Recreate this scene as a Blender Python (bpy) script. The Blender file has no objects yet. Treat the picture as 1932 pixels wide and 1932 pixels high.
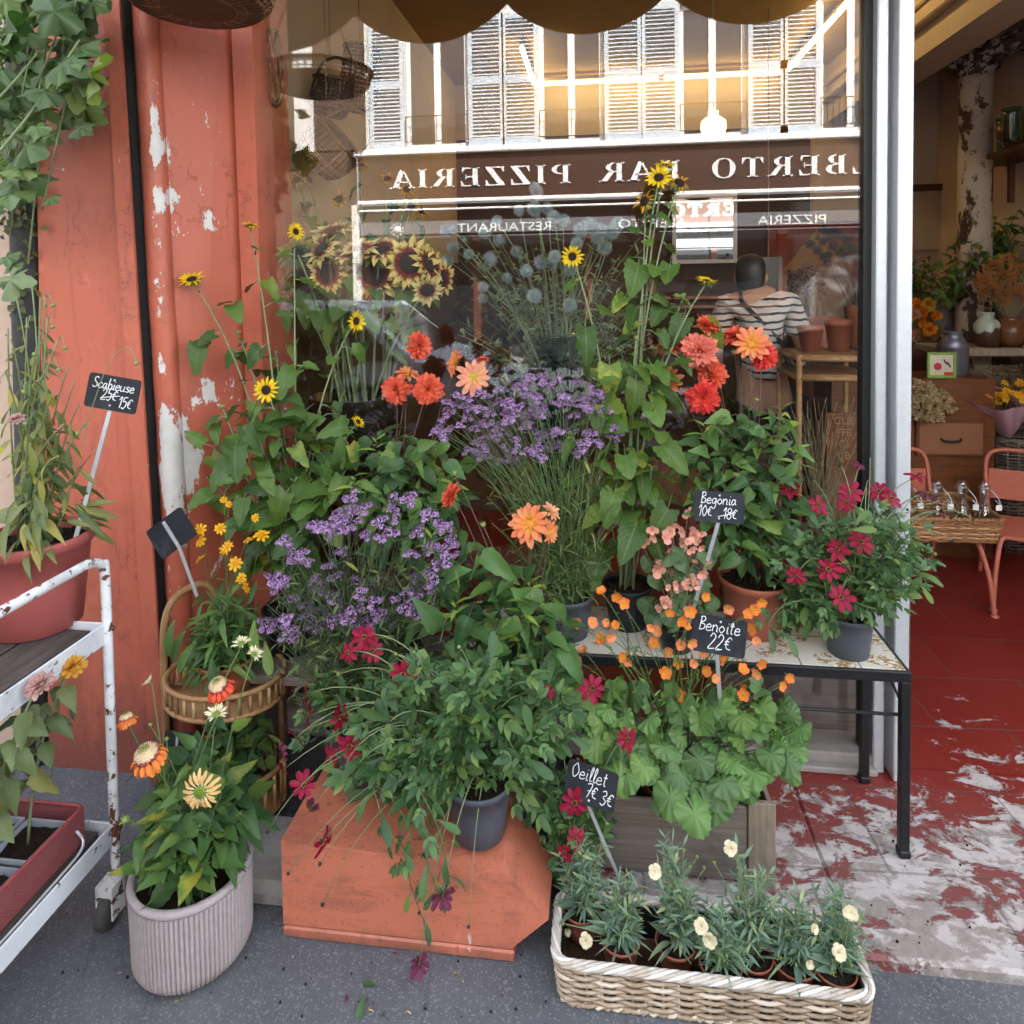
import bpy, math, random
import numpy as np
from mathutils import Vector, Matrix
random.seed(7); np.random.seed(7)
S = bpy.context.scene
PI = math.pi; R = math.radians
V = Vector
U = random.uniform

# ------------------------------------------------------------------ camera, sky, sun, exposure
CAM = V((0, -2.15, 1.55)); YAW, PITCH, ROLL = R(7.33), R(2.25), R(-.83)
FOC, PX, PY = 1290.0, 966.0, 583.0          # focal length and optical centre on a 1932 px wide frame
_f = V((-math.sin(YAW), math.cos(YAW), 0)); _r = V((math.cos(YAW), math.sin(YAW), 0)); _u = V((0, 0, 1))
FWD = _f * math.cos(PITCH) - _u * math.sin(PITCH); _u2 = _u * math.cos(PITCH) + _f * math.sin(PITCH)
RGT = _r * math.cos(ROLL) + _u2 * math.sin(ROLL); UPV = _u2 * math.cos(ROLL) - _r * math.sin(ROLL)
cd = bpy.data.cameras.new("camera"); cam = bpy.data.objects.new("camera", cd); S.collection.objects.link(cam)
cam.matrix_world = Matrix(((RGT.x, UPV.x, -FWD.x, CAM.x), (RGT.y, UPV.y, -FWD.y, CAM.y), (RGT.z, UPV.z, -FWD.z, CAM.z), (0, 0, 0, 1)))
cd.sensor_width = 36; cd.lens = FOC / 1932 * 36; cd.shift_y = -(966 - PY) / 1932; cd.shift_x = 0
cd.clip_start = .02; cd.clip_end = 500
S.camera = cam

W = bpy.data.worlds.new("World"); S.world = W; W.use_nodes = True
wn = W.node_tree; bg = wn.nodes["Background"]
sky = wn.nodes.new("ShaderNodeTexSky"); sky.sky_type = 'NISHITA'; sky.sun_disc = False
SUN_D = V((.35, .72, .86)).normalized()      # towards the sun: from behind the shop, it lights the far side of the street
sky.sun_elevation = math.asin(SUN_D.z); sky.sun_rotation = math.atan2(SUN_D.x, SUN_D.y)
sky.dust_density = 4; sky.air_density = 1.0; sky.ozone_density = .6
hs = wn.nodes.new("ShaderNodeHueSaturation"); hs.inputs["Saturation"].default_value = .45
wn.links.new(sky.outputs[0], hs.inputs["Color"]); wn.links.new(hs.outputs[0], bg.inputs[0]); bg.inputs[1].default_value = .15
sl = bpy.data.lights.new("sun", 'SUN'); sun = bpy.data.objects.new("sun", sl); S.collection.objects.link(sun)
sl.energy = 5.0; sl.angle = R(.53); sl.color = (1, .96, .9)
sun.rotation_euler = (-SUN_D).to_track_quat('-Z', 'Y').to_euler(); sun.location = (3, 8, 14)
S.view_settings.view_transform = 'Standard'; S.view_settings.look = 'None'; S.view_settings.gamma = 1
S.view_settings.exposure = 3.05
S.cycles.use_denoising = True; S.cycles.denoiser = 'OPENIMAGEDENOISE'
S.cycles.max_bounces = 8; S.cycles.transparent_max_bounces = 12; S.cycles.caustics_reflective = False; S.cycles.caustics_refractive = False
S.cycles.sample_clamp_indirect = 6

# ------------------------------------------------------------------ points from the survey of the photograph
def ray(x, y): return RGT * ((x - PX) / FOC) - UPV * ((y - PY) / FOC) + FWD
def P(x, y, yy):                              # point in the upright plane yy
    d = ray(x, y); return CAM + d * ((yy - CAM.y) / d.y)
def G(x, y, z):                               # point on the level z
    d = ray(x, y); return CAM + d * ((z - CAM.z) / d.z)
def K(x0, y0, s): return lambda x, y: ((x0 + x / s) / 1.00725, (y0 + y / s) / 1.00725)
def mpp(y): return (y + 2.15) / FOC           # metres per pixel, about

# ------------------------------------------------------------------ objects
def link(o): S.collection.objects.link(o); return o
def tag(o, label=None, cat=None, group=None, kind=None):
    if label: o["label"] = label
    if cat: o["category"] = cat
    if group: o["group"] = group
    if kind: o["kind"] = kind
    return o
def thing(name, loc, label, cat, group=None, kind=None, rz=0):
    o = bpy.data.objects.new(name, None); o.empty_display_size = .05; o.location = loc; o.rotation_euler = (0, 0, rz)
    link(o); return tag(o, label, cat, group, kind)

class MB:
    """collects shapes, then links them as ONE mesh object"""
    def __init__(s): s.v = []; s.q = []; s.uv = []; s.m = []; s.sm = []; s.n = 0
    def add(s, v, faces, uv=None, m=0, M=None, smooth=True):
        v = np.asarray(v, dtype=np.float64).reshape(-1, 3)
        if M is not None:
            A = np.array(M); v = v @ A[:3, :3].T + A[:3, 3]
        s.v.append(v)
        if uv is None: uv = np.zeros((len(v), 2))
        s.uv.append(np.asarray(uv, dtype=np.float64))
        for F in (faces if isinstance(faces, list) and len(faces) and isinstance(faces[0], np.ndarray) else [faces]):
            if isinstance(F, np.ndarray): s.q.append(F + s.n); s.m.append(np.full(len(F), m)); s.sm.append(np.full(len(F), smooth))
            else:
                for f in F: s.q.append(np.array([f]) + s.n); s.m.append(np.array([m])); s.sm.append(np.array([smooth]))
        s.n += len(v); return s
    def tpl(s, t, M=None, m=0): return s.add(t[0], t[1], t[2], m, M)
    def box(s, a, b, m=0, M=None, bev=0):
        (x0, y0, z0), (x1, y1, z1) = a, b
        x0, x1 = sorted((x0, x1)); y0, y1 = sorted((y0, y1)); z0, z1 = sorted((z0, z1))
        if bev <= 0:
            v = [(x0, y0, z0), (x1, y0, z0), (x1, y1, z0), (x0, y1, z0), (x0, y0, z1), (x1, y0, z1), (x1, y1, z1), (x0, y1, z1)]
            F = np.array([(0, 3, 2, 1), (4, 5, 6, 7), (0, 1, 5, 4), (1, 2, 6, 5), (2, 3, 7, 6), (3, 0, 4, 7)])
            return s.add(v, F, None, m, M, False)
        e = bev; v = []; idx = {}
        for cx, X in ((0, x0), (1, x1)):
            for cy, Yv in ((0, y0), (1, y1)):
                for cz, Z in ((0, z0), (1, z1)):
                    dx = e if cx == 0 else -e; dy = e if cy == 0 else -e; dz = e if cz == 0 else -e
                    for ax in range(3):
                        idx[(cx, cy, cz, ax)] = len(v)
                        v.append((X + (0 if ax == 0 else dx), Yv + (0 if ax == 1 else dy), Z + (0 if ax == 2 else dz)))
        F = []
        for ax in range(3):
            o = [i for i in range(3) if i != ax]
            for sd in (0, 1):
                c = []
                for p, q in ((0, 0), (1, 0), (1, 1), (0, 1)):
                    k = [0, 0, 0]; k[ax] = sd; k[o[0]] = p; k[o[1]] = q; c.append(idx[(k[0], k[1], k[2], ax)])
                flip = (sd == 0) ^ (ax == 1)
                F.append(c[::-1] if flip else c)
        for ax in range(3):
            o = [i for i in range(3) if i != ax]
            for p in (0, 1):
                for q in (0, 1):
                    k0 = [0, 0, 0]; k0[o[0]] = p; k0[o[1]] = q; k1 = list(k0); k1[ax] = 1
                    F.append([idx[(*k0, o[0])], idx[(*k1, o[0])], idx[(*k1, o[1])], idx[(*k0, o[1])]])
        F = np.array(F); s.add(v, F, None, m, M, False)
        T = np.array([[idx[(a_, b_, c_, 0)], idx[(a_, b_, c_, 1)], idx[(a_, b_, c_, 2)]] for a_ in (0, 1) for b_ in (0, 1) for c_ in (0, 1)])
        s.q.append(T + (s.n - len(v))); s.m.append(np.full(8, m)); s.sm.append(np.full(8, False)); return s
    def tube(s, pts, r0, r1=None, seg=5, m=0, cap=True):
        pts = [V(p) for p in pts]; k = len(pts)
        if r1 is None: r1 = r0
        t0 = (pts[1] - pts[0]).normalized(); a = t0.orthogonal().normalized(); v = []; uv = []
        for i, p in enumerate(pts):
            t = (pts[min(i + 1, k - 1)] - pts[max(i - 1, 0)])
            t = t.normalized() if t.length > 1e-9 else t0
            a = (a - t * a.dot(t)); a = a.normalized() if a.length > 1e-6 else t.orthogonal().normalized()
            b = t.cross(a); w = i / (k - 1)
            r = (r0 * (1 - w) + r1 * w) if not callable(r0) else r0(w)
            for j in range(seg):
                an = 2 * PI * j / seg; v.append(p + a * (r * math.cos(an)) + b * (r * math.sin(an))); uv.append((j / seg, w))
        F = np.array([(i * seg + j, i * seg + (j + 1) % seg, (i + 1) * seg + (j + 1) % seg, (i + 1) * seg + j) for i in range(k - 1) for j in range(seg)])
        s.add(np.array([tuple(x) for x in v]), F, uv, m)
        if cap and seg > 2:
            n0 = s.n - k * seg
            s.q.append(np.array([[n0 + j for j in range(seg)][::-1]])); s.m.append(np.array([m])); s.sm.append(np.array([False]))
            s.q.append(np.array([[n0 + (k - 1) * seg + j for j in range(seg)]])); s.m.append(np.array([m])); s.sm.append(np.array([False]))
        return s
    def lathe(s, prof, seg=32, m=0, M=None, rib=0, nrib=0, ell=1.0):
        v = []; uv = []; k = len(prof)
        for i, (r, z) in enumerate(prof):
            for j in range(seg):
                an = 2 * PI * j / seg; rr = r * (1 + (rib * math.cos(an * nrib) if nrib else 0))
                v.append((rr * math.cos(an), rr * math.sin(an) * ell, z)); uv.append((j / seg, i / (k - 1)))
        F = np.array([(i * seg + j, i * seg + (j + 1) % seg, (i + 1) * seg + (j + 1) % seg, (i + 1) * seg + j) for i in range(k - 1) for j in range(seg)])
        return s.add(v, F, uv, m, M)
    def ball(s, c, r, m=0, seg=10, sq=1.0):
        n = max(4, seg // 2)
        return s.lathe([(max(1e-4, r * math.sin(PI * i / n)), -r * sq * math.cos(PI * i / n)) for i in range(n + 1)], seg, m, Matrix.Translation(c))
    def prism(s, poly, d, m=0, M=None):
        """poly in x,z; depth from y=0 to y=d"""
        k = len(poly); v = [(x, 0, z) for x, z in poly] + [(x, d, z) for x, z in poly]
        s.add(v, [tuple(range(k)), tuple(range(2 * k - 1, k - 1, -1))] + [(i, i + k, (i + 1) % k + k, (i + 1) % k) for i in range(k)], None, m, M, False); return s
    def build(s, name, mats, parent=None, origin=None):
        me = bpy.data.meshes.new(name)
        v = np.concatenate(s.v); v = v - np.array(origin if origin is not None else (parent.location if parent is not None and origin is None and parent.get("_w") else (0, 0, 0)))
        nl = sum(q.size for q in s.q); nf = sum(len(q) for q in s.q)
        me.vertices.add(len(v)); me.vertices.foreach_set("co", v.astype(np.float32).ravel())
        li = np.concatenate([q.ravel() for q in s.q]); lt = np.concatenate([np.full(len(q), q.shape[1]) for q in s.q])
        me.loops.add(nl); me.loops.foreach_set("vertex_index", li.astype(np.int32))
        me.polygons.add(nf); ls = np.concatenate([[0], np.cumsum(lt)[:-1]])
        me.polygons.foreach_set("loop_start", ls.astype(np.int32)); me.polygons.foreach_set("loop_total", lt.astype(np.int32))
        me.polygons.foreach_set("material_index", np.concatenate(s.m).astype(np.int32))
        me.polygons.foreach_set("use_smooth", np.concatenate(s.sm))
        ul = me.uv_layers.new(name="UVMap"); ul.data.foreach_set("uv", np.concatenate(s.uv)[li].astype(np.float32).ravel())
        for m in (mats if isinstance(mats, (list, tuple)) else [mats]): me.materials.append(m)
        me.update(calc_edges=True); me.validate()
        o = bpy.data.objects.new(name, me); link(o)
        if parent is not None: o.parent = parent
        return o
def part(name, mb, mats, root): return mb.build(name, mats, root, tuple(root.location))   # shapes given in world metres, root unrotated
def single(name, mb, mats, label, cat, group=None, kind=None):
    o = mb.build(name, mats); return tag(o, label, cat, group, kind)

def frame(p, d, n, sc=1.0, scy=None):
    """matrix: local y along d, local z near n"""
    d = V(d).normalized(); n = V(n); z = n - d * n.dot(d)
    z = z.normalized() if z.length > 1e-5 else d.orthogonal().normalized()
    x = d.cross(z); sy = scy or sc
    return Matrix(((x.x * sc, d.x * sy, z.x * sc, p[0]), (x.y * sc, d.y * sy, z.y * sc, p[1]), (x.z * sc, d.z * sy, z.z * sc, p[2]), (0, 0, 0, 1)))
def face(p, n, sc=1.0, spin=None):
    """matrix: local z along n"""
    n = V(n).normalized(); x = n.orthogonal().normalized(); y = n.cross(x)
    Mx = Matrix(((x.x, y.x, n.x, 0), (x.y, y.y, n.y, 0), (x.z, y.z, n.z, 0), (0, 0, 0, 1)))
    return Matrix.Translation(p) @ Mx @ Matrix.Rotation(U(0, 6.28) if spin is None else spin, 4, 'Z') @ Matrix.Scale(sc, 4)
def rv(s=1.0): return V((U(-s, s), U(-s, s), U(-s, s)))
def bez(a, c, b, n=7): return [a * ((1 - t) ** 2) + c * (2 * t * (1 - t)) + b * (t * t) for t in [i / (n - 1) for i in range(n)]]
def catmull(pts, n=6, closed=False):
    pts = [V(p) for p in pts]; out = []; k = len(pts)
    rng = range(k if closed else k - 1)
    for i in rng:
        g = (lambda j: pts[j % k]) if closed else (lambda j: pts[max(0, min(k - 1, j))])
        p0, p1, p2, p3 = g(i - 1), g(i), g(i + 1), g(i + 2)
        for j in range(n):
            t = j / n; out.append(.5 * ((2 * p1) + (p2 - p0) * t + (2 * p0 - 5 * p1 + 4 * p2 - p3) * t * t + (3 * p1 - p0 - 3 * p2 + p3) * t ** 3))
    if not closed: out.append(pts[-1])
    return out

# ------------------------------------------------------------------ materials
def new(name, rough=.6, spec=.4):
    m = bpy.data.materials.new(name); m.use_nodes = True; b = m.node_tree.nodes["Principled BSDF"]
    b.inputs["Roughness"].default_value = rough; b.inputs["Specular IOR Level"].default_value = spec
    return m, m.node_tree, b
def N(nt, t, props=None, **ins):
    n = nt.nodes.new("ShaderNode" + t)
    for k, v in (props or {}).items(): setattr(n, k, v)
    for k, v in ins.items():
        key = int(k[1:]) if k[0] == 'i' and k[1:].isdigit() else k.replace('_', ' ')
        if isinstance(v, bpy.types.NodeSocket): nt.links.new(v, n.inputs[key])
        else: n.inputs[key].default_value = v
    return n
def c4(c): return (c[0], c[1], c[2], 1)
def mix(nt, f, a, b, bt='MIX'):
    n = nt.nodes.new("ShaderNodeMix"); n.data_type = 'RGBA'; n.blend_type = bt
    for k, v in ((0, f), (6, a), (7, b)):
        if isinstance(v, bpy.types.NodeSocket): nt.links.new(v, n.inputs[k])
        else: n.inputs[k].default_value = c4(v) if isinstance(v, tuple) and len(v) == 3 else v
    return n.outputs[2]
def math_(nt, op, a, b=0.0, c=0.0, clamp=False):
    n = nt.nodes.new("ShaderNodeMath"); n.operation = op; n.use_clamp = clamp
    for i, v in enumerate((a, b, c)):
        if isinstance(v, bpy.types.NodeSocket): nt.links.new(v, n.inputs[i])
        else: n.inputs[i].default_value = v
    return n.outputs[0]
def step(nt, v, lo, hi):
    n = nt.nodes.new("ShaderNodeMapRange"); n.interpolation_type = 'SMOOTHSTEP'; nt.links.new(v, n.inputs[0]); n.inputs[1].default_value = lo; n.inputs[2].default_value = hi
    return n.outputs[0]
def noise(nt, scale, detail=5, rough=.6, vec=None, dist=0.0):
    n = N(nt, "TexNoise", None, Scale=scale, Detail=detail, Roughness=rough, Distortion=dist)
    if vec is None: vec = N(nt, "TexCoord").outputs["Object"]
    nt.links.new(vec, n.inputs["Vector"]); return n.outputs["Fac"]
def stretch(nt, sx, sy, sz, co="Object"):
    return N(nt, "Mapping", None, Vector=N(nt, "TexCoord").outputs[co], Scale=(sx, sy, sz)).outputs[0]
def bump(nt, b, h, strength=.3, dist=.01):
    n = N(nt, "Bump", None, Strength=strength, Distance=dist, Height=h); nt.links.new(n.outputs[0], b.inputs["Normal"])
def plain(name, c, rough=.5, var=.12, sc=30, bmp=.1, spec=.4, metal=0, dirt=None):
    m, nt, b = new(name, rough, spec); f = noise(nt, sc, 5)
    col = mix(nt, f, tuple(x * (1 - var * 1.6) for x in c), tuple(min(1, x * (1 + var * 1.6)) for x in c))
    if dirt: col = mix(nt, step(nt, noise(nt, sc * .25, 8, .7), .52, .7), col, dirt)
    nt.links.new(col, b.inputs["Base Color"]); b.inputs["Metallic"].default_value = metal
    if bmp: bump(nt, b, f, bmp, .004)
    return m
def wood(name, c1, c2, sc=(3, 40, 40), rough=.6, worn=None):
    m, nt, b = new(name, rough); vec = stretch(nt, *sc); f = noise(nt, 1.5, 8, .65, vec, .6)
    col = mix(nt, step(nt, f, .3, .7), c1, c2)
    col = mix(nt, step(nt, noise(nt, 5, 6), .5, .75), col, tuple(x * .6 for x in c1))
    rn = N(nt, "NewGeometry").outputs["Random Per Island"]; col = mix(nt, math_(nt, 'MULTIPLY', rn, .55), col, tuple(x * .62 for x in c1)); col = mix(nt, step(nt, rn, .75, .8), col, tuple(min(.8, x * 1.12 + .03) for x in c2))
    if worn: col = mix(nt, step(nt, noise(nt, 9, 8, .75, dist=.3), .55, .6), col, worn)
    nt.links.new(col, b.inputs["Base Color"]); bump(nt, b, f, .4, .004); return m
def chipped(name, paint, under, lo=.6, sc=14, edge=.02, vec=(1, 1, .5), rough=.5, grime=(.05, .04, .035), g=.35):
    m, nt, b = new(name, rough); v = stretch(nt, *vec)
    f = noise(nt, sc, 9, .72, v, .4); chip = step(nt, f, lo, lo + edge)
    pc = mix(nt, noise(nt, 6, 6), tuple(x * .86 for x in paint), tuple(min(1, x * 1.1) for x in paint))
    gm = math_(nt, 'MULTIPLY', step(nt, noise(nt, 3.5, 9, .75), .45, .75), g)
    pc = mix(nt, gm, pc, grime)
    nt.links.new(mix(nt, chip, pc, under), b.inputs["Base Color"])
    h = math_(nt, 'ADD', math_(nt, 'MULTIPLY', chip, -1.0), math_(nt, 'MULTIPLY', noise(nt, 60, 4), .3)); bump(nt, b, h, .5, .003)
    return m
def emit(name, c, s):
    m = bpy.data.materials.new(name); m.use_nodes = True; nt = m.node_tree; nt.nodes.clear()
    e = N(nt, "Emission", None, Color=c4(c), Strength=s); o = nt.nodes.new("ShaderNodeOutputMaterial"); nt.links.new(e.outputs[0], o.inputs[0]); return m
def leafmat(name, c1, c2, vein=(.16, .24, .07), back=(.13, .19, .09), side=7, slope=.8, rough=.45, tr=.28, vs=.5, yellow=0, polar=0):
    m, nt, b = new(name, rough, .3); out = nt.nodes["Material Output"]
    uv = N(nt, "SeparateXYZ", None, Vector=N(nt, "TexCoord").outputs["UV"]); u, v = uv.outputs[0], uv.outputs[1]
    geo = N(nt, "NewGeometry"); rnd = geo.outputs["Random Per Island"]
    wn_ = N(nt, "TexWhiteNoise", {'noise_dimensions': '1D'}, W=rnd).outputs["Value"]
    col = mix(nt, math_(nt, 'POWER', rnd, 1.2), tuple(x * .85 for x in c1), (c2[0] * 1.55, c2[1] * 1.5, c2[2] * 1.05)); col = mix(nt, step(nt, wn_, .72, 1.0), col, (c2[0] * 2.3, c2[1] * 1.75, c2[2] * .9)); col = mix(nt, math_(nt, 'MULTIPLY', noise(nt, 45, 3), .4), col, tuple(x * .6 for x in c1))
    a = math_(nt, 'ABSOLUTE', math_(nt, 'SUBTRACT', u, .5))
    if polar:
        sv = math_(nt, 'ABSOLUTE', math_(nt, 'SINE', math_(nt, 'MULTIPLY', u, PI * polar))); vn = math_(nt, 'SUBTRACT', 1.0, step(nt, sv, .0, .22))
    else:
        mid = math_(nt, 'SUBTRACT', 1.0, step(nt, a, .012, .04))
        w = math_(nt, 'PINGPONG', math_(nt, 'MULTIPLY', math_(nt, 'SUBTRACT', v, math_(nt, 'MULTIPLY', a, slope)), side), .5)
        vn = math_(nt, 'MAXIMUM', mid, math_(nt, 'MULTIPLY', math_(nt, 'SUBTRACT', 1.0, step(nt, w, .02, .1)), .6))
    col = mix(nt, math_(nt, 'MULTIPLY', vn, vs), col, vein)
    if yellow:
        yf = math_(nt, 'MULTIPLY', step(nt, rnd, 1 - yellow, 1 - yellow + .02), step(nt, noise(nt, 25, 3), .42, .6)); col = mix(nt, math_(nt, 'MULTIPLY', yf, .8), col, (.40, .36, .05))
    col = mix(nt, math_(nt, 'MULTIPLY', geo.outputs["Backfacing"], .55), col, back)
    nt.links.new(col, b.inputs["Base Color"]); bump(nt, b, vn, -.25, .002)
    t = N(nt, "BsdfTranslucent"); nt.links.new(mix(nt, 1.0, col, (1.2, 1.45, .45), 'MULTIPLY'), t.inputs[0])
    mx = N(nt, "MixShader", None, i0=tr, i1=b.outputs[0], i2=t.outputs[0]); nt.links.new(mx.outputs[0], out.inputs[0]); return m
def petalmat(name, base, tip, p0=.15, p1=.7, alt=None, rough=.55, tr=.25, streak=.25, backc=None):
    m, nt, b = new(name, rough, .2); out = nt.nodes["Material Output"]
    uv = N(nt, "SeparateXYZ", None, Vector=N(nt, "TexCoord").outputs["UV"]); u, v = uv.outputs[0], uv.outputs[1]
    geo = N(nt, "NewGeometry"); rnd = geo.outputs["Random Per Island"]
    st = math_(nt, 'SINE', math_(nt, 'MULTIPLY', u, 40)); vv = math_(nt, 'ADD', v, math_(nt, 'MULTIPLY', st, .05))
    tc = mix(nt, rnd, tip, alt) if alt else mix(nt, rnd, tuple(x * .85 for x in tip), tuple(min(1, x * 1.12) for x in tip))
    col = mix(nt, step(nt, vv, p0, p1), base, tc)
    col = mix(nt, math_(nt, 'MULTIPLY', step(nt, st, .2, 1.0), streak), col, mix(nt, .6, col, (0, 0, 0)))
    if backc: col = mix(nt, math_(nt, 'MULTIPLY', geo.outputs["Backfacing"], .8), col, backc)
    nt.links.new(col, b.inputs["Base Color"]); t = N(nt, "BsdfTranslucent"); nt.links.new(col, t.inputs[0])
    mx = N(nt, "MixShader", None, i0=tr, i1=b.outputs[0], i2=t.outputs[0]); nt.links.new(mx.outputs[0], out.inputs[0]); return m

SALMON = (.52, .135, .078)
# painted wood of the pilaster, with flakes that bare white plaster in upright streaks
def salmon_wall(name, paint, lo=.66, crack=True):
    m, nt, b = new(name, .42, .4); tc = N(nt, "TexCoord").outputs["Object"]
    v = N(nt, "Mapping", None, Vector=tc, Scale=(1.3, 1, .55)).outputs[0]
    f = noise(nt, 9, 10, .68, v, .35); 
    xz = N(nt, "SeparateXYZ", None, Vector=tc); blob = 0
    for (bx0, bz0, rx_, rz_, k_) in ((-1.335, 1.06, .05, .2, .23), (-1.31, .93, .045, .14, .22), (-1.335, 1.5, .016, 1.1, .10), (-1.325, 1.83, .03, .06, .22), (-1.335, 2.0, .02, .12, .2), (-1.24, 1.76, .05, .05, .15), (-1.26, 1.2, .07, .08, .13), (-1.28, 1.05, .07, .12, .12)):
        q = math_(nt, 'ADD', math_(nt, 'POWER', math_(nt, 'DIVIDE', math_(nt, 'ADD', xz.outputs[0], -bx0), rx_), 2.0), math_(nt, 'POWER', math_(nt, 'DIVIDE', math_(nt, 'ADD', xz.outputs[2], -bz0), rz_), 2.0)); blob = math_(nt, 'ADD', blob, math_(nt, 'MULTIPLY', math_(nt, 'SUBTRACT', 1.0, q, clamp=True), k_))
    f = math_(nt, 'ADD', math_(nt, 'ADD', f, math_(nt, 'MULTIPLY', math_(nt, 'SUBTRACT', noise(nt, 30, 9, .75, v), .5), .7)), blob) if crack else f
    chip = step(nt, f, lo, lo + .012)
    pc = mix(nt, noise(nt, 2.2, 7, .65), tuple(x * .8 for x in paint), tuple(min(1, x * 1.12) for x in paint))
    gr = math_(nt, 'MULTIPLY', step(nt, noise(nt, 2.7, 9, .8, v), .5, .72), .5); pc = mix(nt, gr, pc, (.14, .045, .035)); pc = mix(nt, math_(nt, 'MULTIPLY', step(nt, noise(nt, 11, 9, .8, v), .6, .68), .35), pc, tuple(min(1, x * 1.35 + .05) for x in paint))
    vor = N(nt, "TexVoronoi", {'feature': 'DISTANCE_TO_EDGE'}, Scale=5.0, Vector=N(nt, "VectorMath", {'operation': 'ADD'}, i0=N(nt, "Mapping", None, Vector=tc, Scale=(1.5, 1, .35)).outputs[0], i1=N(nt, "VectorMath", {'operation': 'SCALE'}, i0=N(nt, "TexNoise", None, Scale=14.0, Detail=6.0, Vector=tc).outputs["Color"], Scale=.12).outputs[0]).outputs[0])
    ck = math_(nt, 'MULTIPLY', math_(nt, 'SUBTRACT', 1.0, step(nt, vor.outputs["Distance"], .0, .012)), step(nt, noise(nt, 4, 5), .46, .58))
    if not crack:
        sc_ = step(nt, noise(nt, 5, 10, .8, N(nt, "Mapping", None, Vector=tc, Scale=(1, 1, 3)).outputs[0], .6), .47, .66); pc = mix(nt, math_(nt, 'MULTIPLY', sc_, .6), pc, (.22, .08, .055)); sp_ = step(nt, noise(nt, 75, 4, .7), .6, .66); pc = mix(nt, math_(nt, 'MULTIPLY', sp_, .6), pc, (.12, .05, .04)); dz = math_(nt, 'MULTIPLY', step(nt, math_(nt, 'ADD', xz.outputs[2], math_(nt, 'MULTIPLY', noise(nt, 14, 6), .10)), .10, .04), .65); pc = mix(nt, dz, pc, (.16, .075, .055)); ck = math_(nt, 'MULTIPLY', math_(nt, 'SUBTRACT', 1.0, step(nt, vor.outputs["Distance"], .0, .008)), step(nt, noise(nt, 3, 5), .5, .6)); pc = mix(nt, math_(nt, 'MULTIPLY', ck, .7), pc, (.08, .03, .025))
    if crack: pc = mix(nt, math_(nt, 'MULTIPLY', ck, .5), pc, (.09, .03, .025))
    if crack: gz = math_(nt, 'MULTIPLY', step(nt, math_(nt, 'ADD', xz.outputs[2], math_(nt, 'MULTIPLY', noise(nt, 7, 8, .75, v), -.7)), .05, -.28), .7); pc = mix(nt, gz, pc, (.13, .05, .04)); sk = step(nt, noise(nt, 6, 9, .75, N(nt, "Mapping", None, Vector=tc, Scale=(5, 1, .25)).outputs[0]), .57, .72); pc = mix(nt, math_(nt, 'MULTIPLY', sk, .4), pc, (.2, .06, .045))
    un = mix(nt, noise(nt, 30, 5), (.55, .52, .48), (.74, .72, .68))
    nt.links.new(mix(nt, chip, pc, un), b.inputs["Base Color"])
    h = math_(nt, 'SUBTRACT', math_(nt, 'MULTIPLY', noise(nt, 55, 5, .6), .5), math_(nt, 'ADD', chip, math_(nt, 'MULTIPLY', ck, .6))); bump(nt, b, h, .55, .003); return m

M_SALMON = salmon_wall("salmon paint", SALMON, .725)
M_SALMON2 = salmon_wall("salmon paint flaking", (.50, .125, .072), .665)
M_SALMONB = salmon_wall("salmon box paint", (.60, .19, .11), .70, False)
M_BLACKGAP = plain("black joint", (.012, .011, .011), .9, .3)
M_BEIGE = plain("beige render", (.50, .36, .27), .8, .06, 40, .15)
M_ALU = plain("brushed aluminium", (.62, .64, .66), .38, .08, 60, .05, .5, .35, None)
M_BLACKM = plain("black metal", (.012, .012, .013), .4, .2, 40, .05)
M_RUBBER = plain("black seal", (.01, .01, .01), .5)
M_SILL = plain("grey sill", (.34, .31, .28), .8, .25, 20, .4, .3, 0, (.16, .14, .12))
M_SOIL = plain("potting soil", (.022, .015, .011), .95, .6, 120, 1.0, .1)
M_GREYPOT = plain("grey plastic", (.075, .085, .105), .42, .08, 12, .02)
M_DARKPOT = plain("black plastic", (.014, .015, .018), .4, .1, 12, .02)
M_TERRA = plain("terracotta plastic", (.34, .105, .06), .5, .1, 10, .05)
M_TERRAR = plain("red plastic", (.34, .085, .075), .48, .1, 10, .05)
M_CONC = plain("ribbed concrete", (.37, .325, .32), .85, .14, 60, .5, .2, 0, (.38, .29, .26))
M_CONCD = plain("groove grime", (.22, .165, .15), .9, .2, 60, .4, .2)
M_CHALKB = plain("chalkboard", (.013, .016, .021), .55, .35, 18, .05, .4, 0, (.045, .05, .055))
M_CHALK = plain("white chalk pen", (.82, .82, .8), .7, .05)
M_STAKE = plain("zinc stake", (.52, .53, .54), .4, .1, 40, .05, .5, .4)
M_WOODC = wood("crate wood", (.145, .118, .098), (.26, .22, .18), (2, 2, 60))
M_WOODC2 = wood("crate post wood", (.24, .185, .135), (.37, .30, .23), (60, 60, 3))
M_WOODT = wood("trolley plank", (.035, .027, .024), (.10, .08, .07), (50, 3, 50), .7)
M_CAB = wood("cabinet wood", (.11, .035, .010), (.2, .07, .02), (4, 40, 40), .4)
M_RATT = wood("rattan cane", (.30, .15, .055), (.48, .28, .12), (20, 20, 20), .5)
M_WICK = wood("wicker pale", (.36, .25, .15), (.58, .48, .36), (25, 25, 25), .6)
M_WICKG = wood("wicker bleached", (.44, .36, .27), (.64, .60, .54), (25, 25, 25), .6)
M_WICKB = wood("wicker brown", (.16, .075, .03), (.30, .15, .06), (30, 30, 30), .55)
M_WICKD = wood("wicker dark", (.06, .028, .014), (.13, .06, .028), (30, 30, 30), .55)
M_WICKT = wood("tray wicker", (.30, .13, .045), (.46, .24, .10), (30, 30, 30), .5)
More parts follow.
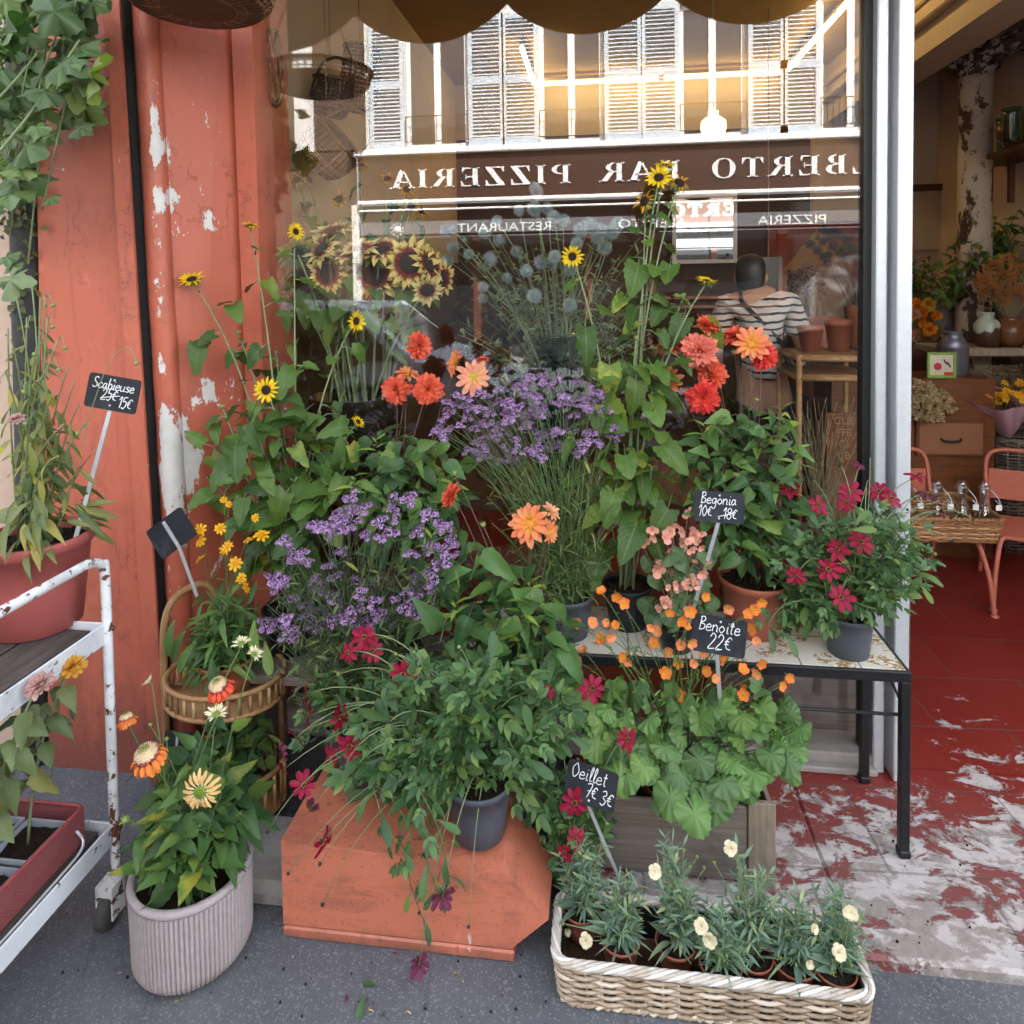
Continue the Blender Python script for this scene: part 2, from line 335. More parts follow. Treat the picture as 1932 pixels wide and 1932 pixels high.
M_WICKGR = wood("hamper wicker grey", (.10, .075, .055), (.2, .16, .125), (30, 30, 30), .6)
M_TROL = chipped("chipped white enamel", (.62, .65, .68), (.07, .03, .02), .60, 30, .02, (1, 1, 1), .45, (.12, .09, .07), .6)
M_TROLR = chipped("rusty rail enamel", (.74, .75, .75), (.10, .035, .02), .545, 30, .02, (1, 1, 1), .4)
M_PINKCH = plain("coral tube paint", (.50, .15, .095), .45, .1, 30, .05)
M_MESH = plain("red wire", (.30, .06, .065), .5, .2)
M_SEEDT = plain("grey seed tray", (.30, .33, .37), .5, .1)
M_INNER = plain("shop plaster", (.55, .42, .27), .85, .1, 3, .15, .2)
M_INNERD = plain("shop back plaster", (.42, .32, .22), .85, .08, 3, .1, .2)
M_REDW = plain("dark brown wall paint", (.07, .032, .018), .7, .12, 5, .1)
M_TWINE = plain("dark shelf wood", (.10, .035, .015), .5, .2)
M_BEAM = plain("beam plaster", (.50, .38, .27), .8, .1, 8, .1)

def asphalt():
    m, nt, b = new("asphalt", .82, .3); f = noise(nt, 220, 4, .7); g = noise(nt, 3, 8, .7)
    col = mix(nt, f, (.06, .062, .07), (.15, .155, .17)); col = mix(nt, math_(nt, 'MULTIPLY', step(nt, g, .4, .7), .45), col, (.16, .16, .165))
    sp = step(nt, noise(nt, 70, 3, .6), .68, .72); col = mix(nt, math_(nt, 'MULTIPLY', sp, .7), col, (.32, .31, .29))
    vr = N(nt, "TexVoronoi", {'feature': 'DISTANCE_TO_EDGE'}, Scale=1.6, Vector=N(nt, "Mapping", None, Vector=N(nt, "TexCoord").outputs["Object"], Location=(.3, .1, 0)).outputs[0]); vw = math_(nt, 'ADD', vr.outputs["Distance"], math_(nt, 'MULTIPLY', math_(nt, 'SUBTRACT', noise(nt, 9, 8, .75), .5), .12)); ck = math_(nt, 'SUBTRACT', 1.0, step(nt, math_(nt, 'ABSOLUTE', vw), .0, .004)); col = mix(nt, math_(nt, 'MULTIPLY', ck, .5), col, (.02, .02, .022)); st_ = step(nt, noise(nt, 5.5, 9, .8), .5, .68); col = mix(nt, math_(nt, 'MULTIPLY', st_, .45), col, (.055, .055, .06)); ag = N(nt, "TexVoronoi", None, Scale=260.0, Vector=N(nt, "TexCoord").outputs["Object"]); agc = step(nt, N(nt, "SeparateColor", None, Color=ag.outputs["Color"]).outputs[0], .8, .95); col = mix(nt, math_(nt, 'MULTIPLY', agc, .5), col, (.26, .26, .27))
    dk = step(nt, noise(nt, 14, 6, .7), .62, .68); col = mix(nt, math_(nt, 'MULTIPLY', dk, .5), col, (.03, .03, .033))
    nt.links.new(col, b.inputs["Base Color"]); bump(nt, b, math_(nt, 'ADD', f, noise(nt, 40, 4)), .5, .006); return m
def shopfloor():
    m, nt, b = new("worn red floor paint", .45, .4); tc = N(nt, "TexCoord").outputs["Object"]; xyz = N(nt, "SeparateXYZ", None, Vector=tc)
    wv = N(nt, "Mapping", None, Vector=tc, Scale=(1, 1.5, 1)).outputs[0]
    y = xyz.outputs[1]; grad = N(nt, "MapRange", None, Value=y); grad.inputs[1].default_value = -.62; grad.inputs[2].default_value = .75
    grad.inputs[3].default_value = .165; grad.inputs[4].default_value = -.135
    f = math_(nt, 'ADD', noise(nt, 7.5, 12, .74, wv, .5), grad.outputs[0])
    worn = step(nt, f, .555, .595); f2 = math_(nt, 'ADD', noise(nt, 13, 9, .7, wv, .4), math_(nt, 'MULTIPLY', grad.outputs[0], .7)); stone = step(nt, f2, .53, .62)
    red = mix(nt, noise(nt, 4, 6), (.17, .012, .008), (.26, .03, .022)); red = mix(nt, step(nt, y, .1, -.4), red, (.21, .065, .06)); red = mix(nt, math_(nt, 'MULTIPLY', step(nt, noise(nt, 18, 8, .8, wv), .5, .75), .5), red, (.09, .02, .018))
    whitep = mix(nt, noise(nt, 22, 8, .7), (.30, .25, .23), (.66, .62, .59)); st = mix(nt, noise(nt, 60, 8, .8), (.13, .10, .085), (.44, .39, .35))
    base = mix(nt, worn, red, mix(nt, stone, whitep, st))
    gp = step(nt, noise(nt, 6, 5, .6, N(nt, "Mapping", None, Vector=tc, Location=(3, 5, 1)).outputs[0]), .68, .69); base = mix(nt, math_(nt, 'MULTIPLY', gp, worn), base, (.20, .19, .18))
    br = N(nt, "TexBrick", {'offset': .5}, Vector=N(nt, "Mapping", None, Vector=tc, Rotation=(0, 0, R(-2)), Location=(.13, .08, 0)).outputs[0], Color1=(1, 1, 1, 1), Color2=(1, 1, 1, 1), Mortar=(0, 0, 0, 1), Scale=1.0, Mortar_Size=.004, Brick_Width=.42, Row_Height=.30)
    jt = math_(nt, 'SUBTRACT', 1.0, br.outputs["Fac"]) if False else br.outputs["Fac"]
    base = mix(nt, math_(nt, 'MULTIPLY', jt, .45), base, (.10, .075, .06))
    nt.links.new(base, b.inputs["Base Color"]); rr = mix(nt, worn, (.45, .45, .45), (.85, .85, .85)); nt.links.new(rr, b.inputs["Roughness"])
    h = math_(nt, 'SUBTRACT', math_(nt, 'MULTIPLY', noise(nt, 70, 5), .35), math_(nt, 'ADD', math_(nt, 'MULTIPLY', worn, .8), jt)); bump(nt, b, h, .6, .004); return m
def glassmat(name, refl=.2, tint=(.96, .97, .96)):
    m = bpy.data.materials.new(name); m.use_nodes = True; nt = m.node_tree; nt.nodes.clear()
    t = N(nt, "BsdfTransparent", None, Color=c4(tint)); g = N(nt, "BsdfGlossy", None, Color=(1, 1, 1, 1), Roughness=0.0)
    lw = N(nt, "LayerWeight", None, Blend=.5); f = math_(nt, 'ADD', math_(nt, 'MULTIPLY', math_(nt, 'POWER', lw.outputs["Facing"], 5.0), 1 - refl), refl)
    mx = N(nt, "MixShader", None, i0=f, i1=t.outputs[0], i2=g.outputs[0]); o = nt.nodes.new("ShaderNodeOutputMaterial"); nt.links.new(mx.outputs[0], o.inputs[0]); return m
M_ASPH = asphalt(); M_FLOOR = shopfloor(); M_PANE = glassmat("shop window glass", .05, (.99, .995, .99)); M_GLASS = glassmat("vase glass", .13, (.95, .975, .97))
M_TEALG = glassmat("teal vase glass", .08, (.45, .7, .68))
def mirrormat():
    m, nt, b = new("mirror", .02); b.inputs["Metallic"].default_value = 1; b.inputs["Base Color"].default_value = (.85, .87, .86, 1); return m
M_MIRROR = mirrormat()
def tilemat():
    m, nt, b = new("cream tile with leaf motif", .25); tc = N(nt, "TexCoord").outputs["Object"]
    br = N(nt, "TexBrick", {'offset': 0.0}, Vector=tc, Color1=(.62, .58, .48, 1), Color2=(.66, .62, .52, 1), Mortar=(.16, .13, .1, 1), Scale=1.0, Mortar_Size=.002, Brick_Width=.15, Row_Height=.15)
    w = N(nt, "TexVoronoi", {'feature': 'SMOOTH_F1'}, Vector=tc, Scale=13.0); f = math_(nt, 'SINE', math_(nt, 'MULTIPLY', noise(nt, 32, 3), 30))
    mot = math_(nt, 'MULTIPLY', step(nt, w.outputs["Distance"], .42, .3), step(nt, f, .1, .5)); col = mix(nt, mot, br.outputs[0], (.33, .2, .07))
    col = mix(nt, step(nt, noise(nt, 9, 8, .7), .5, .8), col, (.3, .26, .19)); nt.links.new(col, b.inputs["Base Color"]); return m
M_TILE = tilemat()

# ------------------------------------------------------------------ leaves and petals (unit length along y, face up z)
def blade(wf, L=1.0, nu=2, nv=6, fold=.25, curl=.15, lobe=0.0, teeth=0.0, rip=0.0, notch=0.0, twist=0.0):
    v = []; uv = []
    for i in range(nv + 1):
        t = i / nv
        for j in range(-nu, nu + 1):
            u = j / nu; w = wf(t)
            if teeth and abs(j) == nu and 0 < i < nv: w *= 1 + (teeth if i % 2 else -teeth)
            x = u * w * .5; y = t * L - lobe * abs(u) * (1 - t) ** 3 - (notch * (1 - abs(u)) if i == nv else 0)
            z = fold * abs(x) + twist * x * t * 2 - curl * t * t + (rip * math.sin(t * 17 + u * 3) * abs(u) if rip else 0)
            v.append((x, y, z)); uv.append((u * .5 + .5, t))
    k = 2 * nu + 1
    F = np.array([(i * k + j, i * k + j + 1, (i + 1) * k + j + 1, (i + 1) * k + j) for i in range(nv) for j in range(k - 1)])
    return (np.array(v), F, np.array(uv))
def lanc(w, p=.8): return lambda t: w * max(.03, math.sin(PI * min(1, max(0, t)) ** p)) if t < .999 else .0
def ovate(w): return lambda t: w * (math.sin(PI * (t * .93 + .07) ** .62) if t < .999 else 0.02)
def heart(w): return lambda t: w * (math.sin(PI * (t * .8 + .2) ** .8) ** .8 if t < .999 else 0.02)
def obov(w): return lambda t: w * (.18 + .82 * math.sin(PI * .5 * min(1, t / .68)) ** 1.3 if t < .68 else max(.32, math.cos((t - .68) / .32 * 1.15)))
def roundp(w): return lambda t: w * (.22 + .78 * math.sin(PI * .5 * min(1, t / .6)) if t < .6 else max(.3, math.sqrt(max(0, 1 - ((t - .6) / .42) ** 2))))
def join(items):
    vs = []; fs = []; us = []; n = 0
    for t, M in items:
        A = np.array(M); vs.append(t[0] @ A[:3, :3].T + A[:3, 3]); fs.append(t[1] + n); us.append(t[2]); n += len(t[0])
    return (np.concatenate(vs), np.concatenate(fs), np.concatenate(us))
def polar(rf, zf, nt_=30, nr=3, a0=.12):
    """round leaf hung from its notch at the origin; y points to the far rim"""
    v = []; uv = []
    for i in range(nr + 1):
        q = i / nr
        for j in range(nt_ + 1):
            an = -PI / 2 + a0 + (2 * PI - 2 * a0) * j / nt_; r = rf(an) * q
            v.append((r * math.cos(an), r * math.sin(an), zf(an, q))); uv.append((j / nt_, q))
    k = nt_ + 1
    F = np.array([(i * k + j, i * k + j + 1, (i + 1) * k + j + 1, (i + 1) * k + j) for i in range(nr) for j in range(nt_)])
    return (np.array(v), F, np.array(uv))
RX = lambda a: Matrix.Rotation(a, 4, 'X'); RZ = lambda a: Matrix.Rotation(a, 4, 'Z'); RY = lambda a: Matrix.Rotation(a, 4, 'Y')
T = lambda x, y, z: Matrix.Translation((x, y, z)); SC = lambda s: Matrix.Scale(s, 4)
L_SUN = [blade(heart(.8), nu=2, nv=12, fold=.22, curl=c, lobe=.16, teeth=.07, rip=.03) for c in (.1, .35, .6)] + [blade(heart(.72), nu=2, nv=12, fold=.5, curl=.8, lobe=.12, teeth=.08, rip=.06, twist=k) for k in (.7, -.7)] + [blade(heart(.62), nu=2, nv=12, fold=.4, curl=.25, lobe=.1, teeth=.08, rip=.04)]
L_OV = [blade(ovate(.58), nu=2, nv=10, fold=.3, curl=c, teeth=.06, rip=.015) for c in (.1, .3, .5)] + [blade(ovate(.5), nu=2, nv=10, fold=.6, curl=.75, teeth=.06, rip=.04, twist=k) for k in (.8, -.8)]
L_LAN = [blade(lanc(.22), nu=1, nv=6, fold=.5, curl=c) for c in (.05, .25, .5)]
L_GRASS = [blade(lanc(.085), nu=1, nv=6, fold=.6, curl=c) for c in (.1, .4, .7)]
L_SPOON = [blade(obov(.34), nu=1, nv=7, fold=.35, curl=c) for c in (.05, .3, .55)]
_lf = [blade(lanc(.46, .85), nu=1, nv=5, fold=.35, curl=c) for c in (.1, .3)]
def pinn(n=2, w=1.0):
    it = [(_lf[0], T(0, .45, 0) @ SC(.55))]
    for k in range(n):
        for sd in (-1, 1): it.append((_lf[1], T(0, .44 - .2 * k, 0) @ RZ(-sd * (.75 + .1 * k)) @ RY(U(-.3, .3)) @ SC(.42 - .06 * k)))
    it.append((blade(lambda t: .03, nu=1, nv=2, fold=.2, curl=0), SC(.5))); return join(it)
L_PINN = [pinn(), pinn(1), pinn(2)]
def geumleaf(seed):
    r_ = random.Random(seed); k = r_.choice([9, 11]); ph = r_.uniform(0, 6)
    rf = lambda a: (.5 + .035 * abs(math.cos(a * k * 1.0 + ph)) + .05 * math.sin(3 * a + ph) + .02 * math.sin(a * 23)) * (1 if math.sin(a) > -.8 else .85)
    zf = lambda a, q: .06 * q * math.sin(a * k + ph) * q + .22 * q * q * math.sin(2 * a + ph) * .5 - .16 * q * q
    t = polar(rf, zf, 44, 3); return (t[0] + np.array((0, .4, 0)), t[1], t[2])
L_GEUM = [geumleaf(i) for i in range(4)]
def begleaf(seed):
    r_ = random.Random(seed); ph = r_.uniform(0, 6)
    t = polar(lambda a: .45 + .1 * math.sin(a + .6) + .05 * math.sin(3 * a + ph) + .02 * math.cos(a * 17), lambda a, q: -.2 * q * q + .06 * q * math.sin(4 * a + ph), 36, 3)
    return (t[0] + np.array((0, .35, 0)), t[1], t[2])
L_BEG = [begleaf(i) for i in range(3)]
def palm(seed):
    r_ = random.Random(seed); ph = r_.uniform(0, 6)
    def rf(a):
        d = a - PI / 2; return .34 + .26 * abs(math.cos(d * 2.0)) ** 1.5 * (1 if abs(d) < 2.2 else .5) + .035 * math.cos(a * 21)
    t = polar(rf, lambda a, q: .1 * q * math.sin(5 * a + ph) - .18 * q * q, 44, 3); return (t[0] + np.array((0, .2, 0)), t[1], t[2])
L_PALM = [palm(i) for i in range(3)]
L_IVY = [blade(ovate(.7), nu=1, nv=5, fold=.2, curl=c) for c in (.1, .3)]

G1 = leafmat("sunflower leaf", (.050, .105, .028), (.085, .155, .045), (.15, .22, .09), yellow=.04)
G1Y = leafmat("sunflower leaf light", (.058, .118, .026), (.092, .165, .04), (.2, .28, .1), yellow=.09)
G2 = leafmat("dahlia leaf", (.045, .11, .04), (.085, .165, .06), (.10, .17, .08), side=8, yellow=.03)
G3 = leafmat("cosmos leaf", (.05, .118, .045), (.09, .172, .08), (.12, .17, .12), back=(.16, .22, .16), side=5)
G4 = leafmat("verbena leaf", (.06, .10, .045), (.13, .18, .08), side=6)
G5 = leafmat("avens leaf", (.05, .15, .028), (.12, .27, .06), (.20, .36, .12), polar=11, vs=.7, tr=.22)
G6 = leafmat("coneflower leaf", (.04, .10, .035), (.08, .155, .055), (.10, .16, .09), side=6, yellow=.05)
G7 = leafmat("coreopsis leaf", (.055, .125, .04), (.10, .185, .07), side=4, vs=.35)
G8 = leafmat("carnation leaf", (.13, .21, .16), (.19, .29, .26), (.2, .27, .22), back=(.18, .25, .2), side=3, vs=.3)
G9 = leafmat("begonia leaf", (.04, .1, .04), (.08, .16, .06), (.13, .22, .10), polar=7, vs=.45)
G10 = leafmat("vine leaf", (.05, .115, .035), (.12, .21, .07), (.13, .2, .1), polar=5, vs=.4, yellow=.04)
G11 = leafmat("wilted leaf", (.09, .14, .05), (.20, .21, .09), (.26, .27, .15), yellow=.15)
G12 = leafmat("indoor leaf", (.045, .10, .035), (.085, .15, .05))
G13 = leafmat("young shoot leaf", (.13, .24, .05), (.20, .30, .08), (.25, .34, .14))
G14 = leafmat("thistle leaf", (.11, .16, .11), (.20, .26, .18), (.2, .23, .2))
GST = leafmat("grey dry leaf", (.10, .09, .08), (.20, .18, .17)); GSTRAW = leafmat("straw leaf", (.38, .27, .13), (.56, .43, .24), (.6, .48, .3))
ST_G = plain("green stem", (.10, .16, .05), .6, .2); ST_P = plain("purple stem", (.095, .05, .04), .6, .25); ST_D = plain("dark green stem", (.055, .085, .04), .6, .2)
ST_W = plain("dry stem", (.30, .24, .13), .7, .2); ST_GR = plain("pale green stem", (.2, .25, .12), .6, .15); ST_WOOD = plain("woody vine stem", (.14, .1, .06), .8, .3)

# ------------------------------------------------------------------ flowers: shared meshes, unit radius, looking along z
FL = {}
def ring(mb, pet, n, r0, tilt, sc, m=0, jit=.12, ph=None, z=0):
    ph = U(0, 6.28) if ph is None else ph
    for i in range(n):
        s = sc * U(1 - jit, 1 + jit); a = ph + 2 * PI * i / n + U(-.1, .1) * jit * 6 / n * 4
        mb.tpl(random.choice(pet) if isinstance(pet, list) else pet, RZ(a) @ T(0, r0, z) @ RX(tilt + U(-jit, jit)) @ RY(U(-jit, jit)) @ SC(s), m)
def dome(r, h, n=90, bump_=.1, spike=0.0):
    mb = MB(); mb.lathe([(r * math.cos(a), h * math.sin(a)) for a in [PI / 2 * i / 5 for i in range(6)]][:-1] + [(.001, h)], 14)
    for i in range(n):
        q = (i + .5) / n; rr = r * math.sqrt(q) * .97; a = i * 2.39996; z = h * math.sqrt(max(0, 1 - q)) ; k = bump_ * r
        d = V((rr * math.cos(a) / r, rr * math.sin(a) / r, .3 + z)).normalized(); p = V((rr * math.cos(a), rr * math.sin(a), z))
        mb.tube([p - d * k * .3, p + d * (k + spike)], k * .55, k * (.35 if not spike else .1), 4, 1 if (q > .55 and spike == 0) or (q < .22 and spike > 0) else 0)
    return mb
def reg(kind, petals_mb, pm, centre_mb=None, cm=None, cname="flower_centre"):
    """keeps hidden-free mesh data: built once, linked by every flower of the kind"""
    a = petals_mb.build("tmp", pm); b = centre_mb.build("tmp", cm) if centre_mb else None
    FL.setdefault(kind, []).append((a.data, b.data if b else None, cname))
    for o in (a, b):
        if o: bpy.data.objects.remove(o)
def mk(f, n=2):
    for i in range(n): f(i)
PM_Y = petalmat("yellow ray", (.72, .40, .01), (.86, .62, .015), .0, .5); PM_YO = petalmat("golden wilted ray", (.60, .24, .01), (.72, .36, .015))
PM_BI = petalmat("two tone ray", (.22, .03, .025), (.86, .70, .24), .34, .6, (.80, .60, .2), backc=(.5, .44, .14)); PM_BI2 = petalmat("mauve ray", (.40, .12, .09), (.88, .76, .34), .2, .55, backc=(.5, .44, .14))
PM_DC = petalmat("coral dahlia petal", (.75, .16, .04), (.78, .095, .055), .1, .6, (.82, .20, .10)); PM_DP = petalmat("pink dahlia petal", (.78, .13, .05), (.80, .19, .15), .1, .5, (.82, .28, .19)); PM_DR = petalmat("red dahlia petal", (.78, .16, .03), (.72, .035, .04), .15, .5, (.78, .10, .06))
PM_DO = petalmat("orange dahlia petal", (.80, .38, .05), (.82, .22, .09), .2, .65, (.82, .34, .16)); PM_DPE = petalmat("peach dahlia petal", (.80, .55, .12), (.85, .42, .23), .1, .55, (.86, .36, .26))
PM_CB = petalmat("burgundy petal", (.10, .004, .012), (.30, .008, .04), .0, .4, (.22, .006, .025), .5, .15); PM_CBD = petalmat("faded purple petal", (.08, .01, .02), (.16, .03, .07), .0, .5)
PM_EO = petalmat("orange coneflower petal", (.50, .06, .04), (.80, .21, .04), .05, .5, (.82, .28, .06)); PM_ER = petalmat("scarlet coneflower petal", (.38, .03, .035), (.78, .10, .045), .05, .5); PM_EP = petalmat("apricot coneflower petal", (.80, .55, .20), (.85, .50, .19), .1, .6, (.85, .58, .25)); PM_EC = petalmat("cream petal", (.72, .68, .38), (.82, .76, .48), .1, .6)
PM_GE = petalmat("avens petal", (.85, .34, .02), (.84, .18, .03), .1, .55, (.84, .25, .06)); PM_GEP = petalmat("faded avens petal", (.85, .34, .1), (.82, .26, .13))
PM_VE = petalmat("verbena petal", (.50, .30, .52), (.60, .42, .68), .1, .5, (.56, .33, .60)); PM_VED = plain("verbena calyx", (.13, .055, .14), .8, .3)
PM_CO = petalmat("golden tickseed petal", (.80, .30, .01), (.85, .42, .01), .2, .6, (.85, .5, .02)); PM_BE = petalmat("begonia petal", (.80, .42, .12), (.83, .36, .26), .0, .4, (.84, .46, .36)); PM_DI = petalmat("cream carnation petal", (.82, .62, .32), (.86, .80, .58), .1, .5, (.86, .76, .50), streak=.1)
PM_MA = petalmat("marigold petal", (.72, .18, .01), (.80, .26, .01)); PM_ZI = petalmat("faded zinnia petal", (.45, .2, .1), (.50, .30, .28), .1, .6, (.42, .24, .2)); PM_ZY = petalmat("old gold zinnia petal", (.55, .22, .02), (.62, .32, .04))
PM_TITH = petalmat("deep orange petal", (.8, .2, .01), (.82, .24, .01))
C_BR = plain("brown disc", (.03, .013, .008), .9, .3, 80, .5); C_BR2 = plain("purple brown disc", (.045, .028, .025), .9, .3, 80, .5); C_YG = plain("yellow green disc", (.42, .36, .04), .8, .25); C_GR = plain("green disc", (.14, .22, .02), .8, .3); C_GOLD = plain("gold anthers", (.62, .30, .03), .8, .2); C_DK = plain("dark burgundy disc", (.06, .008, .01), .8, .3)
C_PALE = plain("pale cream florets", (.72, .56, .34), .8, .15); C_MAR = plain("maroon florets", (.26, .04, .05), .8, .3); SEP = leafmat("sepal", (.07, .13, .04), (.13, .19, .07), vs=.1); C_BUD = plain("green bud", (.2, .26, .07), .6, .2); C_BUDD = plain("dark dry bud", (.035, .03, .022), .9, .3)
p_ray = [blade(lanc(.27, .8), nu=1, nv=6, fold=.3, curl=c) for c in (.05, .25, -.1)]
p_rayw = [blade(lanc(.38, .8), nu=1, nv=6, fold=.3, curl=c) for c in (.05, .25, -.1)]
p_dah = [blade(lambda t: .37 * ((.35 + .65 * math.sin(PI * .5 * min(1, t / .6))) if t < .6 else math.sqrt(max(0, 1 - ((t - .6) / .405) ** 2))), nu=1, nv=7, fold=.65, curl=c) for c in (.12, -.12)]
p_cos = [blade(obov(.5), nu=2, nv=6, fold=.25, curl=c, notch=.06) for c in (.1, .3)]
p_cone = [blade(obov(.28), nu=1, nv=6, fold=.35, curl=c, notch=.05) for c in (.15, .5)]
p_conew = [blade(obov(.4), nu=1, nv=6, fold=.35, curl=c, notch=.05) for c in (.15, .4)]
p_rnd = [blade(roundp(.95), nu=2, nv=6, fold=.15, curl=-.15, rip=.03)]
p_fr = [blade(roundp(1.0), nu=3, nv=7, fold=.1, curl=c, rip=.1, teeth=.08, notch=.1) for c in (-.1, .25)]
p_sep = [blade(lanc(.4, .7), nu=1, nv=4, fold=.3, curl=.2)]
def sepals(mb, m, n=9, r=.5, r0=.1): ring(mb, p_sep, n, r0, -.35, r, m, .2, z=-.06)
def f_sun(i):
    mb = MB(); ring(mb, p_ray, 15, .3, .1 + .1 * i, .72); ring(mb, p_ray, 12, .28, .3, .66); sepals(mb, 1, 12, .55, .2); reg("sunflower", mb, [PM_Y, SEP], dome(.36, .1, 80), [C_BR, C_BR])
def f_sunw(i):
    mb = MB(); ring(mb, p_ray, 11, .3, -.1, .7, 0, .5); sepals(mb, 1, 12, .6, .2); reg("old_sunflower", mb, [PM_YO, SEP], dome(.4, .2, 80), [C_BR, C_BR])
def f_bi(i):
    mb = MB(); ring(mb, p_rayw, 17, .36, .05, .68, 0, .2); ring(mb, p_rayw, 14, .36, .35, .5, 0, .2); sepals(mb, 1, 14, .6, .25); reg("bicolour", mb, [(PM_BI, PM_BI2)[i], SEP], dome(.42, .08, 130, .06), [C_BR2, C_BR])
def dah(kind, pm, rings, cm=None, cr=.2):
    def g(i):
        mb = MB()
        for (n, r0, tl, s, z) in rings: ring(mb, p_dah, n, r0, tl, s, 0, .16, z=z)
        sepals(mb, 1, 7, .4, .05); reg(kind, mb, [pm, SEP], dome(cr, .12, 50, .12) if cm else None, [cm, C_GOLD] if cm else None)
    mk(g, 2)
FULL = [(17, .1, -.12, .84, -.03), (17, .1, .14, .82, .02), (15, .09, .4, .74, .06), (13, .07, .68, .62, .09), (9, .05, .95, .48, .1), (6, .02, 1.25, .34, .1)]
OPEN = [(12, .16, .05, .84, 0), (11, .15, .3, .72, .03), (6, .1, .75, .4, .04)]
def f_cos(i):
    mb = MB(); ring(mb, p_cos, 8, .1, .05 + .15 * i, .88, 0, .15); sepals(mb, 1, 6, .35, .05); c = dome(.17, .1, 26, .3); reg("burgundy", mb, [PM_CB, SEP], c, [C_DK, C_GOLD])
def f_cosd(i):
    mb = MB(); ring(mb, p_cos, 8, .1, -.25, .85, 0, .2); sepals(mb, 1, 6, .45, .05); reg("faded_burgundy", mb, [PM_CBD, SEP])
def f_eo(pm, kind):
    def g(i):
        mb = MB(); ring(mb, p_conew, 18, .42, -.85, .66, 0, .12); ring(mb, p_conew, 15, .4, -.5, .6, 0, .12, z=.05)
        c = dome(.5, .44, 190, .08, .09); c2 = MB()
        for k in range(150):
            a = U(0, 6.28); rr = .5 * U(.8, 1.02); c.tube([V((rr * math.cos(a), rr * math.sin(a), U(-.05, .17))), V((rr * 1.2 * math.cos(a), rr * 1.2 * math.sin(a), U(-.05, .1)))], .02, .012, 4, 2)
        reg(kind, mb, [pm], c, [C_PALE, C_GR, C_MAR])
    mk(g, 2)
def f_ep(i):
    mb = MB(); ring(mb, p_cone, 17, .36, .0, .66, 0, .12); ring(mb, p_cone, 14, .32, .12, .5, 0, .12, z=.03); ring(mb, p_cone, 14, .26, .35, .25, 1, .2, z=.05); reg("apricot", mb, [PM_EP, PM_EC], dome(.3, .14, 90, .1), [C_GR, C_YG])
def f_ec(i):
    mb = MB(); ring(mb, p_cone, 18, .3, .75 + .2 * i, .65, 0, .2); sepals(mb, 1, 9, .4, .15); reg("cream_bud", mb, [PM_EC, SEP], dome(.3, .15, 50, .1), [C_GR, C_GR])
def f_ge(i):
    mb = MB(); ring(mb, p_rnd, 5, .08, .15 + .15 * i, .85, 0, .08); sepals(mb, 1, 5, .7, .05); reg("avens", mb, [(PM_GE, PM_GE, PM_GEP)[i], SEP], dome(.2, .16, 40, .22), [C_YG, C_GOLD])
def f_ve(i):
    mb = MB(); q = blade(roundp(.75), nu=1, nv=2, fold=.1, curl=0)
    for c0, sc in ((V((0, 0, .1)), .72), (V((.75, .25, -.25)), .55), (V((-.35, .75, -.3)), .5), (V((-.45, -.65, -.2)), .52))[:(4, 3, 4, 2)[i]]:
        mb.tube([V((0, 0, -1.3)), V((0, 0, -.9)).lerp(c0, .4), c0 - V((0, 0, .2))], .035, .03, 4, 1)
        for k in range(44):
            z = U(-.1, 1); a = k * 2.4; s = math.sqrt(max(0, 1 - z * z)); d = V((s * math.cos(a), s * math.sin(a), z * .6)); p = c0 + d * sc * U(.6, 1.08)
            mb.tube([c0 + V((0, 0, -.25 * sc)) + d * .2 * sc, p], .025, .032, 4, 1)
            if random.random() < .84:
                Mx = face(p, d + rv(.5) + V((0, 0, .2)), .115)
                for j in range(5): mb.tpl(q, Mx @ RZ(j * 1.2566) @ T(0, .1, 0), 0)
    reg("verbena", mb, [PM_VE, PM_VED])
def f_co(i):
    mb = MB(); ring(mb, p_cos, 8, .15, .1, .8, 0, .12); ring(mb, p_cos, 7, .12, .4, .55, 0, .2); sepals(mb, 1, 7, .4, .05); reg("tickseed", mb, [PM_CO, SEP], dome(.22, .14, 40, .2), [C_GOLD, C_GOLD])
def f_be(i):
    mb = MB(); ring(mb, p_rnd, 2, .05, .35, .95, 0, .1, 0); ring(mb, p_rnd, 2, .05, .5, .7, 0, .1, PI / 2); ring(mb, p_rnd, 3, .03, .9, .4, 0, .2); reg("begonia", mb, [PM_BE])
def f_di(i):
    mb = MB(); ring(mb, p_fr, 5, .05, .1 + .1 * i, .85, 0, .1); ring(mb, p_fr, 5, .04, .5, .65, 0, .1); ring(mb, p_fr, 4, .02, .95, .45, 0, .1); mb.lathe([(.12, -.7), (.17, -.5), (.18, -.1), (.2, 0)], 8, 1); reg("carnation", mb, [PM_DI, C_BUD])
def f_ma(i):
    mb = MB()
    for (n, r0, tl, s) in ((14, .2, .0, .8), (14, .15, .4, .7), (12, .1, .8, .6), (8, .05, 1.2, .5)): ring(mb, p_cos, n, r0, tl, s, 0, .2)
    reg("marigold", mb, [(PM_MA, PM_ZI, PM_ZY, PM_TITH)[i]])
def f_bud(i):
    mb = MB(); mb.ball((0, 0, 0), .55, 0, 8); ring(mb, p_sep, 7, .3, 1.1, .9, 0, .15, z=-.3); reg("bud", mb, [(C_BUD, C_BUDD)[i]])
def f_th(i):
    mb = MB()
    for k in range(170):
        z = 1 - 2 * (k + .5) / 170; a = k * 2.39996; s = math.sqrt(1 - z * z); d = V((s * math.cos(a), s * math.sin(a), z)); mb.tube([d * .35, d * U(.88, 1.08)], .05, .012, 3, 0, False)
    mb.ball((0, 0, 0), .6, 1, 10); reg("thistle", mb, [plain("thistle spikes", (.40, .46, .46), .8, .2), plain("thistle core", (.2, .26, .24), .9, .2)])
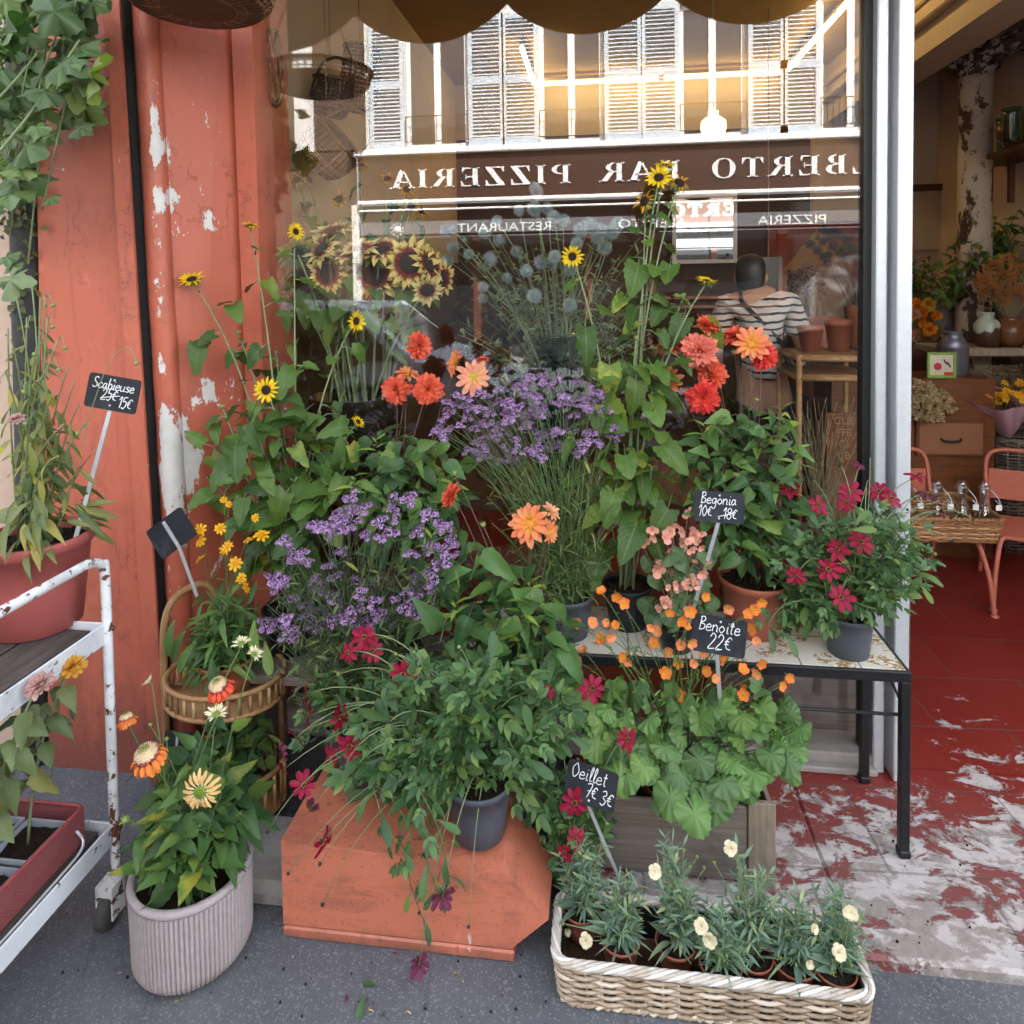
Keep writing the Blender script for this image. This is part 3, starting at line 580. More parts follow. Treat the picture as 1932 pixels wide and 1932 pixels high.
for f, n in ((f_sun, 2), (f_sunw, 1), (f_bi, 2), (f_cos, 2), (f_cosd, 1), (f_ep, 1), (f_ec, 2), (f_ge, 3), (f_ve, 4), (f_co, 2), (f_be, 2), (f_di, 2), (f_ma, 4), (f_bud, 2), (f_th, 1)): mk(f, n)
for k_, pm_ in (("coral", PM_DC), ("pink", PM_DP), ("red", PM_DR)): dah(k_, pm_, FULL)
dah("orange_dahlia", PM_DO, OPEN, C_GOLD, .22); dah("peach_dahlia", PM_DPE, OPEN, C_YG, .27); f_eo(PM_EO, "orange_cone"); f_eo(PM_ER, "scarlet_cone")
FL["dark_bud"] = [FL["bud"][1]]; FL["bud"] = [FL["bud"][0]]

class Plant:
    """one potted plant or bouquet: an Empty, its pot, stems, foliage and flowers"""
    def __init__(s, name, loc, label, cat, group=None):
        s.o = thing(name, loc, label, cat, group); s.st = MB(); s.lf = MB(); s.loc = V(loc); s.nst = 0; s.nlf = 0
    def part(s, name, mb, mats): return part(name, mb, mats, s.o)
    def pot(s, c, r, h, mat, rt=None, seg=36, rim=.1, fill=.9, name="pot"):
        rt = rt or r * 1.28; c = V(c); rr = lambda t: r + (rt - r) * t; mb = MB(); w = .035 * rt; e = rt * .045
        mb.lathe([(.001, 0), (r * .96, 0), (r, .01 * h), (rr(.5), h * .5), (rr(1 - rim * 1.3), h * (1 - rim * 1.3)), (rr(1 - rim) + e, h * (1 - rim * 1.2)), (rt + e, h * .985), (rt + e * .6, h), (rt - w * .5, h), (rt - w, h * .98), (rr(fill) - w, h * fill * .98), (rr(.5) - w, h * .5), (.001, h * .5)], seg, 0, T(*c))
        s.part(name, mb, mat); so = MB(); q = rr(fill) - w * 1.0; n = 18; pr = [(.001, h * fill)] + [(q * i / 6, h * fill + U(-.004, .006)) for i in range(1, 6)] + [(q, h * fill - .004)]
        so.lathe(pr, n, 0, T(*c))
        for k in range(60):
            a = U(0, 6.28); d = q * math.sqrt(U(0, 1)) * .93; so.ball(c + V((d * math.cos(a), d * math.sin(a), h * fill + U(-.001, .004))), U(.003, .008) * (rt / .1), 0, 5)
        s.part("soil", so, M_SOIL); return c + V((0, 0, h * fill))
    def stem(s, a, b, r=.002, bend=.5, side=.0, n=8, r1=None, m=0, out=None):
        a, b = V(a), V(b); c = a.lerp(b, .5); hz = V((b.x - a.x, b.y - a.y, 0)); c = V((a.x + hz.x * (.5 - bend * .4), a.y + hz.y * (.5 - bend * .4), a.z + (b.z - a.z) * (.5 + bend * .25))) + rv(side)
        if out is not None: c = V(out)
        pts = bez(a, c, b, n); s.st.tube(pts, r, r1 or r * .6, 5, m); s.nst += 1; return pts
    def leaf(s, p, d, tp, sc, m=0, n=None, pet=0.0, pr=.001):
        p = V(p); d = V(d).normalized(); n = V((0, -.35, .9)) + rv(.35) if n is None else V(n)
        if pet > 0:
            q = p + d * pet + V((0, 0, pet * .15)); s.st.tube([p, p.lerp(q, .5) + V((0, 0, pet * .1)), q], pr * 1.4, pr, 4); p = q
        s.lf.tpl(random.choice(tp), frame(p, d, n, sc, sc * U(.9, 1.1)), m); s.nlf += 1
    def leaves(s, pts, tp, n=8, size=(.03, .05), t0=.2, t1=1.0, droop=.2, up=.5, pet=.0, m=0, taper=.45, opp=False, pr=.001):
        L = len(pts) - 1; a0 = U(0, 6.28)
        for i in range(n):
            t = t0 + (t1 - t0) * (i + .5 + U(-.3, .3)) / n; f = t * L; k = min(L - 1, int(f)); p = pts[k].lerp(pts[k + 1], f - k); tg = (pts[k + 1] - pts[k]).normalized(); x = tg.orthogonal().normalized(); y = tg.cross(x)
            for q in ((0, PI) if opp else (0,)):
                a = a0 + i * (1.57 if opp else 2.4) + q + U(-.3, .3); d = x * math.cos(a) + y * math.sin(a) + tg * up * U(.5, 1.4) + V((0, 0, -droop * U(.3, 1.6)))
                s.leaf(p, d, tp, U(*size) * (1 - taper * t), m, None, pet * U(.6, 1.3) * (1 - taper * t), pr)
    def fill(s, reg, n, yr, tp, size, m=0, base=None, lean=(.9, -.35, -.1)):
        for (x, y) in inpoly(reg, n):
            p = P(x, y, U(*yr)); d = V((U(-lean[0], lean[0]), lean[1], lean[2] + U(-.7, .7))); q = p - d.normalized() * U(.02, .05) + V((0, .03, -.01)); s.st.tube([q, p.lerp(q, .5) + V((0, 0, .006)), p], .0015, .0012, 4); s.nst = 1
            s.leaf(p, d, tp, U(*size), m, V((0, -.6, .75)) + rv(.65))
    def flower(s, kind, p, n, r, name=None, label=None):
        a, b, cn = random.choice(FL[kind]); Mx = face(V(p) - s.loc, n, r)
        o = bpy.data.objects.new(name or "flower", a); link(o); o.parent = s.o; o.matrix_local = Mx
        if label: o["label"] = label
        if b:
            c = bpy.data.objects.new(cn, b); link(c); c.parent = o
        return o
    def done(s, lm=G2, sm=ST_G, fn="foliage"):
        if s.nst: s.part("stems", s.st, sm)
        if s.nlf: s.part(fn, s.lf, lm)
        return s.o
def camdir(p, j=.35, up=.25): return ((CAM - V(p)).normalized() + V((0, 0, up)) + rv(j)).normalized()

def sub(name, mb, mats, prt, root): return mb.build(name, mats, prt, tuple(root.location))
def struct(name, mb, mats): return tag(mb.build(name, mats), kind="structure")
def grid(x0, x1, y0, y1, z, nx=1, ny=1):
    v = [(x0 + (x1 - x0) * i / nx, y0 + (y1 - y0) * j / ny, z) for j in range(ny + 1) for i in range(nx + 1)]
    return np.array(v), np.array([(j * (nx + 1) + i, j * (nx + 1) + i + 1, (j + 1) * (nx + 1) + i + 1, (j + 1) * (nx + 1) + i) for j in range(ny) for i in range(nx)])

# ------------------------------------------------------------------ ground
mb = MB(); v, F = grid(-40, 40, -40, 40, 0); mb.add(v, F); struct("pavement", mb, M_ASPH)
mb = MB(); mb.box((-.1, -.53, -.02), (.56, .05, .03), bev=.006); mb.box((.56, -.59, -.02), (2.75, .05, .03), bev=.008); mb.box((-1.28, .05, -.02), (2.75, 3.8, .03)); struct("shop_floor", mb, M_FLOOR)

# ------------------------------------------------------------------ the flower shop: painted pilaster, window, room
shop = thing("flower_shop", (0, 0, 0), "flower shop front of salmon painted boards with one wide window", "shop")
def board(mb, top, bot, y0, y1, m=0, zt=3.0, zb=0.0):
    """upright board between two slightly leaning edges read as (left, right) at two heights"""
    (l0, r0, p0), (l1, r1, p1) = top, bot; c = []
    for a, b in ((l0, l1), (r0, r1)):
        A = P(a, p0, y0); B = P(b, p1, y0); k = (A.x - B.x) / (A.z - B.z); c.append((B.x + k * (zb - B.z), B.x + k * (zt - B.z)))
    poly = [(c[0][0], zb), (c[1][0], zb), (c[1][1], zt), (c[0][1], zt)]
    mb.prism([(x, z) for x, z in poly], y1 - y0, m, T(0, y0, 0)); return mb
Sb = lambda nm, top, bot, y0, y1, mt: part(nm, board(MB(), top, bot, y0, y1), mt, shop)
Sb("wall_board", (62, 194, 0), (75, 232, 604), -.2, .3, M_SALMON)
Sb("board_edge", (194, 224, 0), (231, 261, 604), -.245, .25, M_SALMON)
Sb("joint", (223, 233, 0), (260, 268, 604), -.236, .3, M_BLACKGAP)
A0, B0 = P(265, 0, -.2), P(300, 604, -.2); kx = (A0.x - B0.x) / (A0.z - B0.z); mb = MB()
zz = [i * 3.0 / 24 for i in range(25)]; mb.tube([V((B0.x + kx * (z - B0.z) + U(-.002, .002), -.18, z)) for z in zz], .038, .038, 12); part("round_moulding", mb, M_SALMON2, shop)
Sb("side_strip", (237, 250, 0), (273, 285, 604), -.2, .25, M_SALMON2)
def edge(pt, pb, yy, z): A = P(pt, 0, yy); B = P(pb, 604, yy); return B.x + (A.x - B.x) / (A.z - B.z) * (z - B.z)
mb = MB(); vv = [(edge(pt, pb, yy, z), yy + dy, z) for dy in (0, .22) for z in (0, 3) for pt, pb, yy in ((283, 316, -.185), (436, 460, .025))]
mb.add(vv, [(0, 1, 3, 2), (5, 4, 6, 7), (4, 0, 2, 6), (1, 5, 7, 3), (2, 3, 7, 6), (4, 5, 1, 0)], None, 0, None, False); part("recessed_panel", mb, M_SALMON2, shop)
Sb("window_frame", (434, 474, 0), (458, 493, 604), .0, .25, M_SALMON)
GX0 = P(476, 60, .06).x; GX1 = P(1632, 700, .06).x
for gx in (GX0 - .01, GX1 - .012): mb = MB(); mb.box((gx, .045, .05), (gx + .023, .09, 2.78)); part("window_seal", mb, M_RUBBER, shop)
mb = MB(); mb.box((GX0 + .012, .06, .075), (GX1 - .012, .066, 2.78)); part("window_pane", mb, M_PANE, shop)
mb = MB(); mb.box((GX0 - .3, .02, .03), (GX1 + .02, .14, .078), bev=.006); mb.box((GX0 - .3, -.01, .03), (GX1 + .02, .02, .05), bev=.004); part("window_sill", mb, M_SILL, shop)
ax = GX1 + .012; mb = MB(); mb.box((ax, .01, .03), (ax + .032, .1, 2.78), bev=.004); mb.box((ax + .032, .05, .03), (ax + .046, .1, 2.78)); mb.box((ax + .046, -.022, .03), (ax + .088, .1, 2.78), bev=.003); part("door_post", mb, M_ALU, shop)
mb = MB(); mb.box((-1.8, -.02, 2.78), (2.9, .3, 6.6)); mb.box((2.62, 0, .03), (6, .3, 2.78)); mb.box((2.9, 0, 2.78), (6, .3, 6.6)); part("unseen_upper_wall", mb, M_BEIGE, shop)  # unseen upper storey, height shaped to hold the pavement in shade
mb = MB(); mb.box((-1.32, .14, .03), (-1.22, 3.8, 3.25)); mb.box((-1.32, 3.7, .03), (2.75, 3.9, 3.25)); mb.box((2.68, .3, .03), (2.85, 3.8, 3.25)); part("interior_wall", mb, M_INNER, shop); mb = MB(); mb.box((1.72, 3.68, .03), (2.68, 3.698, 3.25)); mb.box((2.66, .3, .03), (2.679, 3.68, 3.25)); part("rear_wall", mb, plain("light balanced plaster", (.60, .46, .34), .85, .08, 3, .1), shop)  # rear wall skin: its own colour stands in for the doorway's light level
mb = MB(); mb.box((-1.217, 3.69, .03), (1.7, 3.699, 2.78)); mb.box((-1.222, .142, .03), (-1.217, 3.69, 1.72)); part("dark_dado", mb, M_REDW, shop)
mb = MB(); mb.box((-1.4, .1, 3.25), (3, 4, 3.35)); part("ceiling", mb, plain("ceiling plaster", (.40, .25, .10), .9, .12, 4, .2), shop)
mb = MB(); mb.box((-4, .3, 6.4), (6, 6, 6.58)); mb.box((-4, 5.8, 0), (6, 6, 6.39)); part("unseen_roof", mb, M_BEIGE, shop)  # unseen top and rear of the shop, block the sun from behind
mb = MB(); mb.box((1.83, .3, 2.8), (2.06, 3.7, 3.25)); mb.box((1.77, .3, 2.95), (1.83, 3.7, 3.0), bev=.01); mb.box((1.8, .3, 3.08), (1.83, 3.7, 3.14), bev=.01); part("ceiling_beam", mb, M_BEAM, shop)
# awning over the pavement, seen in the window
aw = thing("shop_awning", (0, 0, 2.9), "brown fabric awning with a scalloped valance above the shop window", "awning")
mb = MB(); mb.prism([(-.02, 3.25), (.95, 3.0), (.95, 3.008), (-.02, 3.26)], 3.3, 0, Matrix(((0, 1, 0, -1.5), (-1, 0, 0, 0), (0, 0, 1, 0), (0, 0, 0, 1))))
M_AWN = plain("brown awning cloth", (.07, .045, .03), .85, .1, 60, .1); part("cloth", mb, M_AWN, aw)
n = 140; tp = [(-1.5 + 3.3 * i / n, 3.002) for i in range(n + 1)]; bt = [(x, 2.86 - .17 * abs(math.sin(PI * (x + .42) / .74)) ** .7) for x, _ in tp]
mb = MB(); vv = [(x, -.95, z) for x, z in tp] + [(x, -.95, z) for x, z in bt] + [(x, -.954, z) for x, z in tp] + [(x, -.954, z) for x, z in bt]
k = n + 1; F = [(i, i + 1, k + i + 1, k + i) for i in range(n)] + [(2 * k + i + 1, 2 * k + i, 3 * k + i, 3 * k + i + 1) for i in range(n)] + [(k + i, k + i + 1, 3 * k + i + 1, 3 * k + i) for i in range(n)]
mb.add(vv, np.array(F)); part("valance", mb, M_AWN, aw)
mb = MB(); mb.tube([(-1.5, -.93, 2.985), (1.8, -.93, 2.985)], .016, .016, 10); [mb.tube([(x, -.02, 3.1), (x, -.93, 2.985)], .014, .014, 8) for x in (-1.35, 1.65)]; part("awning_frame", mb, M_BLACKM, aw)

# neighbour wall, drain pipe with moss
mb = MB(); mb.box((-6, -.18, 0), (P(34, 604, -.18).x, .3, 6.6)); single("neighbour_wall", mb, M_BEIGE, "smooth beige rendered wall left of the salmon boards", "wall")
pp = thing("drain_pipe", (P(55, 604, -.17).x, -.17, 0), "dark mossy drain pipe between the beige wall and salmon board", "pipe")
A0, B0 = P(42, 0, -.17), P(56, 604, -.17); kx = (A0.x - B0.x) / (A0.z - B0.z); mb = MB(); mb.tube([V((B0.x + kx * (z - B0.z), -.17, z)) for z in (0, .7, 1.4, 2.1, 3)], .048, .048, 14); part("pipe", mb, plain("dirty pipe", (.045, .043, .04), .8, .4, 14, .4), pp)
mb = MB()
for k in range(420):
    z = random.choice((U(1.5, 2.5), U(1.75, 2.05), U(1.3, 2.6))); p = V((B0.x + kx * (z - B0.z) + random.gauss(.02, .035), -.22 + U(-.03, .02), z)); mb.tpl(random.choice(L_IVY), frame(p, rv() + V((0, -.5, 0)), V((0, -1, .4)) + rv(.6), U(.012, .03)))
part("creeper", mb, leafmat("creeper leaf", (.05, .06, .03), (.09, .10, .045)), pp)
mb = MB(); mb.box((-1.0, -.6, -.01), (-.70, -.36, .055), bev=.02); tag(mb.build("curb_stone", plain("rough stone", (.30, .29, .27), .95, .35, 25, 1.0, .2, 0, (.12, .12, .11))), "rough grey stone block between the ribbed planter and salmon box", "stone")

# ------------------------------------------------------------------ across the street: the pizzeria, mirrored in the shop window
WV = 10.0; FY = .12 - WV                               # the glass stands at y = .06
def Q(px, py): p = P(px, py, WV); return p.x, p.z
piz = thing("pizzeria_building", (0, FY, 0), "white building across the street with louvred shutters and pizzeria sign", "building")
M_WWALL = plain("white facade", (.66, .65, .62), .85, .06, 6, .1); M_SHUT = plain("pale blue shutter paint", (.50, .57, .63), .5, .05, 30, .05); M_SIGN = plain("dark brown sign board", (.055, .028, .02), .35, .15, 8, .03); M_WHITE = plain("white lettering", (.8, .8, .79), .5, .03); M_DGL = plain("dark shopfront glass", (.02, .022, .024), .08, .2, 4, 0, .6)
wins = [(Q(765, 150)[0], Q(882, 150)[0]), (Q(1018, 150)[0], Q(1138, 150)[0]), (Q(1283, 150)[0], Q(1408, 150)[0]), (Q(1548, 150)[0], Q(1668, 150)[0])]
ZB, ZT, ZW = 4.0, 6.25, 7.1; XL, XR = -9.0, 9.0
mb = MB(); xs = [XL] + [x for w in wins for x in w] + [XR]
for i in range(0, len(xs), 2): mb.box((xs[i], FY - .35, 3.95), (xs[i + 1], FY, ZW))
for a, b in wins: mb.box((a, FY - .35, ZT), (b, FY, ZW)); mb.box((a, FY - .35, 3.95), (b, FY, ZB))
mb.box((XL, FY - .35, 0), (-8.5, FY, 3.95)); mb.box((5.9, FY - .35, 0), (XR, FY, 3.95)); part("wall", mb, M_WWALL, piz)
mb = MB(); mb.box((-4.4, FY, 3.86), (XR, FY + .16, 3.97), bev=.015); mb.box((-4.35, FY + .0, 2.99), (5.9, FY + .14, 3.06), bev=.01); mb.box((-4.35, FY, 2.86), (5.9, FY + .08, 2.90), bev=.01); part("cornice", mb, M_WHITE, piz)
mb = MB(); mb.box((-4.5, FY - .3, 0), (-4.35, FY + .03, 3.0)); part("pilaster", mb, M_WWALL, piz)
nb = thing("dark_backdrop_block", (-7, FY, 0), "dark backdrop block added across the street to darken the reflection behind the baskets", "building"); mb = MB(); mb.box((-12, FY - .3, 0), (Q(553, 150)[0], FY + .25, 7.1)); mb.box((Q(600, 150)[0], FY - .3, 3.97), (-4.2, FY + .22, 7.1)); mb.box((Q(553, 150)[0], FY - .3, 0), (-4.5, FY + .2, 3.97)); part("wall", mb, plain("dark backdrop", (.075, .05, .035), .85, .25, 8, .2), nb)  # added block, keeps the mirrored area dark where the baskets hang
mb = MB(); mb.box((-5.9, FY + .2, 0), (-4.9, FY + .24, 2.4)); part("door", mb, M_DGL, nb)  # made-up door on the added dark block
mb = MB(); mb.box((-4.35, FY - .05, 3.06), (5.9, FY + .06, 3.86)); part("sign_board", mb, M_SIGN, piz)
mb = MB(); mb.box((-4.35, FY - .3, 0), (5.9, FY - .08, 2.99)); part("shopfront", mb, M_DGL, piz)
mb = MB(); [mb.box((x - .07, FY - .08, 0), (x + .07, FY - .02, 2.5)) for x in (-4.25, -2.2, -.2, .9, 3.1, 5.8)]; [mb.box((a, FY - .08, z), (b, FY - .03, z + .05)) for a, b in ((.97, 3.03),) for z in [.25 + .16 * i for i in range(7)]]; part("shopfront_post", mb, plain("brown shopfront wood", (.10, .04, .025), .5), piz)
mb = MB(); mb.box((-4.15, FY + .06, 2.36), (5.8, FY + .62, 2.40)); mb.box((-4.15, FY + .6, 2.34), (5.8, FY + .62, 2.62)); part("sign_valance", mb, plain("grey awning valance", (.13, .135, .15), .7), piz)
M_GLD = plain("dark window pane", (.05, .05, .055), .06, .1, 3, 0, .8)
for i, (a, b) in enumerate(wins):
    f = MB(); w = .07
    f.box((a, FY - .16, ZB), (a + w, FY - .08, ZT)); f.box((b - w, FY - .16, ZB), (b, FY - .08, ZT)); f.box((a + w, FY - .16, ZT - w), (b - w, FY - .08, ZT)); f.box((a + w, FY - .16, ZB), (b - w, FY - .08, ZB + w)); c = (a + b) / 2; f.box((c - .06, FY - .17, ZB + w), (c + .06, FY - .07, ZT - w))
    fo = part("window", f, M_WHITE, piz); g = MB(); g.box((a + w, FY - .13, ZB + w), (c - .06, FY - .12, ZT - w)); g.box((c + .06, FY - .13, ZB + w), (b - w, FY - .12, ZT - w)); sub("pane", g, M_GLD, fo, piz)
    r = MB(); [r.tube([(a, FY + .05, z), (b, FY + .05, z)], .012, .012, 6) for z in (ZB + .1, ZB + .55)]; [r.tube([(a + (b - a) * k / 10, FY + .05, ZB + .1), (a + (b - a) * k / 10, FY + .05, ZB + .55)], .008, .008, 5) for k in range(11)]; part("railing", r, M_BLACKM, piz)
    for x0, x1 in ((a - .66, a - .02), (b + .02, b + .66)):
        s_ = MB(); y0 = FY + .03; z0, z1 = ZB - .02, ZT + .02; e = .075
        s_.box((x0, y0, z0), (x0 + e, y0 + .045, z1)); s_.box((x1 - e, y0, z0), (x1, y0 + .045, z1)); zm = (z0 + z1) / 2
        for q0, q1 in ((z0, z0 + .14), (zm - .07, zm + .07), (z1 - .1, z1)): s_.box((x0 + e, y0, q0), (x1 - e, y0 + .045, q1))
        so = part("shutter", s_, M_SHUT, piz); l_ = MB()
        for q0, q1 in ((z0 + .14, zm - .07), (zm + .07, z1 - .1)):
            nn = int((q1 - q0) / .065)
            for k in range(nn):
                z = q0 + (k + .5) * (q1 - q0) / nn; l_.box((x0 + e, -.028, -.005), (x1 - e, .028, .005), 0, T(0, y0 + .022, z) @ RX(R(-40)))
        sub("louvre", l_, M_SHUT, so, piz)
def bowl(cx, cy, rx, ry, a0, a1, tk, tn, n=16):
    out = []
    for i in range(n):
        q = []
        for a in (a0 + (a1 - a0) * i / n, a0 + (a1 - a0) * (i + 1) / n):
            w = tn + (tk - tn) * abs(math.cos(a)); q.append(((cx + rx * math.cos(a), cy + ry * math.sin(a)), (cx + (rx - w) * math.cos(a), cy + (ry - tn) * math.sin(a))))
        out.append([q[0][1], q[0][0], q[1][0], q[1][1]])
    return out
def rc(x0, y0, x1, y1): return [(x0, y0), (x1, y0), (x1, y1), (x0, y1)]
def serif(ch):
    k, t = .2, .06; st = lambda x: [rc(x, 0, x + k, 1), rc(x - .09, 0, x + k + .09, .05), rc(x - .09, .95, x + k + .09, 1)]
    if ch == 'A': return [[(.02, 0), (.1, 0), (.46, 1), (.38, 1)], [(.62, 0), (.86, 0), (.54, 1), (.36, 1)], rc(.2, .3, .66, .36), rc(-.08, 0, .2, .05), rc(.5, 0, .98, .05)], .95
    if ch == 'L': return st(.1) + [rc(.3, 0, .8, t), [(.66, t), (.8, t), (.8, .34), (.77, .34)]], .9
    if ch == 'E': return st(.1) + [rc(.3, 0, .76, t), rc(.3, .94, .72, 1), rc(.3, .48, .58, .54), rc(.55, .38, .59, .64), [(.64, t), (.76, t), (.79, .3), (.75, .3)], [(.62, .94), (.72, .94), (.72, .72), (.69, .72)]], .9
    if ch == 'T': return [rc(.35, 0, .55, 1), rc(.24, 0, .66, .05), rc(.04, .94, .86, 1), [(.04, .7), (.07, .7), (.16, .94), (.04, .94)], [(.83, .7), (.86, .7), (.86, .94), (.74, .94)]], .95
    if ch == 'I': return st(.1), .45
    if ch == 'Z': return [rc(.06, .94, .78, 1), rc(.04, 0, .78, t), [(.04, t), (.3, t), (.78, .94), (.52, .94)], [(.06, .7), (.09, .7), (.18, .94), (.06, .94)], [(.66, t), (.78, t), (.78, .3), (.75, .3)]], .88
    if ch == 'O': return bowl(.5, .5, .46, .52, 0, 2 * PI, .22, .05, 32), 1.05
    if ch == 'P': return st(.1) + bowl(.3, .74, .44, .26, -PI / 2, PI / 2, .2, .05), .84
    if ch == 'B': return st(.1) + bowl(.3, .76, .4, .24, -PI / 2, PI / 2, .2, .05) + bowl(.3, .27, .48, .27, -PI / 2, PI / 2, .21, .05), .9
    if ch == 'R': return st(.1) + bowl(.3, .75, .42, .25, -PI / 2, PI / 2, .2, .05) + [[(.4, .5), (.58, .52), (.92, 0), (.68, 0)], rc(.66, 0, .98, .05)], .98
def word(mb, s, xa, xb, z0, z1, y):
    """written for a reader in the street: starts at the larger x"""
    gl = [serif(c) for c in s]; tot = sum(g[1] for g in gl) + .12 * (len(gl) - 1); kx = (xb - xa) / tot; pos = 0
    for polys, w in gl:
        for q in polys: mb.prism([(xb - (pos + x) * kx, z0 + zq * (z1 - z0)) for x, zq in q], .02, 0, T(0, y, 0))
        pos += w + .12
mb = MB(); z0, z1 = 3.27, 3.60
word(mb, "PIZZERIA", Q(738, 330)[0], Q(1077, 330)[0], z0, z1, FY + .062); word(mb, "BAR", Q(1130, 330)[0], Q(1282, 330)[0], z0, z1, FY + .062); word(mb, "ALBERTO", Q(1338, 330)[0], Q(1700, 330)[0], z0, z1, FY + .062); part("sign_lettering", mb, M_WHITE, piz)
def text(s, size, loc, rot, mat, parent, root, name="lettering", ext=.002, align='CENTER', sx=1.0):
    c = bpy.data.curves.new("t", 'FONT'); c.body = s; c.size = size; c.extrude = ext; c.align_x = align; c.align_y = 'CENTER'
    o = bpy.data.objects.new("t", c); link(o); bpy.context.view_layer.update(); me = bpy.data.meshes.new_from_object(o.evaluated_get(bpy.context.evaluated_depsgraph_get())); bpy.data.objects.remove(o)
    Mx = T(*(V(loc) - root.location)) @ rot @ Matrix.Diagonal((sx, 1, 1, 1)); me.transform(Mx); me.name = name; me.materials.clear(); me.materials.append(mat); q = bpy.data.objects.new(name, me); link(q); q.parent = parent; return q
RS = RZ(PI) @ RX(PI / 2)
for s, px in (("PIZZERIA", 1475), ("ALBERTO", 1225), ("RESTAURANT", 960)): text(s, .21, (Q(px, 405)[0], FY + .628, 2.48), RS, M_WHITE, piz, piz, "valance_lettering", .004, sx=1.25)
mb = MB(); cx = Q(768, 412)[0]; mb.lathe([(.001, 0), (.07, 0), (.07, .01), (.001, .012)], 14, 0, T(cx, FY + .622, 2.48) @ RX(-PI / 2)); [mb.box((-.012, 0, .085), (.012, .008, .115), 0, T(cx, FY + .622, 2.48) @ RY(a)) for a in [i * PI / 5 for i in range(10)]]; part("crest", mb, M_WHITE, piz)
# parked cars, seen only in the window
def car(x, y, L, H, paint, label, rz=0):
    r = thing("parked_car", (x, y, 0), label, "car", "cars parked along the street", None, rz); Wd = .86; h = H
    B = [(-.5, .3), (-.5, .52), (-.49, .62), (-.46, .64), (-.4, .655), (-.28, .99), (-.2, 1.0), (.18, .98), (.31, .66), (.46, .56), (.5, .45), (.5, .28), (.36, .16), (-.38, .16)]
    prof = [(a * L, b * h) for a, b in B]; mb = MB(); k = len(prof); sec = []
    for yy, s in ((-Wd, .93), (-Wd * .94, 1), (Wd * .94, 1), (Wd, .93)): sec.append([(p[0] * (1 if s == 1 else .985), yy * (1 - .2 * max(0, (p[1] / h - .62) / .38)), p[1]) for p in prof])
    v = [q for s in sec for q in s]; F = [(i * k + j, i * k + (j + 1) % k, (i + 1) * k + (j + 1) % k, (i + 1) * k + j) for i in range(3) for j in range(k)] + [tuple(range(k - 1, -1, -1)), tuple(range(3 * k, 4 * k))]
    mb.add(v, F, None, 0, None, False); mb.build("body", paint, r)
    g = MB(); e = .012
    for sd in (-1, 1):
        pts = [(-.36, .665), (-.27, .95), (-.02, .96), (-.02, .665)], [(.0, .665), (.0, .96), (.16, .95), (.27, .665)]
        for q in pts:
            vv = [(a * L, sd * (Wd * (1 - .2 * max(0, (b - .62) / .38)) + e), b * h) for a, b in q]; g.add(vv, [(0, 1, 2, 3)], None, 0, None, False)
    for a, b in (((.185, .955), (.3, .675)), ((-.275, .965), (-.385, .68))): vv = [(a[0] * L + math.copysign(e, a[0]) * 2, -Wd * .72, a[1] * h), (b[0] * L + math.copysign(e, a[0]) * 2, -Wd * .84, b[1] * h), (b[0] * L + math.copysign(e, a[0]) * 2, Wd * .84, b[1] * h), (a[0] * L + math.copysign(e, a[0]) * 2, Wd * .72, a[1] * h)]; g.add(vv, [(0, 1, 2, 3)], None, 0, None, False)
    g.build("window", M_DGL, r)
    for wx in (-.31, .32):
        for sd in (-1, 1):
            w = MB(); w.lathe([(.2, -.09), (.3, -.09), (.32, -.05), (.32, .05), (.3, .09), (.2, .09)], 20, 0, T(wx * L, sd * (Wd - .06), .32) @ RX(PI / 2)); wo = w.build("wheel", M_RUBBER, r)
            w = MB(); w.lathe([(.001, .05), (.06, .06), (.19, .03), (.2, -.02)], 14, 0, T(wx * L, sd * (Wd - .06), .32) @ RX(-sd * PI / 2)); w.build("rim", M_ALU, wo)
    for sd in (-1, 1): w = MB(); w.ball((.47 * L, sd * .6, .5 * h), .1, 0, 10); w.build("headlight", M_WHITE, r)
CARX = P(1492, 600, 4.2).x + .31 * 4.5
car(P(850, 575, 4.0).x - 1.35, -3.9, 4.0, 1.40, plain("silver blue car paint", (.50, .58, .70), .25, .02, 5, 0, .6), "silver blue parked car mirrored behind the sunflower bouquet")
car(CARX, -4.1, 4.5, 1.78, plain("dark green car paint", (.03, .05, .05), .2, .02, 5, 0, .7), "dark green parked car mirrored by the aluminium post", PI)

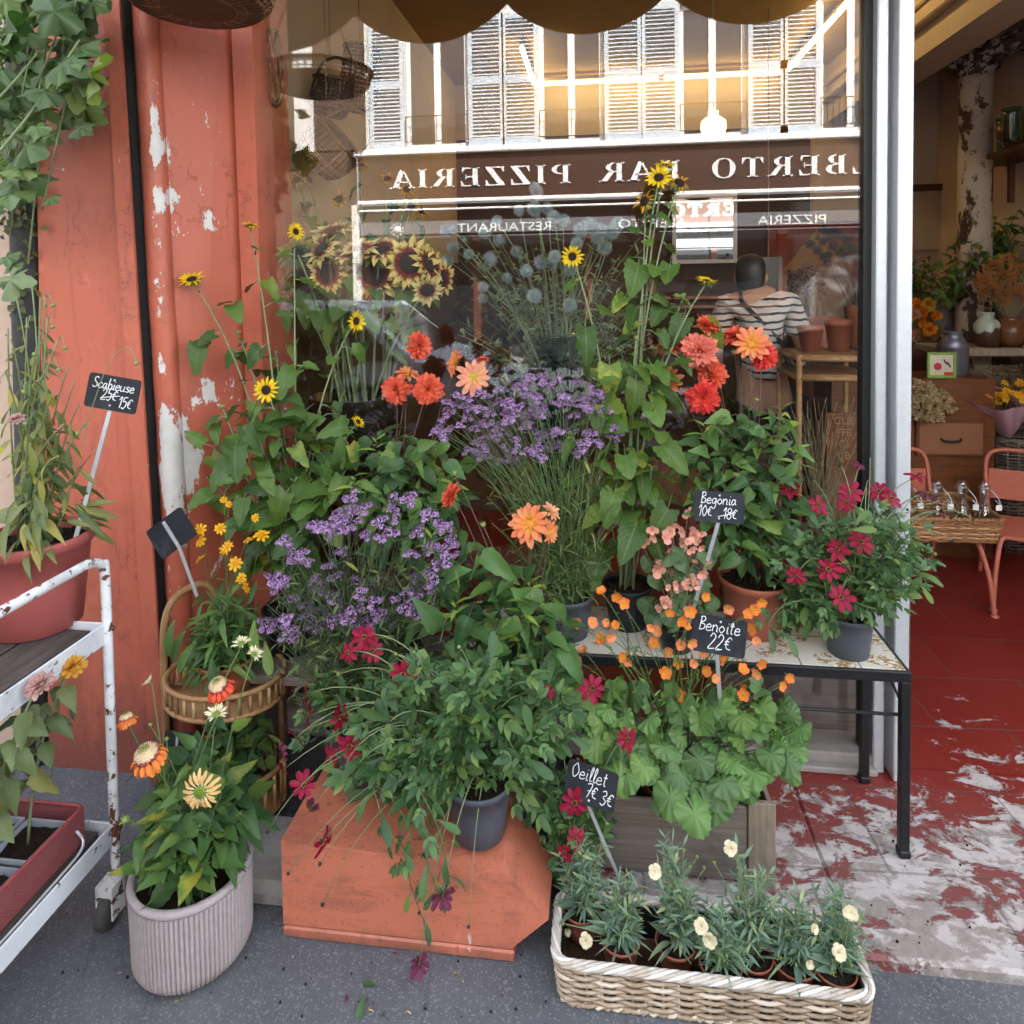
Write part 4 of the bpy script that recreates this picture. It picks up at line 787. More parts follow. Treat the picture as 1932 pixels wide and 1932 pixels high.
# ------------------------------------------------------------------ chalk signs
GLY = {'S': ([[(.9, 1.7), (.6, 2), (.2, 1.75), (.3, 1.2), (.8, .8), (.85, .25), (.4, 0), (.05, .25)]], 1.1), 'c': ([[(.8, .8), (.5, 1), (.1, .6), (.2, .1), (.6, 0), (.9, .25)]], .95), 'a': ([[(.75, .85), (.4, 1), (.1, .5), (.3, 0), (.7, .4), (.75, 1), (.77, .3), (1, .05)]], 1.05),
 'b': ([[(.2, 2), (.18, .1), (.25, .7), (.6, 1), (.9, .5), (.6, 0), (.2, .1)]], 1.05), 'i': ([[(.25, 1), (.25, .1), (.5, .05)], [(.27, 1.45), (.3, 1.52)]], .55), 'e': ([[(.1, .5), (.8, .6), (.6, 1), (.2, .8), (.15, .2), (.5, 0), (.95, .2)]], 1.0), 'u': ([[(.1, 1), (.15, .2), (.5, 0), (.8, .4), (.85, 1), (.85, .15), (1.05, .05)]], 1.1),
 's': ([[(.8, .9), (.4, 1), (.2, .7), (.7, .4), (.6, .05), (.1, .1)]], .9), 'B': ([[(.2, 2), (.18, 0)], [(.05, 1.9), (.6, 2.0), (.8, 1.5), (.2, 1.05), (.85, .8), (.8, .2), (.1, 0)]], 1.05), 'g': ([[(.8, .85), (.4, 1), (.1, .5), (.4, .05), (.75, .5), (.8, 1), (.8, -.5), (.4, -.85), (.1, -.5)]], 1.0), 'o': ([[(.5, 1), (.1, .5), (.5, 0), (.9, .5), (.5, 1)]], 1.0),
 'n': ([[(.12, 1), (.15, 0)], [(.15, .6), (.5, 1), (.8, .7), (.8, .1), (1, .05)]], 1.05), 't': ([[(.35, 1.7), (.32, .2), (.6, .05)], [(.05, 1.15), (.65, 1.2)]], .75), 'O': ([[(.6, 2), (.1, 1.2), (.5, 0), (1.1, .8), (.6, 2)]], 1.25), 'l': ([[(.2, .2), (.5, 1.7), (.3, 2), (.2, 1), (.3, .05), (.6, .15)]], .6), '^': ([[(.02, 1.35), (.28, 1.75), (.5, 1.4)]], 0),
 '2': ([[(.1, 1.5), (.4, 2), (.8, 1.6), (.6, 1), (.05, 0), (.9, .08)]], 1.05), '5': ([[(.85, 2), (.28, 1.95), (.2, 1.2), (.6, 1.3), (.85, .7), (.5, 0), (.08, .15)]], 1.0), '1': ([[(.1, 1.4), (.5, 2), (.45, 0)]], .7), '0': ([[(.5, 2), (.1, 1), (.5, 0), (.9, 1), (.5, 2)]], 1.0), '8': ([[(.5, 1.05), (.15, 1.5), (.5, 2), (.85, 1.5), (.5, 1.05), (.1, .5), (.5, 0), (.9, .5), (.5, 1.05)]], 1.0), '3': ([[(.15, 1.8), (.6, 2), (.8, 1.5), (.35, 1.1), (.85, .6), (.5, 0), (.08, .2)]], 1.0), '7': ([[(.1, 1.95), (.9, 2), (.4, 0)], [(.3, 1), (.8, 1.05)]], 1.0),
 'E': ([[(.9, 1.5), (.55, 1.75), (.2, 1.1), (.35, .35), (.9, .2)], [(.0, 1.15), (.6, 1.2)], [(.0, .8), (.55, .85)]], 1.05), ' ': ([], .6)}
def sign(c, w, h, rot, lines, ground, label, turn=0.0, tilt=.12, back=False, strike=None):
    """c board centre; board faces the street; lines = (text, x0, z0, glyph height) in board widths"""
    c = V(c); r = thing("price_sign", c, label, "price sign", "chalkboard price signs"); Mx = T(*c) @ RZ(turn) @ RX(-tilt) @ RY(rot)
    mb = MB(); rad = .1 * h; pl = []
    for cx, cz, a0 in ((w / 2 - rad, h / 2 - rad, 0), (-w / 2 + rad, h / 2 - rad, PI / 2), (-w / 2 + rad, -h / 2 + rad, PI), (w / 2 - rad, -h / 2 + rad, 1.5 * PI)):
        for i in range(5): a = a0 + PI / 2 * i / 4; pl.append((cx + rad * math.cos(a), cz + rad * math.sin(a)))
    mb.prism(pl, .003, 0, Mx); part("board", mb, M_CHALKB, r)
    mb = MB(); wr = w / 1.0; nst = 0
    for s, x0, q0, gh in lines:
        x = x0 * w; u = gh * h / 2
        for ch in s:
            st, adv = GLY[ch]
            for q in st:
                pts = [Mx @ V((x + a * u * .95 + .12 * b * u, -.0012, q0 * h + b * u)) for a, b in q]; mb.tube(catmull(pts, 5), .0011 * w / .12, None, 5); nst += 1
            x += adv * u * .95
    for q in (strike or []): mb.tube(catmull([Mx @ V((a * w, -.0014, b * h)) for a, b in q], 4), .0011 * w / .12, None, 5); nst += 1
    if nst: part("writing", mb, M_CHALK, r)
    mb = MB(); yb = -.003 if back else .0045
    a = Mx @ V((0, yb, h * (.42 if back else .36))); b = V(ground); q = Mx @ V((0, yb, -h * .5)); sd = (Mx.to_3x3() @ V((1, 0, 0))).normalized() * w * .038; th = (Mx.to_3x3() @ V((0, 1, 0))).normalized() * .0012
    for A_, B_ in ((a, q), (q, b)):
        mb.add([A_ - sd - th, A_ + sd - th, A_ + sd + th, A_ - sd + th, B_ - sd - th, B_ + sd - th, B_ + sd + th, B_ - sd + th], np.array([(0, 1, 2, 3), (7, 6, 5, 4), (0, 4, 5, 1), (1, 5, 6, 2), (2, 6, 7, 3), (3, 7, 4, 0)]), None, 0, None, False)
    part("stake", mb, M_STAKE, r); mb = MB(); [mb.ball(Mx @ V((0, yb - .001 if back else -.001, h * z)), .003, 0, 8) for z in (.38, -.36)]; part("rivet", mb, M_ALU, r); return r

# ------------------------------------------------------------------ wicker helper: rectangular or round basket walls
def weave(path, z0, z1, rows, amp, rad, out=0.0, per=2, seg=5):
    """horizontal strands passing in front of and behind upright stakes; path closed list of (x, y)"""
    mb = MB(); n = len(path); cx = sum(p[0] for p in path) / n; cy = sum(p[1] for p in path) / n
    for rI in range(rows):
        z = z0 + (z1 - z0) * (rI + .5) / rows; fl = 1 + out * (rI + .5) / rows; pts = []
        for i, (x, y) in enumerate(path):
            t = V((path[(i + 1) % n][0] - path[i - 1][0], path[(i + 1) % n][1] - path[i - 1][1], 0)).normalized(); nn = V((t.y, -t.x, 0)); s = amp * math.sin(PI * (i / per + rI)); pts.append(V((cx + (x - cx) * fl, cy + (y - cy) * fl, z + U(-.0012, .0012))) + nn * s)
        mb.tube(pts + [pts[0]], rad * U(.85, 1.1), None, seg)
    return mb
def rrect(x0, x1, y0, y1, r, stepm):
    pts = []; c = [(x1 - r, y0 + r, -PI / 2), (x1 - r, y1 - r, 0), (x0 + r, y1 - r, PI / 2), (x0 + r, y0 + r, PI)]
    for k in range(4):
        cx, cy, a = c[k]; n = max(3, int(r * PI / 2 / stepm)); arc = [(cx + r * math.cos(a + PI / 2 * i / n), cy + r * math.sin(a + PI / 2 * i / n)) for i in range(n + 1)]; pts += arc
        nx, ny, na = c[(k + 1) % 4]; e = (nx + r * math.cos(na), ny + r * math.sin(na)); s = arc[-1]; L = math.hypot(e[0] - s[0], e[1] - s[1]); m = max(2, int(L / stepm)); pts += [(s[0] + (e[0] - s[0]) * i / m, s[1] + (e[1] - s[1]) * i / m) for i in range(1, m)]
    return pts
def circle(cx, cy, r, n, ell=1.0): return [(cx + r * math.cos(2 * PI * i / n), cy + r * ell * math.sin(2 * PI * i / n)) for i in range(n)]
def braid(path, z, R_, rad, turns, strands=3, fl=1.0):
    mb = MB(); n = len(path); cx = sum(p[0] for p in path) / n; cy = sum(p[1] for p in path) / n
    for s in range(strands):
        pts = []
        for i in range(n + 1):
            x, y = path[i % n]; t = V((path[(i + 1) % n][0] - path[i % n - 1][0], path[(i + 1) % n][1] - path[i % n - 1][1], 0)).normalized(); nn = V((t.y, -t.x, 0)); a = 2 * PI * (turns * i / n + s / strands)
            pts.append(V((cx + (x - cx) * fl, cy + (y - cy) * fl, z + R_ * math.sin(a) * .8)) + nn * R_ * math.cos(a))
        mb.tube(pts, rad, None, 6)
    return mb

# ------------------------------------------------------------------ tiled table
TZ = .53
tb = thing("tiled_table", (.22, -.15, .03), "low tiled table with black metal frame and legs by the aluminium post", "table")
TX0, TX1, TY0, TY1 = -.42, .79, -.31, -.015
mb = MB(); mb.box((TX0 + .012, TY0 + .012, TZ - .014), (TX1 - .012, TY1 - .012, TZ)); o = mb.build("table_top", M_TILE, tb, tuple(tb.location))
mb = MB(); e = .012
for a, b in (((TX0, TY0), (TX1, TY0 + e)), ((TX0, TY1 - e), (TX1, TY1)), ((TX0, TY0 + e), (TX0 + e, TY1 - e)), ((TX1 - e, TY0 + e), (TX1, TY1 - e))): mb.box((a[0], a[1], TZ - .03), (b[0], b[1], TZ - .002), bev=.002)
mb.tube([(TX0 + .01, TY0 + .01, TZ - .12), (TX1 - .01, TY0 + .01, TZ - .12)], .0045, None, 6); mb.tube([(TX1 - .012, TY1 - .06, TZ - .03), (TX1 - .012, TY0 + .012, TZ - .11)], .004, None, 6); part("frame", mb, M_BLACKM, tb)
for x in (TX0 + .013, TX1 - .013):
    for y in (TY0 + .013, TY1 - .013): mb = MB(); mb.box((x - .012, y - .012, .045), (x + .012, y + .012, TZ - .03), bev=.002); mb.box((x - .0145, y - .0145, .03), (x + .0145, y + .0145, .05), bev=.003); part("leg", mb, M_BLACKM, tb)
# low bench behind the flowers on the left
mb = MB(); [mb.box((-1.12, y, .40), (-.46, y + .085, .425), bev=.002) for y in (-.33, -.235, -.14)]; bn = thing("wooden_bench", (-.8, -.2, .0), "old wooden bench hidden behind the purple flowers by the window", "bench"); part("seat", mb, M_WOODC, bn)
for x in (-1.05, -.53): mb = MB(); mb.box((x - .02, -.32, 0), (x + .02, -.07, .40), bev=.003); part("leg", mb, M_WOODC, bn)

# ------------------------------------------------------------------ salmon plinth box
bx = thing("salmon_box", (-.45, -.664, 0), "salmon painted wooden box with angled right end on the pavement", "box")
mb = MB(); pl = [(-.762, .03), (-.215, .03), (-.128, .109), (-.235, .218), (-.762, .236)]; mb.prism(pl, .19, 0, T(0, -.664, 0)); part("body", mb, M_SALMONB, bx)
mb = MB(); mb.box((-.764, -.667, 0), (-.206, -.48, .026), bev=.004); part("skirting", mb, M_SALMONB, bx)
mb = MB(); mb.box((-.76, -.474, .0), (-.22, -.345, .232), bev=.003); part("back_box", mb, M_SALMONB, bx)

# ------------------------------------------------------------------ ribbed planter with coneflowers
cx, cy = -.953, -.722
pl_ = Plant("potted_coneflower", (cx, cy, 0), "orange and apricot coneflowers in a ribbed pale concrete planter", "potted plant")
mb = MB(); nr = 80; rib = 24 * 8
def ribprof(n=640):
    v = []; uv = []; prof = [(.103, .006), (.118, .02), (.126, .035), (.1265, .05), (.129, .19), (.1295, .196)]
    for i, (r, z) in enumerate(prof):
        for j in range(n):
            a = 2 * PI * j / n; g = (abs(math.cos(a * nr / 2.0)) ** .5 - .62) * .0068 * (1 if 0 < i < 5 else .2); v.append(((r + g) * math.cos(a), (r + g) * math.sin(a), z)); uv.append((0, g))
    k = len(prof); F = np.array([(i * n + j, i * n + (j + 1) % n, (i + 1) * n + (j + 1) % n, (i + 1) * n + j) for i in range(k - 1) for j in range(n)]); return np.array(v), F, np.array(uv)
a_, b_, c_ = ribprof(); mb.add(a_, b_, c_, 0, T(cx, cy, 0))
mb.lathe([(.1295, .196), (.133, .2), (.134, .206), (.132, .212), (.12, .213), (.117, .208), (.115, .15), (.001, .15)], 60, 0, T(cx, cy, 0)); pl_.part("planter", mb, M_CONC)
mb = MB(); mb.lathe([(.001, 0), (.098, 0), (.1, .012), (.09, .02)], 40, 0, T(cx, cy, .0)); pl_.part("foot", mb, M_CONC)
mb = MB(); mb.lathe([(.001, .182), (.06, .186), (.116, .178)], 24, 0, T(cx, cy, 0)); pl_.part("soil", mb, M_SOIL)
k1 = K(0, 1200, 2.59); B0 = V((cx, cy, .18))
CF = [("scarlet_cone", (1075, 270), -.7, (-.1, -.35, .95), .037), ("cream_bud", (1065, 408), -.78, (.1, -.3, 1), .024), ("orange_cone", (725, 610), -.82, (-.15, -.35, .95), .045), ("apricot", (985, 790), -.86, (.1, -.95, .12), .041), ("orange_cone", (622, 430), -.74, (-.3, .2, 1), .026), ("cream_bud", (738, 245), -.72, (-.7, -.2, .6), .018), ("cream_bud", (1188, 60), -.66, (.1, -.2, 1), .022), ("cream_bud", (1252, 112), -.66, (.5, -.2, .8), .02), ("bud", (618, 925), -.82, (-.3, -.8, .5), .016), ("bud", (740, 460), -.72, (0, 0, 1), .008), ("bud", (820, 530), -.72, (.2, -.2, 1), .008)]
for kd, q, yy, nn, rr in CF:
    p = P(*k1(*q), yy); b = B0 + V((U(-.05, .05), U(-.05, .05), 0)); pts = pl_.stem(b, p - V(nn).normalized() * rr * .3, .0024, .4, .02, 9); pl_.leaves(pts, L_OV, 5, (.05, .075), .1, .7, .25, .5, .012, 0, .4); pl_.flower(kd, p, nn, rr)
for i in range(46):
    a = U(0, 6.28); q = U(.01, .15); p = V((cx + q * math.cos(a) + .02, cy + q * math.sin(a) * .75 + .01, U(.25, .47) - q * .1)); pts = pl_.stem(B0 + V((U(-.07, .07), U(-.07, .07), 0)), p, .002, .5, .02); pl_.leaves(pts, L_OV, 6, (.06, .11), .3, 1.0, .05, .6, .02, 0, .3)
pl_.done(G6, ST_G)

# ------------------------------------------------------------------ verbena
def verbena(loc, label, c, potargs, tips, yr, low):
    p_ = Plant("potted_verbena", loc, label, "potted plant", "pots of purple verbena"); b = p_.pot(*potargs)
    for (x, y) in tips:
        p = P(x, y, U(*yr)); pts = p_.stem(b + V((U(-.06, .06), U(-.06, .06), 0)), p, .0013, .55, .03, 9, .0009); p_.leaves(pts, L_GRASS, 3, (.04, .075), .08, .55, .1, .9)
        if random.random() < 12 / len(tips):
            j = pts[random.choice((4, 5))]; e = j + (p - j) * U(.7, 1.0) + V((U(-.06, .06), U(-.05, .05), U(-.02, .03))); p_.st.tube(bez(j, j.lerp(e, .5) + V((0, 0, -.01)), e, 5), .001, .0008, 4); p_.flower("verbena", e, V((0, -.35, 1)) + rv(.4), U(.014, .02), "flower_head")
        p_.leaves(pts[-5:], L_GRASS, 3, (.02, .04), .1, .9, 0, .9)
        p_.flower("verbena", p, V((0, -.4, 1)) + rv(.35), U(.015, .023), "flower_head")
    for (x, y) in inpoly(low[0], low[1]): p = P(x, y, U(yr[0] - .02, yr[1])); pts = p_.stem(b + V((U(-.06, .06), U(-.05, .05), 0)), p, .0012, .4, .03); p_.leaves(pts, L_GRASS + L_LAN[:1], 6, (.04, .08), .05, 1.0, .15, .7)
    return p_
def inpoly(pts, n, rnd=random):
    xs = [p[0] for p in pts]; ys = [p[1] for p in pts]; out = []; tries = 0
    while len(out) < n:
        tries += 1; x, y = U(min(xs), max(xs)), U(min(ys), max(ys)); ins = False; j = len(pts) - 1
        for i in range(len(pts)):
            if (pts[i][1] > y) != (pts[j][1] > y) and x < (pts[j][0] - pts[i][0]) * (y - pts[i][1]) / (pts[j][1] - pts[i][1]) + pts[i][0]: ins = not ins
            j = i
        if ins and all((x - a) ** 2 + (y - b) ** 2 > max(0, 150 - tries * .1) for a, b in out[-60:]): out.append((x, y))
    return out
bz = P(1068, 1180, -.2); bp = (bz.x - .0, -.2, TZ)
vb = verbena(bp, "grey pot of tall purple verbena at the back, on the tiled table", None, (bp, .062, .12, M_GREYPOT, .078), inpoly([(820, 810), (850, 745), (930, 735), (1000, 705), (1080, 715), (1150, 745), (1190, 765), (1180, 810), (1120, 850), (1000, 870), (880, 860)], 86), (-.33, -.13), ([(870, 850), (1000, 850), (1150, 840), (1190, 900), (1160, 1050), (1100, 1110), (1030, 1110), (930, 1020)], 130))
vb.done(G4, ST_G)
bp = (-.66, -.41, .232)
vf = verbena(bp, "bushy purple verbena in front, on the salmon box beside the bamboo stand", None, (bp, .075, .15, M_GREYPOT, .09), inpoly([(500, 1110), (520, 1000), (600, 980), (640, 930), (720, 920), (800, 930), (860, 985), (880, 1020), (840, 1090), (840, 1120), (760, 1180), (740, 1215), (640, 1210), (540, 1200), (500, 1180)], 86), (-.56, -.38), ([(490, 1100), (520, 1050), (640, 1000), (800, 980), (880, 1050), (870, 1200), (840, 1290), (700, 1330), (560, 1320), (500, 1240)], 230))
vf.done(G4, ST_D)

# ------------------------------------------------------------------ sunflower plants
def sunplant(loc, label, potargs, heads, tips, fillers, lm, r=.0042, lsz=(.075, .115), fills=()):
    p_ = Plant("potted_sunflower", loc, label, "potted plant", "branching sunflower plants"); b = p_.pot(*potargs)
    for kd, (x, y), yy, nn, rr in heads:
        p = P(x, y, yy); pts = p_.stem(b + V((U(-.03, .03), U(-.03, .03), 0)), p - V(nn).normalized() * .008, r, .7, .03, 10, .0022); p_.leaves(pts, L_SUN, 9, lsz, .15, .93, .5, .35, .05, 0, .5, False, .0016); p_.flower(kd, p, nn, rr * 1.2)
        p_.leaves(pts[-3:], L_LAN, 4, (.03, .04), .5, .95, .1, .6)
    for (x, y, yy) in tips:
        p = P(x, y, yy); pts = p_.stem(b + V((U(-.03, .03), U(-.03, .03), 0)), p, r * .9, .6, .03, 10, .002); p_.leaves(pts, L_SUN, 9, lsz, .2, .98, .5, .35, .05, 0, .5, False, .0016); p_.leaves(pts[-3:], L_LAN + L_OV, 7, (.02, .04), .5, 1.0, -.1, .9)
        if random.random() < .5: p_.flower("bud", p + V((0, 0, .004)), V((0, -.5, 1)) + rv(.3), .012, "flower_bud")
    for (x, y, yy, s) in fillers: p = P(x, y, yy); d = V((U(-.6, .6), -.5, U(-.8, -.1))); p_.st.tube([p - d * .03 + V((0, .03, .01)), p], .0014, .0012, 4); p_.leaf(p, d, L_SUN, s, 0, V((0, -.75, .6)) + rv(.25))
    [p_.fill(*f) for f in fills]; p_.done(lm, ST_GR); return p_
bp = (-.96, -.17, .425)
sunplant(bp, "tall branching sunflower by the salmon window frame, with bright yellow blooms", (bp, .07, .13, M_DARKPOT, .085), [("sunflower", (362, 527), -.16, (.05, -.5, .75), .036), ("sunflower", (502, 736), -.22, (.05, -1, .1), .034), ("sunflower", (473, 425), -.1, (.3, -.1, .9), .026), ("sunflower", (558, 437), -.08, (.8, -.5, .1), .026), ("sunflower", (672, 606), -.1, (.85, -.5, .0), .03), ("sunflower", (676, 796), -.16, (.7, -.25, .6), .02)],
         [(450, 630, -.12), (420, 770, -.2), (560, 900, -.25), (600, 830, -.2), (440, 870, -.25), (520, 660, -.1), (650, 830, -.14), (390, 900, -.22)],
         [(385, 650, -.17, .085), (440, 575, -.14, .075), (560, 700, -.15, .085), (575, 775, -.17, .075), (500, 800, -.2, .08), (410, 800, -.2, .07), (430, 880, -.26, .085), (500, 890, -.27, .08), (540, 930, -.28, .09), (590, 950, -.28, .075), (600, 870, -.2, .07), (460, 940, -.28, .08), (400, 930, -.24, .085), (645, 900, -.25, .08), (480, 760, -.17, .07), (545, 590, -.1, .06), (400, 860, -.2, .07), (625, 990, -.28, .08), (560, 1010, -.3, .075), (640, 760, -.15, .06), (505, 530, -.1, .06)], G1, fills=[([(370, 790), (440, 760), (560, 760), (680, 800), (700, 900), (660, 1000), (560, 1020), (400, 960)], 42, (-.3, -.16), L_SUN, (.05, .1), 0, None, (.9, -.4, .05))])
bp = tuple(P(1185, 1172, -.13)); bp = (bp[0], -.13, TZ)
sunplant(bp, "tallest sunflower in a black pot on the tiled table, yellowing leaves", (bp, .055, .125, M_DARKPOT, .074), [("sunflower", (1243, 335), -.1, (-.1, -.9, .35), .034), ("sunflower", (1256, 312), -.06, (.1, -.3, .9), .03), ("old_sunflower", (1282, 345), -.08, (.3, -.7, .5), .032), ("old_sunflower", (1216, 380), -.1, (-.5, -.7, .3), .032), ("sunflower", (1080, 484), -.12, (-.2, -1, .0), .03), ("sunflower", (1333, 530), -.1, (.15, -.25, .9), .028)],
         [(1150, 720, -.2), (1075, 820, -.22), (1230, 880, -.22), (1290, 560, -.08), (1200, 640, -.15)],
         [(1205, 500, -.12, .1), (1265, 500, -.1, .075), (1105, 620, -.16, .09), (1150, 690, -.2, .085), (1230, 690, -.2, .09), (1200, 720, -.22, .08), (1250, 840, -.24, .105), (1180, 860, -.22, .08), (1160, 930, -.25, .085), (1200, 990, -.25, .1), (1260, 960, -.24, .085), (1140, 960, -.24, .07), (1230, 760, -.2, .08), (1130, 770, -.2, .08), (1290, 600, -.1, .08), (1330, 610, -.1, .07), (1180, 560, -.1, .075), (1130, 700, -.15, .07), (1250, 580, -.1, .07)], G1Y, fills=[([(1130, 700), (1260, 680), (1290, 860), (1270, 1000), (1160, 980)], 10, (-.24, -.16), L_SUN, (.06, .1))])

# ------------------------------------------------------------------ dahlias
def dahlia(loc, label, potargs, heads, fill, lm=G2, shoots=(), st=ST_P, fills=()):
    p_ = Plant("potted_dahlia", loc, label, "potted plant", "dahlia plants"); b = p_.pot(*potargs)
    for kd, (x, y), yy, nn, rr in heads:
        p = P(x, y, yy); pts = p_.stem(b + V((U(-.03, .03), U(-.03, .03), 0)), p - V(nn).normalized() * .006, .0024, .55, .02, 10, .0018); p_.flower(kd, p, nn, rr * (1.28 if 'bud' not in kd else 1)); p_.leaves(pts, L_OV, 4, (.055, .08), .15, .6, .3, .4, .03, 0, .3, True)
    for (x, y, yy) in fill:
        p = P(x, y, yy); pts = p_.stem(b + V((U(-.04, .04), U(-.04, .04), 0)), p, .0024, .45, .02, 9, .0014); p_.leaves(pts, L_OV, 4, (.06, .085), .35, .9, .35, .35, .03, 0, .3, True); p_.leaves(pts[-2:], L_OV, 3, (.04, .055), .4, 1.0, -.1, .9)
    for (x, y, yy) in shoots:
        p = P(x, y, yy)
        for k in range(7): p_.leaf(p - V((0, 0, k * .008)), V((math.cos(k * 2.4), math.sin(k * 2.4), .7 - k * .12)), L_LAN, U(.03, .05) + k * .004, 1)
    [p_.fill(*f) for f in fills]; p_.done([lm, G13], st); return p_
bp = (-.62, -.19, .425)
dahlia(bp, "coral dahlias on long purple stems, left of the taller verbena", (bp, .08, .16, M_DARKPOT, .1), [("coral", (790, 652), -.12, (.75, -.6, .1), .038), ("coral", (748, 735), -.17, (-.2, -1, .15), .038), ("coral", (808, 735), -.18, (.2, -1, .2), .039), ("orange_dahlia", (768, 706), -.12, (.2, -.3, .9), .03), ("orange_dahlia", (860, 683), -.16, (-.75, -.5, .3), .034), ("peach_dahlia", (894, 712), -.2, (.15, -1, .15), .04), ("coral", (911, 680), -.1, (0, -.2, 1), .016)],
       [(720, 860, -.2), (760, 870, -.2), (800, 850, -.2), (840, 880, -.22), (700, 880, -.24), (730, 930, -.28), (790, 920, -.25), (680, 930, -.26), (850, 930, -.25), (820, 960, -.3)], shoots=[(710, 830, -.22), (668, 900, -.28), (855, 890, -.25)], fills=[([(670, 860), (720, 830), (850, 830), (870, 940), (820, 1010), (700, 990)], 56, (-.3, -.18), L_OV, (.045, .08)), ([(690, 790), (760, 800), (880, 860), (900, 1000), (840, 1010), (700, 900)], 40, (-.18, -.08), L_OV, (.05, .085))])
bp = (-.21, -.365, .235)
dahlia(bp, "peach orange dahlia with broad leaves between the two verbenas", (bp, .055, .12, M_DARKPOT, .07), [("orange_dahlia", (1000, 988), -.38, (-.15, -.9, .5), .044), ("orange_dahlia", (1036, 1003), -.37, (.8, -.5, .2), .026), ("peach_dahlia", (1040, 965), -.35, (.6, -.2, .7), .022), ("coral", (852, 935), -.38, (-.7, -.3, .4), .03), ("bud", (912, 990), -.38, (0, -.5, 1), .013), ("bud", (858, 893), -.36, (0, 0, 1), .012), ("bud", (886, 1040), -.4, (0, 0, 1), .009)],
       [(850, 1060, -.4), (900, 1080, -.43), (940, 1110, -.45), (980, 1130, -.46), (1010, 1170, -.47), (860, 1120, -.46), (920, 1160, -.48), (880, 1200, -.5), (960, 1200, -.5), (1030, 1210, -.48), (840, 1000, -.36), (1000, 1240, -.5), (1060, 1250, -.48), (930, 1240, -.52), (830, 1180, -.48)], shoots=[(1000, 1100, -.48), (860, 1140, -.5), (985, 1130, -.5), (815, 1010, -.38)], fills=[([(820, 1040), (900, 1030), (1010, 1100), (1080, 1180), (1080, 1290), (960, 1300), (840, 1260), (810, 1150)], 84, (-.54, -.38), L_OV, (.05, .095), 0, None, (.9, -.4, .2))])
gp = Plant("potted_seedling", tuple(V((P(1040, 1200, -.25).x, -.25, TZ))), "dark grey pot of young leaves low on the tiled table's left end", "potted plant"); b = gp.pot(gp.loc, .045, .085, M_GREYPOT, .06)
for i in range(9): pts = gp.stem(b + rv(.02), b + V((U(-.08, .08), U(-.08, .04), U(.05, .12))), .0016); gp.leaves(pts, L_OV, 5, (.04, .06), .3, 1, .3, .4, .01)
gp.done(G2)
bp = tuple(P(1418, 1185, -.13)); bp = (bp[0] + .01, -.13, TZ)
dahlia(bp, "coral red and orange dahlias in a terracotta pot on the tiled table", (bp, .07, .16, M_TERRA, .1), [("pink", (1318, 662), -.13, (-.05, -.85, .5), .047), ("coral", (1336, 615), -.1, (.2, -.4, .9), .034), ("coral", (1266, 652), -.08, (-.2, -.3, .9), .036), ("coral", (1342, 706), -.1, (.3, -.8, .4), .042), ("red", (1326, 750), -.17, (.0, -1, .1), .04), ("red", (1440, 672), -.12, (.4, -.9, .2), .036), ("orange_dahlia", (1418, 650), -.15, (-.2, -.9, .4), .042), ("coral", (1387, 635), -.08, (-.3, -.3, .9), .034), ("orange_dahlia", (1262, 718), -.12, (-.5, -.8, .3), .036), ("bud", (1385, 665), -.1, (-.4, -.6, .4), .013), ("bud", (1428, 755), -.14, (0, -.3, 1), .011)],
       [(1300, 860, -.2), (1360, 850, -.2), (1400, 820, -.18), (1440, 830, -.2), (1470, 860, -.2), (1340, 900, -.24), (1400, 900, -.24), (1450, 920, -.24), (1300, 940, -.24), (1370, 960, -.26), (1430, 980, -.26), (1380, 1020, -.28), (1460, 800, -.16), (1340, 830, -.17), (1490, 900, -.22), (1420, 770, -.15)], shoots=[(1500, 850, -.2), (1475, 770, -.16), (1330, 800, -.18)], fills=[([(1270, 830), (1380, 780), (1480, 790), (1510, 900), (1480, 1040), (1400, 1060), (1290, 950)], 84, (-.28, -.12), L_OV, (.04, .08), 0, None, (.9, -.4, .1))])

